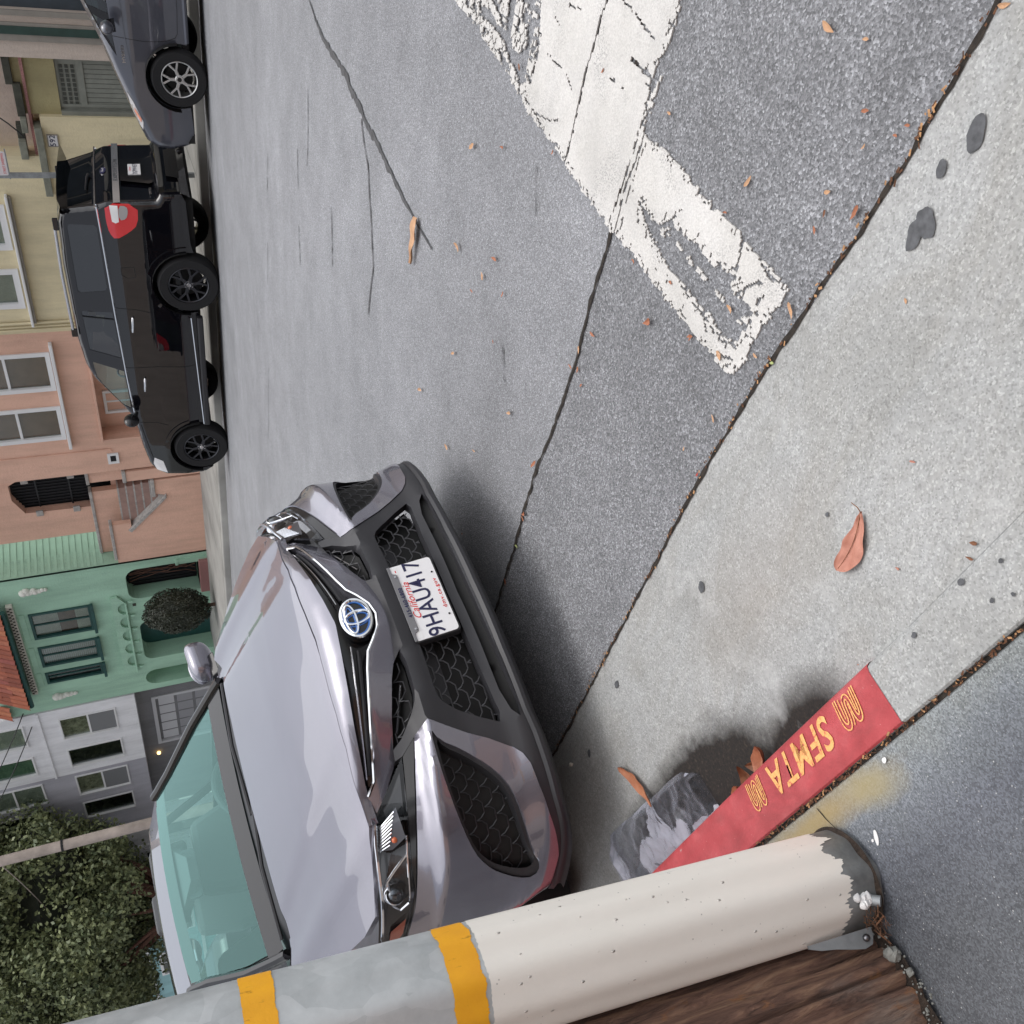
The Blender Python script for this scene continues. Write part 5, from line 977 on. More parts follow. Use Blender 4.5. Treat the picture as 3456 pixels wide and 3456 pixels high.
obj('roof', sh.band(7, 11, .05, 21), G_, car, smooth=True)
obj('rear_window', sh.band(11, 12, .05, 21, 0, .02), 'side_glass', car, smooth=True)
obj('boot_lid', sh.band(12, 14, .05, 21), G_, car, smooth=True); obj('rear_bumper', sh.band(14, 16, .04, 21), G_, car, smooth=True)
obj('underbody', MB().box(-4.75, -.25, -.62, .62, .17, .21), 'deep_black', car)
obj('front_bulkhead', MB().box(-1.2, -.50, -.60, .60, .21, .60), 'deep_black', car)
for sg in (1, -1): obj('rear_lamp', MB().grid(lambda u, v: (-4.70-.10*math.sqrt(max(0, 1-u*u))*1., sg*(.48+.34*u), .83+.12*v), np.linspace(0, 1, 8), [0, 1]), 'lamp_red', car)
# cabin
obj('dashboard', MB().grid(lambda b, v: (-1.50-.34*v+.06*(1-(b/.7)**2), b, .985+.03*math.sin(v*math.pi)-.02*v-.10*max(0, v-.8)*5), np.linspace(-.70, .70, 20), np.linspace(0, 1, 8)), 'interior_grey', car, smooth=True)
obj('dash_front', MB().box(-1.90, -1.55, -.66, .66, .45, .93), 'interior_dark', car, bevel=.03)
obj('cabin_floor', MB().box(-4.0, -1.3, -.72, .72, .25, .30), 'interior_dark', car)
sw_ = MB(); sw_.tube([(-1.98+.30*.185*math.sin(2*math.pi*k/28), .37+.185*math.cos(2*math.pi*k/28), .93+.185*.95*math.sin(2*math.pi*k/28)) for k in range(28)], .016, 8, closed=True); sw_.tube([(-1.98, .20, .93), (-1.97, .54, .93)], .022, 6); sw_.tube([(-1.97, .37, .93), (-2.03, .37, .76)], .022, 6); obj('steering_wheel', sw_, 'interior_dark', car, smooth=True)
for b_ in (.37, -.37): seat(car, -2.35, b_, .30)
for b_ in (.42, -.42): seat(car, -3.22, b_, .34)
obj('rear_view_mirror', MB().prism(rrect(.115, .033, .02), lambda u, v: (-1.93, u+.0, 1.285+v), lambda u, v: (-1.905, u, 1.285+v)), 'interior_dark', car, bevel=.004)
obj('instrument_hood', MB().grid(lambda b, v: (-1.72-.16*v, .37+b*(1-.2*v), .99+.055*math.sqrt(max(0, 1-(b/.2)**2))), np.linspace(-.2, .2, 10), [0, 1]), 'interior_dark', car, smooth=True)
for (b0, b1, av) in ((.55, -.08, -1.20), (-.02, -.58, -1.21)):
    mb = MB(); mb.tube([(-1.19-.16*b0*b0, b0, 1.022), (-1.215, (b0+b1)/2, 1.045), (-1.225-.1*b1*b1, b1, 1.035)], .008, 6); obj('wiper', mb, 'black_plastic', car)
# ------------------------------------------------------------------ black SUV across the street
def car_root(label, x_front, y_left, heading_deg, roll_deg, W2):
    """car faces -X; local a forward, b left (towards the camera), c up; origin on the ground under the nose"""
    R_ = Matrix.Rotation(math.pi+math.radians(heading_deg), 3, 'Z') @ Matrix.Rotation(math.radians(roll_deg), 3, 'X')
    return R_
def bare(name, parent):
    e = bpy.data.objects.new(name, None); COL.objects.link(e); e.empty_display_size = .1; e.parent = parent; return e
SR = Matrix.Rotation(math.pi+math.radians(.2), 3, 'Z') @ Matrix.Rotation(math.radians(4.0), 3, 'X')
zl = float(RZ(11.5)); SO = Vector((-10.17, 12.375, zl-.066)); suv = thing('suv', 'black full size suv with chrome belt line parked across the street before the pink house', 'car', SO, SR)
prof = [(-.14, .17), (-.02, .35), (.0, .64), (-.03, .95), (-.13, 1.10), (-.24, 1.17), (-.60, 1.245), (-1.14, 1.315), (-1.38, 1.45), (-1.83, 1.77), (-2.05, 1.845), (-2.5, 1.90), (-3.6, 1.915), (-4.20, 1.885), (-4.36, 1.84), (-4.46, 1.46), (-4.53, 1.30), (-4.56, .72), (-4.66, .66), (-4.67, .42), (-4.60, .30)]
ss_ = Shell(prof, [(.05, .66), (-.12, .84), (-.35, .93), (-.7, .97), (-1.2, .985), (-3.8, .985), (-4.3, .965), (-4.55, .935), (-4.75, .91)], [(.15, .97), (.3, .985), (.55, 1.), (.9, 1.), (1.2, .985), (1.36, .96), (1.6, .89), (1.92, .80)], ([-5, -4.2, -1.6, -1.2, 0], [.06, .07, .07, .09, .10]), .02)
fa, ra, R_ = -.60, -3.42, .40; ww_ = .455
def warch(ca): return [(ca-ww_*math.cos(t_), .40+ww_*math.sin(t_)) for t_ in np.linspace(-.2, math.pi+.2, 20)]
low = [(-.10, .24), (-.02, .35), (.0, .64), (-.03, .95), (-.13, 1.10), (-.24, 1.17), (-.60, 1.245), (-1.14, 1.315), (-1.17, 1.285), (-2.0, 1.335), (-3.0, 1.372), (-4.2, 1.402), (-4.48, 1.41), (-4.53, 1.30), (-4.56, .72), (-4.66, .66), (-4.67, .42), (-4.58, .36), (-4.0, .34)]+warch(ra)+[(-2.9, .29), (-1.15, .27)]+warch(fa)
up = [(-1.17, 1.285), (-1.14, 1.315), (-1.38, 1.45), (-1.83, 1.77), (-2.05, 1.845), (-2.5, 1.90), (-3.6, 1.915), (-4.20, 1.885), (-4.36, 1.84), (-4.46, 1.46), (-4.48, 1.41), (-4.2, 1.402), (-3.0, 1.372), (-2.0, 1.335)]
fw_ = [(-1.37, 1.33), (-1.42, 1.44), (-1.72, 1.655), (-1.86, 1.725), (-2.13, 1.755), (-2.02, 1.36)]; rw_ = [(-2.24, 1.375), (-2.33, 1.765), (-2.94, 1.79), (-2.97, 1.40)]; qw_ = [(-3.34, 1.425), (-3.29, 1.445), (-3.22, 1.76), (-3.25, 1.79), (-4.14, 1.79), (-4.19, 1.76), (-4.22, 1.47), (-4.19, 1.44)]
B_ = 'black_paint'
for sg in (1, -1):
    patch('side_panel', low, ss_.sp(sg), B_, suv, h=.032, hb=.02, skirt=(0, -sg*.03, 0)); patch('window_surround', up, ss_.sp(sg), B_, suv, holes=[fw_, rw_, qw_], h=.03, hb=.02, skirt=(0, -sg*.02, 0))
    patch('front_window', fw_, ss_.sp(sg, -.006), 'side_glass', suv, h=.08, hb=.05)
    for q, nm in ((rw_, 'rear_window'), (qw_, 'quarter_window')): patch(nm, q, ss_.sp(sg, -.006), 'tint_glass', suv, h=.08, hb=.05)
    obj('window_bar', MB().tube([ss_.sp(sg, .0)(-2.86, 1.40), ss_.sp(sg, .0)(-2.86, 1.785)], .010, 5), 'gloss_black', suv)
    L = [(-1.12, 1.285), (-1.6, 1.315), (-2.0, 1.335), (-3.0, 1.372), (-4.2, 1.402), (-4.49, 1.412)]; obj('belt_chrome', MB().tube([ss_.sp(sg, .004)(*q) for q in resample(L, .06, False)], .013, 6), 'chrome', suv, smooth=True)
    L = [(-2.55, 1.905), (-2.65, 1.93), (-3.5, 1.945), (-4.12, 1.93), (-4.22, 1.895)]; obj('roof_rail', MB().tube([(a_, sg*.75, c_) for a_, c_ in resample(L, .08, False)], .020, 8), 'satin_chrome', suv, smooth=True); obj('rail_foot', MB().box(-2.66, -2.54, sg*.73, sg*.77, 1.88, 1.955), B_, suv, bevel=.01); obj('rail_foot', MB().box(-4.26, -4.1, sg*.73, sg*.77, 1.88, 1.945), B_, suv, bevel=.01)
    for pts in ([(-1.11, 1.26), (-1.10, 1.0), (-1.04, .85)], [(-2.08, 1.33), (-2.10, .9), (-2.08, .60), (-2.10, .36)], [(-3.05, 1.37), (-3.03, 1.1), (-2.98, .90)], [(-3.55, 1.22), (-3.65, 1.22), (-3.67, 1.06), (-3.52, 1.05), (-3.50, 1.15), (-3.55, 1.22)]):
        obj('panel_gap', MB().tube([ss_.sp(sg, .0005)(*q) for q in resample(pts, .04, False)], .004, 4), 'deep_black', suv)
    for da, dc in ((-1.80, 1.105), (-2.80, 1.165)):
        hd_ = obj('door_handle', MB().tube([ss_.sp(sg, .022)(da+q, dc+q*.10) for q in (-.12, -.105, 0, .105, .12)], [.006, .016, .018, .016, .006], 8), 'chrome', suv, smooth=True); obj('handle_cup', MB().sphere(ss_.sp(sg, -.03)(da+.02, dc-.01), .05, 10, 6, (1.3, .7, .8)), 'deep_black', hd_)
    patch('door_crease', [(-1.2, .62), (-2.95, .72), (-2.95, .735), (-1.2, .64)], ss_.sp(sg, .012), B_, suv, h=.06, hb=.05, skirt=(0, -sg*.012, 0))
    obj('running_board', MB().box(-2.92, -1.05, sg*.88, sg*.985, .25, .33), 'black_plastic', suv, bevel=.02); obj('rocker_chrome', MB().tube([ss_.sp(sg, .006)(-1.0, .335), ss_.sp(sg, .006)(-2.95, .405)], .012, 6), 'chrome', suv, smooth=True)
    patch('fender_flare', [(ra-(.53)*math.cos(t_), .40+.53*math.sin(t_)) for t_ in np.linspace(0, math.pi, 20)]+[(ra-.455*math.cos(t_), .40+.455*math.sin(t_)) for t_ in np.linspace(math.pi, 0, 20)], ss_.sp(sg, .018), B_, suv, h=.05, hb=.03, skirt=(0, -sg*.02, 0))
    patch('fender_flare', [(fa-(.53)*math.cos(t_), .40+.53*math.sin(t_)) for t_ in np.linspace(0.3, math.pi, 20)]+[(fa-.455*math.cos(t_), .40+.455*math.sin(t_)) for t_ in np.linspace(math.pi, .3, 20)], ss_.sp(sg, .014), B_, suv, h=.05, hb=.03, skirt=(0, -sg*.02, 0))
    for ca_ in (fa, ra):
        wheel(suv, ca_, sg*.84, .40, .40, .262, .27, (6, .26, 'alloy_dark'), sg); obj('wheel_well', MB().grid(lambda t_, v: (ca_-.46*math.cos(t_), sg*(.965-.38*v), .40+.46*math.sin(t_)), np.linspace(0, math.pi, 16), [0, 1]), 'deep_black', suv)
    tl = patch('tail_lamp', chaikin([(-4.52, 1.315), (-4.30, 1.32), (-4.14, 1.30), (-4.05, 1.235), (-4.16, 1.06), (-4.27, .95), (-4.53, .93)], 1), ss_.sp(sg, .012), 'lamp_red', suv, h=.04, hb=.03, skirt=(0, -sg*.015, 0))
    patch('reverse_lamp', [(-4.51, 1.26), (-4.30, 1.25), (-4.28, 1.21), (-4.30, 1.17), (-4.51, 1.165)], ss_.sp(sg, .018), 'lamp_white', tl, h=.05, hb=.04); patch('signal_lamp', chaikin([(-4.51, 1.16), (-4.32, 1.165), (-4.34, 1.08), (-4.44, 1.05), (-4.51, 1.06)], 1), ss_.sp(sg, .018), 'lamp_smoke', tl, h=.05, hb=.04)
    hl_ = patch('headlamp', [(-.16, 1.08), (-.30, 1.12), (-.42, 1.10), (-.34, .98), (-.10, .93)], ss_.sp(sg, .006), 'lamp_white', suv, h=.04, hb=.03, skirt=(0, -sg*.02, 0)); obj('hood_slot', MB().tube([ss_.sp(sg, .002)(-.42, 1.12), ss_.sp(sg, .002)(-1.05, 1.23)], .007, 5), 'deep_black', suv)
    mi = bare('door_mirror', suv); obj('mirror_shell', MB().sphere((-1.32, sg*1.11, 1.34), 1., 14, 10, (.075, .13, .105)), 'gloss_black', mi, smooth=True); obj('mirror_arm', MB().tube([(-1.32, sg*.93, 1.27), (-1.32, sg*1.06, 1.29)], .03, 8), 'gloss_black', mi); obj('mirror_trim', MB().tube([(-1.28, sg*1.20, 1.30), (-1.24, sg*1.10, 1.305), (-1.26, sg*1.0, 1.30)], .012, 6), 'chrome', mi)
obj('bonnet', ss_.band(3, 7, .06, 17), B_, suv, smooth=True); obj('windscreen', ss_.band(7, 9, .06, 17, 0, .01), 'side_glass', suv, smooth=True); obj('roof', ss_.band(9, 13, .08, 17), B_, suv, smooth=True); obj('front_grille', ss_.band(0, 3, .05, 17), 'black_plastic', suv, smooth=True)
obj('liftgate', ss_.band(15, 17, .05, 17), B_, suv, smooth=True); obj('rear_glass', ss_.band(13, 15, .05, 17, 0, .03), 'tint_glass', suv, smooth=True); obj('rear_bumper', ss_.band(17, 20, .04, 17), B_, suv, smooth=True)
rp = np.array(prof[13:])[::-1]
def rear(b, c, off=0.): a_ = float(np.interp(c, rp[:, 1], rp[:, 0])); e_ = max(.3, ss_.side(a_, c)); return (a_-.02*(1-min(1, (b/e_)**2))-off, b, c)
obj('roof_spoiler', MB().grid(lambda b, v: (-4.30-.24*v, b*.83, 1.885-.02*v-.02*b*b), np.linspace(-1, 1, 14), [0, 1]).grid(lambda b, v: (-4.54+.20*v, b*.83, 1.865-.02*b*b-.055*v), np.linspace(-1, 1, 14), [0, 1]), B_, suv, smooth=True)
RS = lambda off: (lambda b, c: rear(b, c, off))
patch('chrome_bar', [(-.87, 1.13), (.87, 1.13), (.87, 1.21), (-.87, 1.21)], RS(.014), mat('bright_trim', (.72, .73, .75), .22, .85), suv, h=.08, hb=.06, skirt=(.014, 0, 0)); obj('glass_chrome', MB().tube([rear(b_, 1.43, .008) for b_ in np.linspace(-.89, .89, 24)], .011, 6), 'satin_chrome', suv, smooth=True)
patch('plate_recess', [(-.42, .70), (.42, .70), (.30, 1.12), (-.30, 1.12)], RS(.004), 'gloss_black', suv, h=.08)
pl = bare('number_plate', suv); patch('plate', rect(-.155, .155, .86, 1.015), RS(.016), 'plate_white', pl, h=.2, skirt=(.01, 0, 0), smooth=False)
c0 = rear(0, .93, .0175); place_text('plate_lettering', '7GPW457', 'plate_blue', pl, (c0[0], 0, .925), (0, -1, 0), (0, 0, 1), size=.085, sx=.85); place_text('plate_lettering', 'California', 'plate_red', pl, (c0[0], 0, .99), (0, -1, 0), (0, 0, 1), size=.03)
em2 = bare('emblem', suv); ov = [(.085*math.cos(q), .036*math.sin(q)) for q in np.linspace(0, 2*math.pi, 25)[:-1]]
obj('oval_rim', MB().prism([(u*1.12, v*1.2) for u, v in ov], lambda u, v: rear(u, 1.32+v, .012), lambda u, v: rear(u, 1.32+v, 0)), 'chrome', em2); obj('oval', MB().prism(ov, lambda u, v: rear(u, 1.32+v, .015), lambda u, v: rear(u, 1.32+v, 0)), 'plate_blue', em2); place_text('oval_script', 'Ford', 'lamp_white', em2, (rear(0, 1.32, .017)[0], 0, 1.32), (0, -1, 0), (0, 0, 1), size=.055, shear=.3)
place_text('model_lettering', 'EXPEDITION', 'interior_dark', suv, (rear(0, 1.17, .0165)[0], 0, 1.17), (0, -1, 0), (0, 0, 1), size=.075, sx=1.35, spacing=1.15); place_text('trim_lettering', 'LIMITED', 'chrome', suv, (rear(.62, .77, .006)[0], .60, .765), (0, -1, 0), (0, 0, 1), size=.04, sx=1.3)
obj('rear_wiper', MB().tube([rear(.0, 1.50, .03), rear(.1, 1.52, .035), rear(.42, 1.535, .03)], [.018, .012, .006], 6), 'black_plastic', suv); obj('bumper_step', MB().grid(lambda b, v: (-4.60-.10*v, b, .665+.004*(1-v)), np.linspace(-.80, .80, 8), [0, 1]), 'black_plastic', suv)
patch('bumper_insert', [(-.46, .40), (.46, .40), (.40, .56), (-.40, .56)], RS(.006), 'deep_black', suv, h=.1); obj('exhaust', MB().lathe([(.035, 0), (.035, -.16), (.03, -.16), (.03, 0)], 12, 'x', (-4.5, -.62, .31)), 'satin_dark', suv)
obj('underbody', MB().box(-4.55, -.2, -.78, .78, .27, .36), 'deep_black', suv); obj('cabin_floor', MB().box(-4.4, -1.2, -.85, .85, .5, .56), 'interior_dark', suv)
for b_ in (.42, -.42): seat(suv, -2.05, b_, .62)
obj('steering_wheel', MB().tube([(-1.75+.06*math.sin(2*math.pi*k/22), .42+.18*math.cos(2*math.pi*k/22), 1.30+.17*math.sin(2*math.pi*k/22)) for k in range(22)], .015, 6, closed=True), 'interior_grey', suv, smooth=True)
obj('cabin_partition', MB().box(-2.95, -2.9, -.8, .8, .56, 1.70), 'interior_dark', suv); obj('cabin_dash', MB().box(-1.5, -1.2, -.8, .8, .6, 1.27), 'interior_dark', suv)
# ------------------------------------------------------------------ slate hatchback, front corner in view
PO = Vector((-5.02, 12.36, zl-.058)); PR = Matrix.Rotation(math.pi+math.radians(.8), 3, 'Z') @ Matrix.Rotation(math.radians(4.0), 3, 'X'); pri = thing('hatchback', 'slate grey hybrid hatchback with silver split spoke wheel parked behind the black suv', 'car', PO, PR)
prof = [(-.16, .17), (-.05, .25), (.0, .45), (-.02, .62), (-.10, .73), (-.26, .80), (-.50, .885), (-.90, 1.025), (-1.22, 1.13), (-1.60, 1.285), (-2.05, 1.43), (-2.5, 1.49), (-3.0, 1.475), (-3.6, 1.38), (-4.2, 1.17), (-4.40, 1.10), (-4.46, .75), (-4.48, .45), (-4.40, .25)]
ps = Shell(prof, [(.02, .50), (-.10, .66), (-.30, .79), (-.6, .855), (-1., .875), (-3.6, .875), (-4.2, .84), (-4.5, .76)], [(.15, .97), (.3, .99), (.55, 1.), (.8, .995), (1.0, .95), (1.2, .86), (1.5, .72)], ([-5, -1.5, -1.1, -.5, 0], [.06, .06, .09, .12, .12]), .02)
fa, ra, wr2 = -.89, -3.60, .365
def wa2(ca): return [(ca-wr2*math.cos(t_), .315+wr2*math.sin(t_)) for t_ in np.linspace(-.3, math.pi+.3, 20)]
low = [(-.30, .19), (-.12, .19), (-.05, .25), (.0, .45), (-.02, .62), (-.10, .73), (-.26, .80), (-.50, .885), (-.90, 1.025), (-1.22, 1.13), (-1.30, 1.10), (-1.05, .955), (-1.35, .985), (-2.2, 1.02), (-3.3, 1.05), (-4.1, 1.10), (-4.4, 1.10), (-4.46, .75), (-4.48, .45), (-4.40, .25), (-4.0, .20)]+wa2(ra)+[(-3.2, .19), (-1.3, .19)]+wa2(fa)
up = [(-1.05, .955), (-1.30, 1.10), (-1.22, 1.13), (-1.60, 1.285), (-2.05, 1.43), (-2.5, 1.49), (-3.0, 1.475), (-3.6, 1.38), (-4.2, 1.17), (-4.4, 1.10), (-4.1, 1.10), (-3.3, 1.05), (-2.2, 1.02), (-1.35, .985)]
q1 = [(-1.16, .985), (-1.30, 1.075), (-1.47, 1.165), (-1.40, 1.0)]; q2 = [(-1.50, 1.01), (-1.57, 1.215), (-2.05, 1.37), (-2.45, 1.42), (-2.45, 1.045)]; q3 = [(-2.53, 1.05), (-2.53, 1.42), (-3.0, 1.405), (-3.5, 1.32), (-3.75, 1.10)]
for sg in (1, -1):
    patch('side_panel', low, ps.sp(sg), 'slate_paint', pri, h=.03, hb=.02, skirt=(0, -sg*.03, 0)); patch('window_surround', up, ps.sp(sg), 'slate_paint', pri, holes=[[(-1.06, .965), (-1.33, 1.115), (-1.60, 1.24), (-2.05, 1.385), (-2.5, 1.44), (-3.0, 1.425), (-3.5, 1.335), (-3.9, 1.11), (-3.3, 1.065), (-2.2, 1.035), (-1.35, .995)]], h=.05, hb=.03, skirt=(0, -sg*.02, 0))
    patch('pillar_frame', [(-1.05, .96), (-1.33, 1.12), (-1.60, 1.245), (-2.05, 1.39), (-2.5, 1.445), (-3.0, 1.43), (-3.5, 1.34), (-3.95, 1.11), (-3.3, 1.06), (-2.2, 1.03), (-1.35, .99)], ps.sp(sg, -.008), 'gloss_black', pri, holes=[q1, q2, q3], h=.05, hb=.03)
    for q in (q1, q2, q3): patch('side_window', q, ps.sp(sg, -.010), 'side_glass', pri, h=.07, hb=.04)
    for pts in ([(-1.28, .99), (-1.27, .87), (-1.25, .60), (-1.29, .34), (-1.38, .285), (-2.3, .28)], [(-2.5, 1.03), (-2.48, .6), (-2.5, .28)]): obj('panel_gap', MB().tube([ps.sp(sg, .0005)(*q) for q in resample(chaikin(pts, 1, False), .04, False)], .003, 4), 'deep_black', pri)
    patch('shoulder_crease', [(-.88, .815), (-1.3, .86), (-3.4, .94), (-3.4, .955), (-1.3, .872), (-.88, .822)], ps.sp(sg, .008), 'slate_paint', pri, h=.06, hb=.05, skirt=(0, -sg*.008, 0))
    obj('sill_panel', MB().tube([ps.sp(sg, -.01)(-1.26, .205), ps.sp(sg, -.01)(-3.2, .205)], .03, 8), 'slate_paint', pri, smooth=True)
    for ca_ in (fa, ra): wheel(pri, ca_, sg*.765, .315, .315, .205, .195, (5, .27, 'alloy_silver'), sg); obj('wheel_well', MB().grid(lambda t_, v: (ca_-.37*math.cos(t_), sg*(.86-.33*v), .315+.37*math.sin(t_)), np.linspace(0, math.pi, 16), [0, 1]), 'deep_black', pri)
    hl_ = patch('headlamp', [(-.24, .765), (-.46, .865), (-.68, .90), (-.58, .845), (-.36, .755)], ps.sp(sg, .006), 'lamp_smoke', pri, h=.04, hb=.03, skirt=(0, -sg*.02, 0)); patch('marker_lamp', [(-.34, .780), (-.46, .838), (-.51, .842), (-.39, .772)], ps.sp(sg, .010), mat('lamp_coral', (.60, .22, .14), .25), hl_, h=.04, hb=.03)
    mi = bare('door_mirror', pri); obj('mirror_shell', MB().sphere((-1.44, sg*.985, 1.03), 1., 14, 10, (.07, .115, .07)), 'slate_paint', mi, smooth=True); obj('mirror_arm', MB().prism([(-1.36, .94), (-1.50, .95), (-1.49, .99), (-1.40, .99)], lambda u, v: (u, sg*.84, v), lambda u, v: (u-.02, sg*.94, v+.03)), 'gloss_black', mi)
b0 = ps.sp(1, .003)(-1.10, .90); place_text('badge_lettering', 'HYBRID', 'chrome', pri, (-1.10, b0[1], .895), (-1, 0, 0), (0, 0, 1), size=.045, sx=1.2, bold=.001)
obj('bonnet', ps.band(4, 8, .06, 17), 'slate_paint', pri, smooth=True); obj('windscreen', ps.band(8, 10, .06, 17, 0, .01), 'side_glass', pri, smooth=True); obj('roof', ps.band(10, 13, .08, 17), 'slate_paint', pri, smooth=True); obj('hatch_glass', ps.band(13, 15, .06, 17), 'tint_glass', pri, smooth=True); obj('tailgate', ps.band(15, 18, .05, 17), 'slate_paint', pri, smooth=True); obj('front_bumper', ps.band(0, 4, .04, 17), 'slate_paint', pri, smooth=True)
obj('underbody', MB().box(-4.4, -.1, -.72, .72, .18, .26), 'deep_black', pri); obj('cabin_floor', MB().box(-4.2, -1.3, -.75, .75, .30, .36), 'interior_dark', pri)
for b_ in (.37, -.37): seat(pri, -2.2, b_, .35)
# ------------------------------------------------------------------ dark SUV parked behind the saloon: its own copy of the body
b2 = copy_tree(suv); b2['label'] = 'dark suv with silver roof rail parked behind the grey saloon, mostly hidden by the pole'
_p = CT + CR @ Vector((-6.1, .05, 0)); b2.matrix_world = Matrix.Translation((_p.x, _p.y, float(RZ(_p.y))-.03)) @ CR.to_4x4()
suv['group'] = 'full size suvs'; b2['group'] = 'full size suvs'
# ================================================================== POLE AND LITTER IN THE FOREGROUND
t = NT('galvanised_sheet')
v = t.vor(26, 'Color', vec=t.tc(scale=(1, 1, .7))); sp2 = t.n('SeparateColor'); t.l(v, sp2.inputs[0])
c = t.ramp(sp2.outputs[0], [(0, (.42, .455, .465)), (.5, (.52, .555, .565)), (1, (.62, .65, .66))]); c = t.mix(.55, c, t.ramp(t.noise(9, 6, .65), [(.3, (.33, .355, .365)), (.7, (.66, .69, .70))]))
sx_ = t.n('SeparateXYZ'); t.l(t.tc(), sx_.inputs[0]); grime = t.math('MULTIPLY', t.ramp(sx_.outputs[2], [(.05, 1.), (.13, 0.)]), .8); c = t.mix(grime, c, t.ramp(t.noise(30, 6, .7), [(.3, (.05, .05, .048)), (.7, (.16, .165, .16))]))
gr = t.ramp(t.noise(7, 3, .5, t.tc(scale=(1, 1, .35))), [(.58, 0.), (.68, .35)]); c = t.mix(gr, c, (.16, .17, .17))
t.set(Base_Color=c, Metallic=.35, Roughness=t.ramp(t.noise(14, 4), [(.3, .38), (.7, .6)]), Normal=t.bump(t.noise(60, 4), .12, .003)); MATS['galvanised_sheet'] = t.m
t = NT('white_coat')
c = t.ramp(t.noise(6, 6, .6, t.tc(scale=(1, 1, .3))), [(.25, (.74, .71, .65)), (.6, (.82, .79, .73)), (.85, (.80, .80, .77))])
spk = t.math('MULTIPLY', t.ramp(t.vor(55, 'Distance'), [(.05, 1.), (.10, 0.)]), t.ramp(t.noise(7, 3), [(.40, 0.), (.52, 1.)])); c = t.mix(t.math('MULTIPLY', spk, .7), c, (.22, .21, .20))
scr = t.ramp(t.noise(60, 4, .6, t.tc(scale=(1, 1, .06))), [(.68, 0.), (.74, .55)]); c = t.mix(scr, c, (.40, .40, .39))
tl_ = blob(t, -1.80, .36, .05, .05, 0, .9, .4, 14); lumps = t.ramp(t.vor(42, 'Distance', vec=t.tc(scale=(1, 1, .6))), [(.0, 1.), (.10, 0.)])
t.set(Base_Color=c, Roughness=.42, Normal=t.bump(lumps, .9, .007, t.bump(t.noise(120, 5, .6), .12, .003))); MATS['white_coat'] = t.m
t = NT('yellow_coat'); c = t.ramp(t.noise(10, 5, .6), [(.3, (.76, .34, .012)), (.7, (.88, .43, .012))]); c = t.mix(1., c, t.ramp(t.noise(90, 4, .7, t.tc(scale=(1, 1, .3))), [(.26, .55), (.36, 1.)]), 'MULTIPLY'); t.set(Base_Color=c, Roughness=.5, Normal=t.bump(t.noise(150, 4), .2, .002)); MATS['yellow_coat'] = t.m
t = NT('old_wood')
vv_ = t.tc(scale=(14, 14, 1.6)); n1 = t.noise(3., 8, .68, vv_, 1.2); n2 = t.noise(1.1, 5, .6, t.tc(scale=(6, 6, 2.)))
c = t.ramp(n1, [(.28, (.025, .016, .012)), (.38, (.10, .055, .04)), (.50, (.19, .105, .075)), (.64, (.31, .185, .12)), (.78, (.46, .34, .25))])
c = t.mix(t.ramp(n2, [(.55, 0.), (.68, .75)]), c, t.ramp(n1, [(.3, (.10, .085, .075)), (.7, (.36, .31, .27))])); c = t.mix(t.ramp(t.noise(2.3, 5, .65, t.tc(scale=(6, 6, 3)), .7), [(.58, 0.), (.66, .65)]), c, (.36, .16, .06)); c = t.mix(t.ramp(t.noise(3., 6, .7, t.tc(scale=(16, 16, 1.1)), .5), [(.30, .85), (.40, 0.)]), c, (.012, .008, .006))
t.set(Base_Color=c, Roughness=.85, Normal=t.bump(n1, .9, .02, t.bump(t.noise(8, 6, .7, vv_), .6, .008))); MATS['old_wood'] = t.m
GBp = Vector((-1.717, .434, .062)); GAX = Vector((.0406, .0590, .9974)).normalized()
pole = thing('utility_pole', 'thick weathered wooden utility pole with a painted metal cable guard beside the red kerb', 'pole', (-1.90, .227, kt(-.35)))
PIV = Matrix.Translation(pole.location).inverted()
def gframe(): 
    ex = Vector((.97, -.25, 0)); ex = (ex-GAX*ex.dot(GAX)).normalized(); return ex, GAX.cross(ex)
EX, EY = gframe()
def gpt(th, h, off=0.):
    r_ = .0975+off+.0022*math.cos(5*th+.6)+.0022*math.cos(9*th); return tuple(PIV @ (GBp+GAX*h+(EX*math.cos(th)+EY*math.sin(th))*r_))
ths = np.linspace(0, 2*math.pi, 73)
gd_ = obj('cable_guard', MB().grid(lambda h, th: gpt(th, h), np.linspace(-.08, 3.4, 40), ths), 'galvanised_sheet', pole, smooth='all')
def coat(name, h0, h1, m, rag0, rag1, seed, n=26):
    def f(v, th):
        r0 = rag0*(mnoise.fractal(Vector((math.cos(th)*3, math.sin(th)*3, seed)), 1., 2., 4)+.35*mnoise.fractal(Vector((math.cos(th)*24, math.sin(th)*24, seed)), 1., 2., 3)); r1 = rag1*(mnoise.fractal(Vector((math.cos(th)*3, math.sin(th)*3, seed+9)), 1., 2., 4)+.4*mnoise.noise(Vector((math.cos(th)*19, math.sin(th)*19, seed+4))))
        return gpt(th, (h0+r0)*(1-v)+(h1+r1)*v, .0011)
    return obj(name, MB().grid(f, np.linspace(0, 1, n), np.linspace(0, 2*math.pi, 401)), m, gd_, smooth='all')
coat('white_paint', .060, .818, 'white_coat', .030, .004, 1, 60); coat('yellow_band', .8245, .883, 'yellow_coat', .005, .004, 5, 6); coat('yellow_band', 1.157, 1.209, 'yellow_coat', .003, .003, 8, 6)
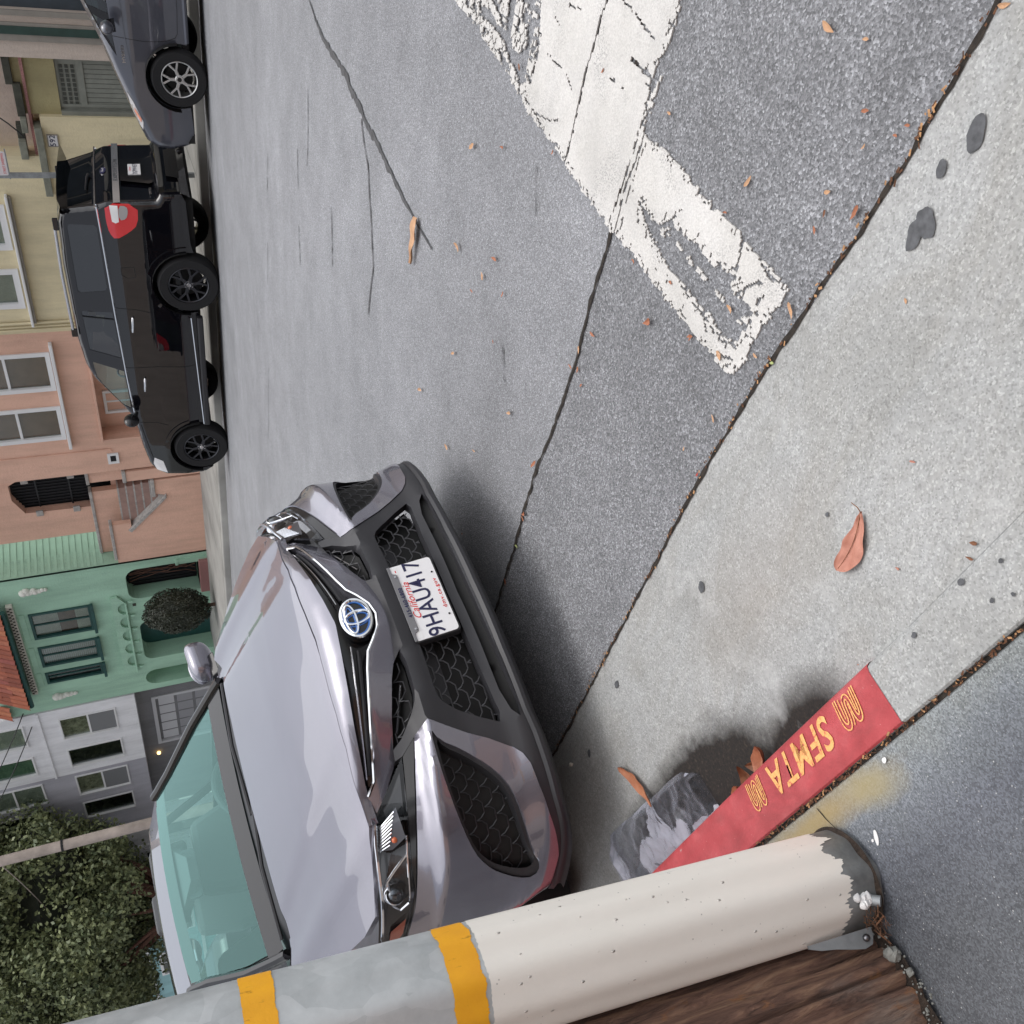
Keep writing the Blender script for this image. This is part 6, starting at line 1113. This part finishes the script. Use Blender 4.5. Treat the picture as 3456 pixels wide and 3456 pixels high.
def wpt(h, th):
    f = Vector((math.cos(th), math.sin(th), 0)); n1 = mnoise.fractal(Vector((f.x*3.2, f.y*3.2, h*.9)), 1., 2., 5); n2 = mnoise.fractal(Vector((f.x*11, f.y*11, h*1.1)), 1., 2., 4); cr_ = abs(mnoise.noise(Vector((f.x*5.5, f.y*5.5, h*.5+7)))); r_ = .188+.008*n1+.005*n2-.016*max(0., .10-cr_)/.10*1.0-.006*h*.3
    p = Vector((0, 0, 0))+Vector((GAX.x, GAX.y, 0))*h*.6+f*r_; return (p.x, p.y, h-.05)
obj('wood_shaft', MB().grid(wpt, np.linspace(0, 3.4, 140), np.linspace(0, 2*math.pi, 181)), 'old_wood', pole, smooth='all')
# strap tab, bolt and the blob of caulk at the foot of the guard
dl = (-EY if (EY.y > 0) else EY); lowdir = Vector((-.35, -.93, 0)); lowdir = (lowdir-GAX*lowdir.dot(GAX)).normalized()
def lp(h, o_, w_): return tuple(PIV @ (GBp+GAX*h+lowdir*o_+EX*w_))
tab = MB(); prof_t = [(.02, .113, .010), (.03, .128, .012), (.05, .132, .012), (.08, .126, .010), (.11, .118, .006), (.14, .113, 0.), (.165, .104, -.004)]
tab.add([lp(h, .098, .055+w_) for h, o_, w_ in prof_t]+[lp(h, o_, .055+w_) for h, o_, w_ in prof_t]+[lp(h, .098, .052+w_) for h, o_, w_ in prof_t]+[lp(h, o_, .052+w_) for h, o_, w_ in prof_t], [(i, i+1, 8+i, 7+i) for i in range(6)]+[(14+i, 21+i, 22+i, 15+i) for i in range(6)]+[(7+i, 8+i, 22+i, 21+i) for i in range(6)])
tb = obj('strap_tab', tab, 'galvanised', pole, smooth=True); mb = MB(); mb.sphere(lp(.042, .114, .070), .0075, 12, 8); obj('strap_bolt', mb, 'satin_dark', tb, smooth=True)
bl_ = MB(); c0 = Vector(gpt(-.55, .012, .006)); q_ = (EX*math.cos(-.55)+EY*math.sin(-.55)); bl_.tube([c0-q_*.02+GAX*.02, c0+q_*.012-GAX*.006], .011, 10); an_ = obj('anchor_bolt', bl_, 'galvanised', pole, smooth=True)
cb = MB(); rs = random.Random(2)
for k in range(9): cb.sphere(tuple(c0+GAX*rs.uniform(.012, .036)+EY*rs.uniform(-.012, .012)), rs.uniform(.006, .011), 7, 5, nz=.4, seed=k)
obj('caulk', cb, 'white_frame', pole, smooth=True, kind='stuff')
# earth round the foot, stones
mat('soil', (.030, .020, .014), .95, var=.6, vscale=50, bump=.8, bscale=120, bdist=.01); mat('grey_stone', (.20, .205, .19), .85, var=.35, vscale=40, bump=.4, bscale=150); mat('pale_stone', (.50, .48, .42), .85, var=.2, vscale=60); mat('bark_chip', (.19, .075, .03), .9, var=.5, vscale=40)
zs = kt(-.35)
ring = MB(); N = 60
ring.grid(lambda v, th: (-1.90+(.12+v*(.095+.02*mnoise.noise(Vector((math.cos(th)*4, math.sin(th)*4, 1)))))*math.cos(th), .227+(.12+v*(.095+.02*mnoise.noise(Vector((math.cos(th)*4, math.sin(th)*4, 1)))))*math.sin(th), zs+.010+.012*(1-v)+.006*mnoise.noise(Vector((math.cos(th)*9, math.sin(th)*9, v*4)))), np.linspace(0, 1, 6), np.linspace(0, 2*math.pi, N)); ring.grid(lambda v, th: (-1.717+(.085+v*.022)*math.cos(th), .434+(.085+v*.022)*math.sin(th), zs+.010*(1-v)+.004), np.linspace(0, 1, 3), np.linspace(0, 2*math.pi, N))
obj('pole_soil', ring, 'soil', smooth='all', kind='stuff')
def stone(name, px_, z, r, m, label, group, seed, flat=.7):
    p = G(*px_, z); o = obj(name, MB().sphere((0, 0, r*flat*.6), r, 9, 6, (1, .8, flat), .5, seed), m); o.location = (p[0], p[1], z); return tag(o, label, 'stone', group)
D_ = 3456/1932
for k, (x, y, r) in enumerate([(1690, 1798, .020), (1668, 1806, .016), (1720, 1832, .010)]): stone('stone', (x*D_, y*D_), zs+.012, r, 'grey_stone', ['largest grey stone against the wooden pole foot', 'mid sized grey stone wedged beside the wooden pole foot', 'small grey stone chip lying furthest along the wooden pole foot'][k], None, k)
stone('stone', (1800+1568*.702, 2100+1325*.702), zs+.012, .012, 'pale_stone', 'pale pebble at the foot of the painted cable guard', None, 7); stone('stone', (1800+185*.702, 2100+683*.702), zpan(-1.2, -.05)+.002, .009, 'pale_stone', 'cream pebble lying on the concrete gutter near the car bumper', None, 8)
# crumbs of gravel and bark along the pole edge and in the kerb joint
gv = MB(); rs = random.Random(5)
for k in range(240):
    th = rs.uniform(-1.6, 1.5); r_ = .19+rs.random()*.045; x_, y_ = -1.90+r_*math.cos(th), .227+r_*math.sin(th); s_ = rs.uniform(.0012, .0045); gv.sphere((x_, y_, zs+.016), s_, 5, 3, (1, .8, .7), .4, k)
obj('pole_gravel', gv, 'grey_stone', kind='stuff')
fib = MB(); fib2 = MB()
for k in range(700):
    s_ = rs.uniform(-1.0, 1.9); t_ = -.7245+rs.gauss(0, .0034); p = K(s_, t_); L = rs.uniform(.003, .012); an = rs.gauss(-_a, .7); z_ = kt(s_)-.006+rs.random()*.009; dx, dy = math.cos(an)*L/2, math.sin(an)*L/2; w_ = rs.uniform(.0006, .0020); nx, ny = -math.sin(an)*w_, math.cos(an)*w_
    (fib if rs.random() < .72 else fib2).add([(p[0]-dx-nx, p[1]-dy-ny, z_), (p[0]+dx-nx, p[1]+dy-ny, z_+rs.uniform(-.002, .003)), (p[0]+dx+nx, p[1]+dy+ny, z_+.001), (p[0]-dx+nx, p[1]-dy+ny, z_+.002)], [(0, 1, 2, 3)])
for k in range(320):
    s_ = rs.uniform(-1.6, 1.6); t_ = gut_t(s_)+.005+rs.gauss(0, .005); p = K(s_, t_); L = rs.uniform(.004, .013); an = rs.gauss(-_a, .6); z_ = float(RZ(p[1]))+.009; dx, dy = math.cos(an)*L/2, math.sin(an)*L/2; w_ = rs.uniform(.001, .0028); nx, ny = -math.sin(an)*w_, math.cos(an)*w_
    (fib if rs.random() < .6 else fib2).add([(p[0]-dx-nx, p[1]-dy-ny, z_), (p[0]+dx-nx, p[1]+dy-ny, z_+.002), (p[0]+dx+nx, p[1]+dy+ny, z_+.002), (p[0]-dx+nx, p[1]-dy+ny, z_+.001)], [(0, 1, 2, 3)])
for k in range(90):
    th = rs.uniform(.2, 1.0); r_ = .19+rs.random()*.05; x_, y_ = -1.86+r_*math.cos(th), .25+r_*math.sin(th)*.9; L = rs.uniform(.008, .03); an = rs.uniform(0, 6.28); z_ = zs+.02+rs.random()*.02; dx, dy = math.cos(an)*L/2, math.sin(an)*L/2; w_ = rs.uniform(.001, .003)
    fib.add([(x_-dx, y_-dy, z_), (x_+dx, y_+dy, z_+.008), (x_+dx-dy*.2, y_+dy+dx*.2, z_+.008), (x_-dx-dy*.2, y_-dy+dx*.2, z_)], [(0, 1, 2, 3)])
mat('litter_dark', (.10, .045, .022), .95, var=.6, vscale=40); mat('litter_pale', (.38, .21, .10), .9, var=.4, vscale=40)
obj('leaf_crumbs', fib, 'litter_dark', kind='stuff'); obj('leaf_crumbs', fib2, 'litter_pale', kind='stuff')
# paint drips on the sidewalk
for (x, y, rx, ry, an) in ((1800+1645*.702, 2100+1035*.702, .016, .006, .9), (1800+1630*.702, 2100+1050*.702, .004, .003, 0), (1800+1672*.702, 2100+668*.702, .007, .005, 0)):
    p = G(x, y, kt(0)+.006); P = []
    for k in range(16): q = 2*math.pi*k/16; f = 1+.3*mnoise.noise(Vector((math.cos(q)*2, math.sin(q)*2, x))); u_, v_ = rx*f*math.cos(q), ry*f*math.sin(q); P.append((p[0]+u_*math.cos(an)-v_*math.sin(an), p[1]+u_*math.sin(an)+v_*math.cos(an), kt(KST(p)[0])+.0065))
    obj('paint_drip', MB().add(P, [tuple(range(16))]), 'white_frame', sw)
# ---------------- leaves
def leaf_mat(name, a, b, vein):
    t = NT(name); c = t.ramp(t.noise(38, 5, .6), [(.3, a), (.7, b)]); c = t.mix(t.ramp(t.noise(140, 3), [(.6, 0.), (.75, .5)]), c, vein); t.set(Base_Color=c, Roughness=.6, Normal=t.bump(t.noise(110, 4), .35, .003)); MATS[name] = t.m
leaf_mat('leaf_pink', (.36, .145, .10), (.46, .21, .15), (.24, .10, .07)); leaf_mat('leaf_rust', (.28, .095, .045), (.40, .165, .085), (.18, .06, .03)); leaf_mat('leaf_tan', (.42, .23, .12), (.54, .33, .19), (.30, .17, .09)); leaf_mat('leaf_brown', (.13, .05, .022), (.24, .10, .045), (.07, .03, .016)); leaf_mat('leaf_red', (.40, .03, .02), (.5, .05, .03), (.3, .02, .02)); leaf_mat('leaf_lime', (.30, .36, .12), (.42, .46, .2), (.2, .25, .1))
def leaf_mesh(L, W, bend=.12, fold=.5, curl=.3, seed=0, nu=15, nv=7, rag=.0, asym=0.):
    mb = MB()
    def f(u, v):
        w_ = W*(math.sin(math.pi*min(1, u**.85))**.8)*(1-.25*u); q = (v-.5)*2; w2 = w_*(1+asym*q)
        e = 1-rag*max(0., mnoise.noise(Vector((u*9, q*2, seed))))*abs(q)
        x = (u-.5)*L; y = q*w2*.5*e+bend*L*(4*u*(1-u)-.5)*.6; z = fold*abs(q)*w_*.5+curl*L*.25*(2*u-1)**2+.012*L*4*mnoise.noise(Vector((u*5, q*2.5, seed+3)))
        return (x, y, max(z, 0.)+.001)
    mb.grid(f, np.linspace(.0, 1, nu), np.linspace(0, 1, nv)); return mb
zl_ = zpan(.41, -.39)
a0, a1 = np.array([-1.222, .852]), np.array([-1.080, .872]); dv = a1-a0; L = float(np.linalg.norm(dv)); hd = math.atan2(dv[1], dv[0])
o = thing('fallen_leaf', 'large pinkish brown fallen leaf with stalk lying alone on the gutter concrete', 'leaf', (*( (a0+a1)/2), zl_+.004), Matrix.Rotation(hd, 3, 'Z'))
obj('blade', leaf_mesh(L*1.04, .060, -.12, .30, .10, 2, 25, 11, 0., -.25), 'leaf_pink', o, smooth='all')
ml = MB(); pts = []
for u in np.linspace(.05, 1.0, 14): pts.append(((u-.5)*L*1.04, -.10*L*1.04*(4*u*(1-u)-.5)*.6, .0025+.10*L*.25*(2*u-1)**2+.001))
pts += [(L*.56, .012, .010), (L*.585, .026, .016)]
ml.tube(pts, [.0007]*10+[.0011]*4+[.0011, .0008], 5); obj('stalk', ml, 'leaf_brown', o, smooth='all')
k7 = 700/1932
def pz(x, y):
    p = GR(x, y); s_, t_ = KST(p)
    if t_ < gut_t(s_)-.005:
        z = -.02
        for _ in range(6): p = G(x, y, z); s_, t_ = KST(p); z = zpan(s_, t_) if t_ > -.585 else kt(s_)
        return p[0], p[1], z+.0015
    return p[0], p[1], float(RZ(p[1]))+.0085
# curled dry leaves caught behind the red kerb
for k, (s_, t_, L, W, an, z_, m_, lab) in enumerate([(-.27, -.550, .095, .05, .5, .008, 'leaf_rust', 'curled orange leaf standing up behind the red kerb'), (-.385, -.560, .085, .05, 1.4, .0, 'leaf_brown', 'crumpled dark brown leaf low behind the red kerb'), (-.335, -.545, .07, .045, 2.5, -.01, 'leaf_brown', 'ragged brown leaf between the curled leaves at the kerb'), (-.46, -.565, .075, .04, .2, .0, 'leaf_rust', 'small rust coloured leaf at the end of the dirt heap by the kerb')]):
    p = K(s_, t_); o = tag(obj('fallen_leaf', leaf_mesh(L, W, .15, 1.1, 1.3, 20+k, 15, 7, .3), m_, smooth='all'), lab, 'leaf'); o.location = (*p, zpan(s_, t_)+.016+z_); o.rotation_euler = (.25*math.sin(k*2.1), -.2, an)
p = pz(2000+440*k7, 2500+400*k7); o = tag(obj('fallen_leaf', leaf_mesh(.20, .05, .08, .5, .25, 31, 17, 7, .35), 'leaf_rust', smooth='all'), 'long torn orange brown leaf lying beside the clear plastic bag', 'leaf'); o.location = (p[0], p[1], p[2]+.004); _v = np.array(pz(2000+580*k7, 2500+530*k7)[:2])-np.array(pz(2000+310*k7, 2500+265*k7)[:2]); o.rotation_euler = (0, 0, math.atan2(_v[1], _v[0]))
A_, B_2 = np.array(GR(600+1125*.7246, 1015*.7246)[:2]), np.array(GR(600+1100*.7246, 1228*.7246)[:2])
dv = B_2-A_; L = float(np.linalg.norm(dv)); bs = MB(); bs.grid(lambda u, v: ((u-.5)*L, (v-.5)*.058*(1-.45*abs(2*u-1)**3)*(.8+.35*math.sin(u*5+.6)), .004+.012*abs(v-.5)*2+.006*math.sin(u*7)**2), np.linspace(0, 1, 22), np.linspace(0, 1, 5))
o = tag(obj('bark_strip', bs, 'leaf_tan', smooth='all'), 'long tan strip of bark lying on the road by the tar seam', 'bark'); mc = (A_+B_2)/2; o.location = (*mc, float(RZ(mc[1]))+.005); o.rotation_euler = (0, 0, math.atan2(dv[1], dv[0]))
R8 = [(1900+x*.8054, y*.8054, s_, m_) for x, y, s_, m_ in [(1130, 115, 1.9, 'leaf_tan'), (1285, 165, .8, 'leaf_tan'), (460, 475, 1., 'leaf_tan'), (1285, 465, .9, 'leaf_rust'), (1275, 615, .7, 'leaf_tan'), (1410, 570, .6, 'leaf_rust'), (790, 760, 1.4, 'leaf_tan'), (1125, 805, 1., 'leaf_tan'), (1240, 890, 1.6, 'leaf_rust'), (1070, 965, .9, 'leaf_rust'), (695, 890, .7, 'leaf_rust'), (370, 1345, 1.7, 'leaf_rust'), (135, 1400, 1.1, 'leaf_rust'), (78, 1465, 1., 'leaf_tan'), (88, 1612, .9, 'leaf_rust'), (670, 1490, 1.4, 'leaf_tan'), (715, 1295, 1.3, 'leaf_tan'), (465, 1185, .8, 'leaf_rust'), (820, 1490, .9, 'leaf_tan'), (890, 1520, .8, 'leaf_lime'), (972, 1300, 1.8, 'leaf_tan'), (1440, 1262, .6, 'leaf_tan'), (545, 1415, .8, 'leaf_rust'), (180, 297, .7, 'leaf_rust'), (1855, 20, 1.3, 'leaf_tan'), (1460, 525, .7, 'leaf_rust'), (1110, 895, .8, 'leaf_brown')]]
R8 += [(600+x*.7246, y*.7246, s_, m_) for x, y, s_, m_ in [(1385, 680, 1.5, 'leaf_tan'), (1525, 685, 1.1, 'leaf_rust'), (1315, 1150, 1.6, 'leaf_tan'), (1485, 1205, 1.4, 'leaf_rust'), (1430, 1285, 1.2, 'leaf_tan'), (1380, 1355, .8, 'leaf_rust'), (1525, 1370, .9, 'leaf_rust'), (1295, 1645, 1.2, 'leaf_tan'), (1140, 1815, 1.2, 'leaf_tan'), (1840, 1705, .9, 'leaf_rust'), (1875, 1720, .9, 'leaf_rust'), (1555, 1922, 1.5, 'leaf_tan'), (1480, 1590, .7, 'leaf_rust')]]
R8 += [(1200+x*.3364, 1500+y*.3364, s_, m_) for x, y, s_, m_ in [(1820, 190, 1.6, 'leaf_rust'), (1715, 690, 1.3, 'leaf_rust'), (1700, 740, 1.0, 'leaf_rust'), (1090, 890, .6, 'leaf_rust'), (1525, 1370, 1.1, 'leaf_rust'), (935, 20, 1.2, 'leaf_tan'), (1210, 60, .8, 'leaf_tan'), (1640, 1020, .8, 'leaf_lime')]]
R8 += [(2300+x*.5983, 1300+y*.5983, s_, m_) for x, y, s_, m_ in [(195, 185, 1., 'leaf_tan'), (30, 356, .6, 'leaf_tan'), (1310, 430, .7, 'leaf_pink'), (1655, 890, .9, 'leaf_brown'), (1632, 975, .8, 'leaf_brown'), (1225, 1032, .6, 'leaf_pink'), (105, 500, .7, 'leaf_red'), (1000, 1575, .3, 'leaf_pink')]]
R8 += [(1200+x*kz8, y*kz8, s_, m_) for x, y, s_, m_ in [(570, 1050, .1, 'leaf_rust'), (680, 275, 1., 'leaf_brown'), (1145, 1065, .8, 'leaf_rust'), (815, 620, .8, 'leaf_rust'), (1375, 1370, 1.1, 'leaf_rust')]]
crowd = {'leaf_tan': 'tan', 'leaf_rust': 'rust coloured', 'leaf_brown': 'dark brown', 'leaf_pink': 'pinkish', 'leaf_red': 'bright red', 'leaf_lime': 'pale green'}
lm_cache = {}
for k, (x, y, s_, m_) in enumerate(R8):
    px_, py_, pz_ = pz(x, y); q = k % 6
    dcam = math.sqrt(px_**2+py_**2+1.7); L = .021*s_*(.55+.22*dcam)
    if (q, m_) not in lm_cache: me_ = leaf_mesh(1., .5 if q % 2 else .38, .2*(q-2)*.3, .5, .35+.1*q, q*5+1, 9, 5, .5).mesh('leaf_scrap'); me_.materials.append(MATS[m_]); me_.polygons.foreach_set('use_smooth', [True]*len(me_.polygons)); lm_cache[(q, m_)] = me_
    o = bpy.data.objects.new('leaf_scrap', lm_cache[(q, m_)]); COL.objects.link(o); o.location = (px_, py_, pz_); o.scale = (L, L, L); o.rotation_euler = (rs.uniform(-.15, .15), rs.uniform(-.15, .15), rs.uniform(0, 6.28))
    st_ = KST((px_, py_)); size_ = 'tiny' if s_ < .75 else ('small' if s_ < 1.15 else 'larger')
    lmk = [('by the tar seam', GR(1150, 220)), ('near the bark strip', GR(1405, 800)), ('beside the wide end of the crosswalk paint', GR(1750, 260)), ('beside the worn end of the crosswalk paint', GR(2480, 1150)), ('beside the middle of the crosswalk paint', GR(2090, 700)), ('in front of the car bumper', GR(1650, 1750)), ('midway along the open joint', GR(1900, 1400)), ('at the top right of the road', GR(2800, 200)), ('on the road towards the far cars', GR(1200, 900)), ('near the large fallen leaf', G(2900, 1800, -.02)), ('by the gum spots', G(3250, 600, -.02)), ('near the kerb joint', G(3350, 1900, 0.)), ('at the edge of the gutter by the crosswalk', GR(2640, 1150)), ('at the edge of the gutter near the car', GR(2150, 2000))]
    where = min(lmk, key=lambda q_: (q_[1][0]-px_)**2+(q_[1][1]-py_)**2)[0]
    tag(o, f'{size_} {crowd[m_]} leaf scrap {where}', 'leaf scrap', f'{size_} {crowd[m_]} scraps {where}')
_by = {}
for o in sc.objects:
    if o.name.startswith('leaf_scrap'): _by.setdefault(o['label'], []).append(o)
for lab_, L_ in _by.items():
    if len(L_) > 1:
        L_.sort(key=lambda o: (o.location-cam.location).length)
        for i_, o in enumerate(L_): o['label'] = lab_+', '+(['nearest', 'second nearest', 'third nearest', 'fourth nearest', 'fifth nearest'][min(i_, 4)] if i_ < len(L_)-1 else 'farthest')
# ---------------- crumpled clear plastic bag in the gutter
t = NT('clear_plastic'); tr_ = t.n('BsdfTransparent'); tr_.inputs[0].default_value = (.93, .94, .96, 1)
df = t.n('BsdfPrincipled'); df.inputs['Base Color'].default_value = (.58, .59, .68, 1); df.inputs['Roughness'].default_value = .12; df.inputs['Coat Weight'].default_value = .6
cloud = t.ramp(t.noise(4.2, 5, .5, None, .5), [(.50, .0), (.512, .45), (.70, .66)]); fres = t.n('LayerWeight'); fres.inputs[0].default_value = .5
fac = t.math('MAXIMUM', cloud, t.math('MULTIPLY', t.math('POWER', fres.outputs['Facing'], 3.), .7)); mx_ = t.n('MixShader'); t.l(fac, mx_.inputs[0]); t.l(tr_.outputs[0], mx_.inputs[1]); t.l(df.outputs[0], mx_.inputs[2]); t.l(mx_.outputs[0], t.out.inputs[0])
t.l(t.bump(t.noise(30, 4, .6, None, 1.5), .45, .008), df.inputs['Normal']); MATS['clear_plastic'] = t.m
bag = MB(); rsb = random.Random(9)
def bagpt(layer):
    def f(u, v):
        s_ = -1.42+.80*u; tt = np.interp(u, [0, .12, .5, .9, 1.], [-.40, -.35, -.37, -.40, -.44]); tb_ = np.interp(u, [0, .5, 1.], [-.575, -.58, -.575]); t_ = tt+(tb_-tt)*v
        cr_ = mnoise.noise(Vector((s_*6, t_*8, layer*4.))); w1 = mnoise.voronoi(Vector((s_*11, t_*15, layer*3.)))[0][0]; w2 = mnoise.voronoi(Vector((s_*26, t_*30, 7.)))[0][0]; ed = min(1., 8*min(v, 1-v, u*2, (1-u)*2)+.1)
        z_ = zpan(s_, t_)+.005+(.016*w1+.006*w2+.004*cr_)*ed*(1. if layer else .3)+.008*layer*ed*math.sin(v*math.pi); p = K(s_+.012*cr_, t_+.008*cr_); return (p[0], p[1], z_)
    return f
bg = obj('plastic_bag', MB().grid(bagpt(1), np.linspace(0, 1, 150), np.linspace(0, 1, 60)), 'clear_plastic', smooth=22); tag(bg, 'crumpled clear plastic bag lying in the gutter behind the red kerb', 'bag')
obj('under_layer', MB().grid(bagpt(0), np.linspace(0, 1, 60), np.linspace(0, 1, 24)), 'lamp_glass', bg, smooth='all')
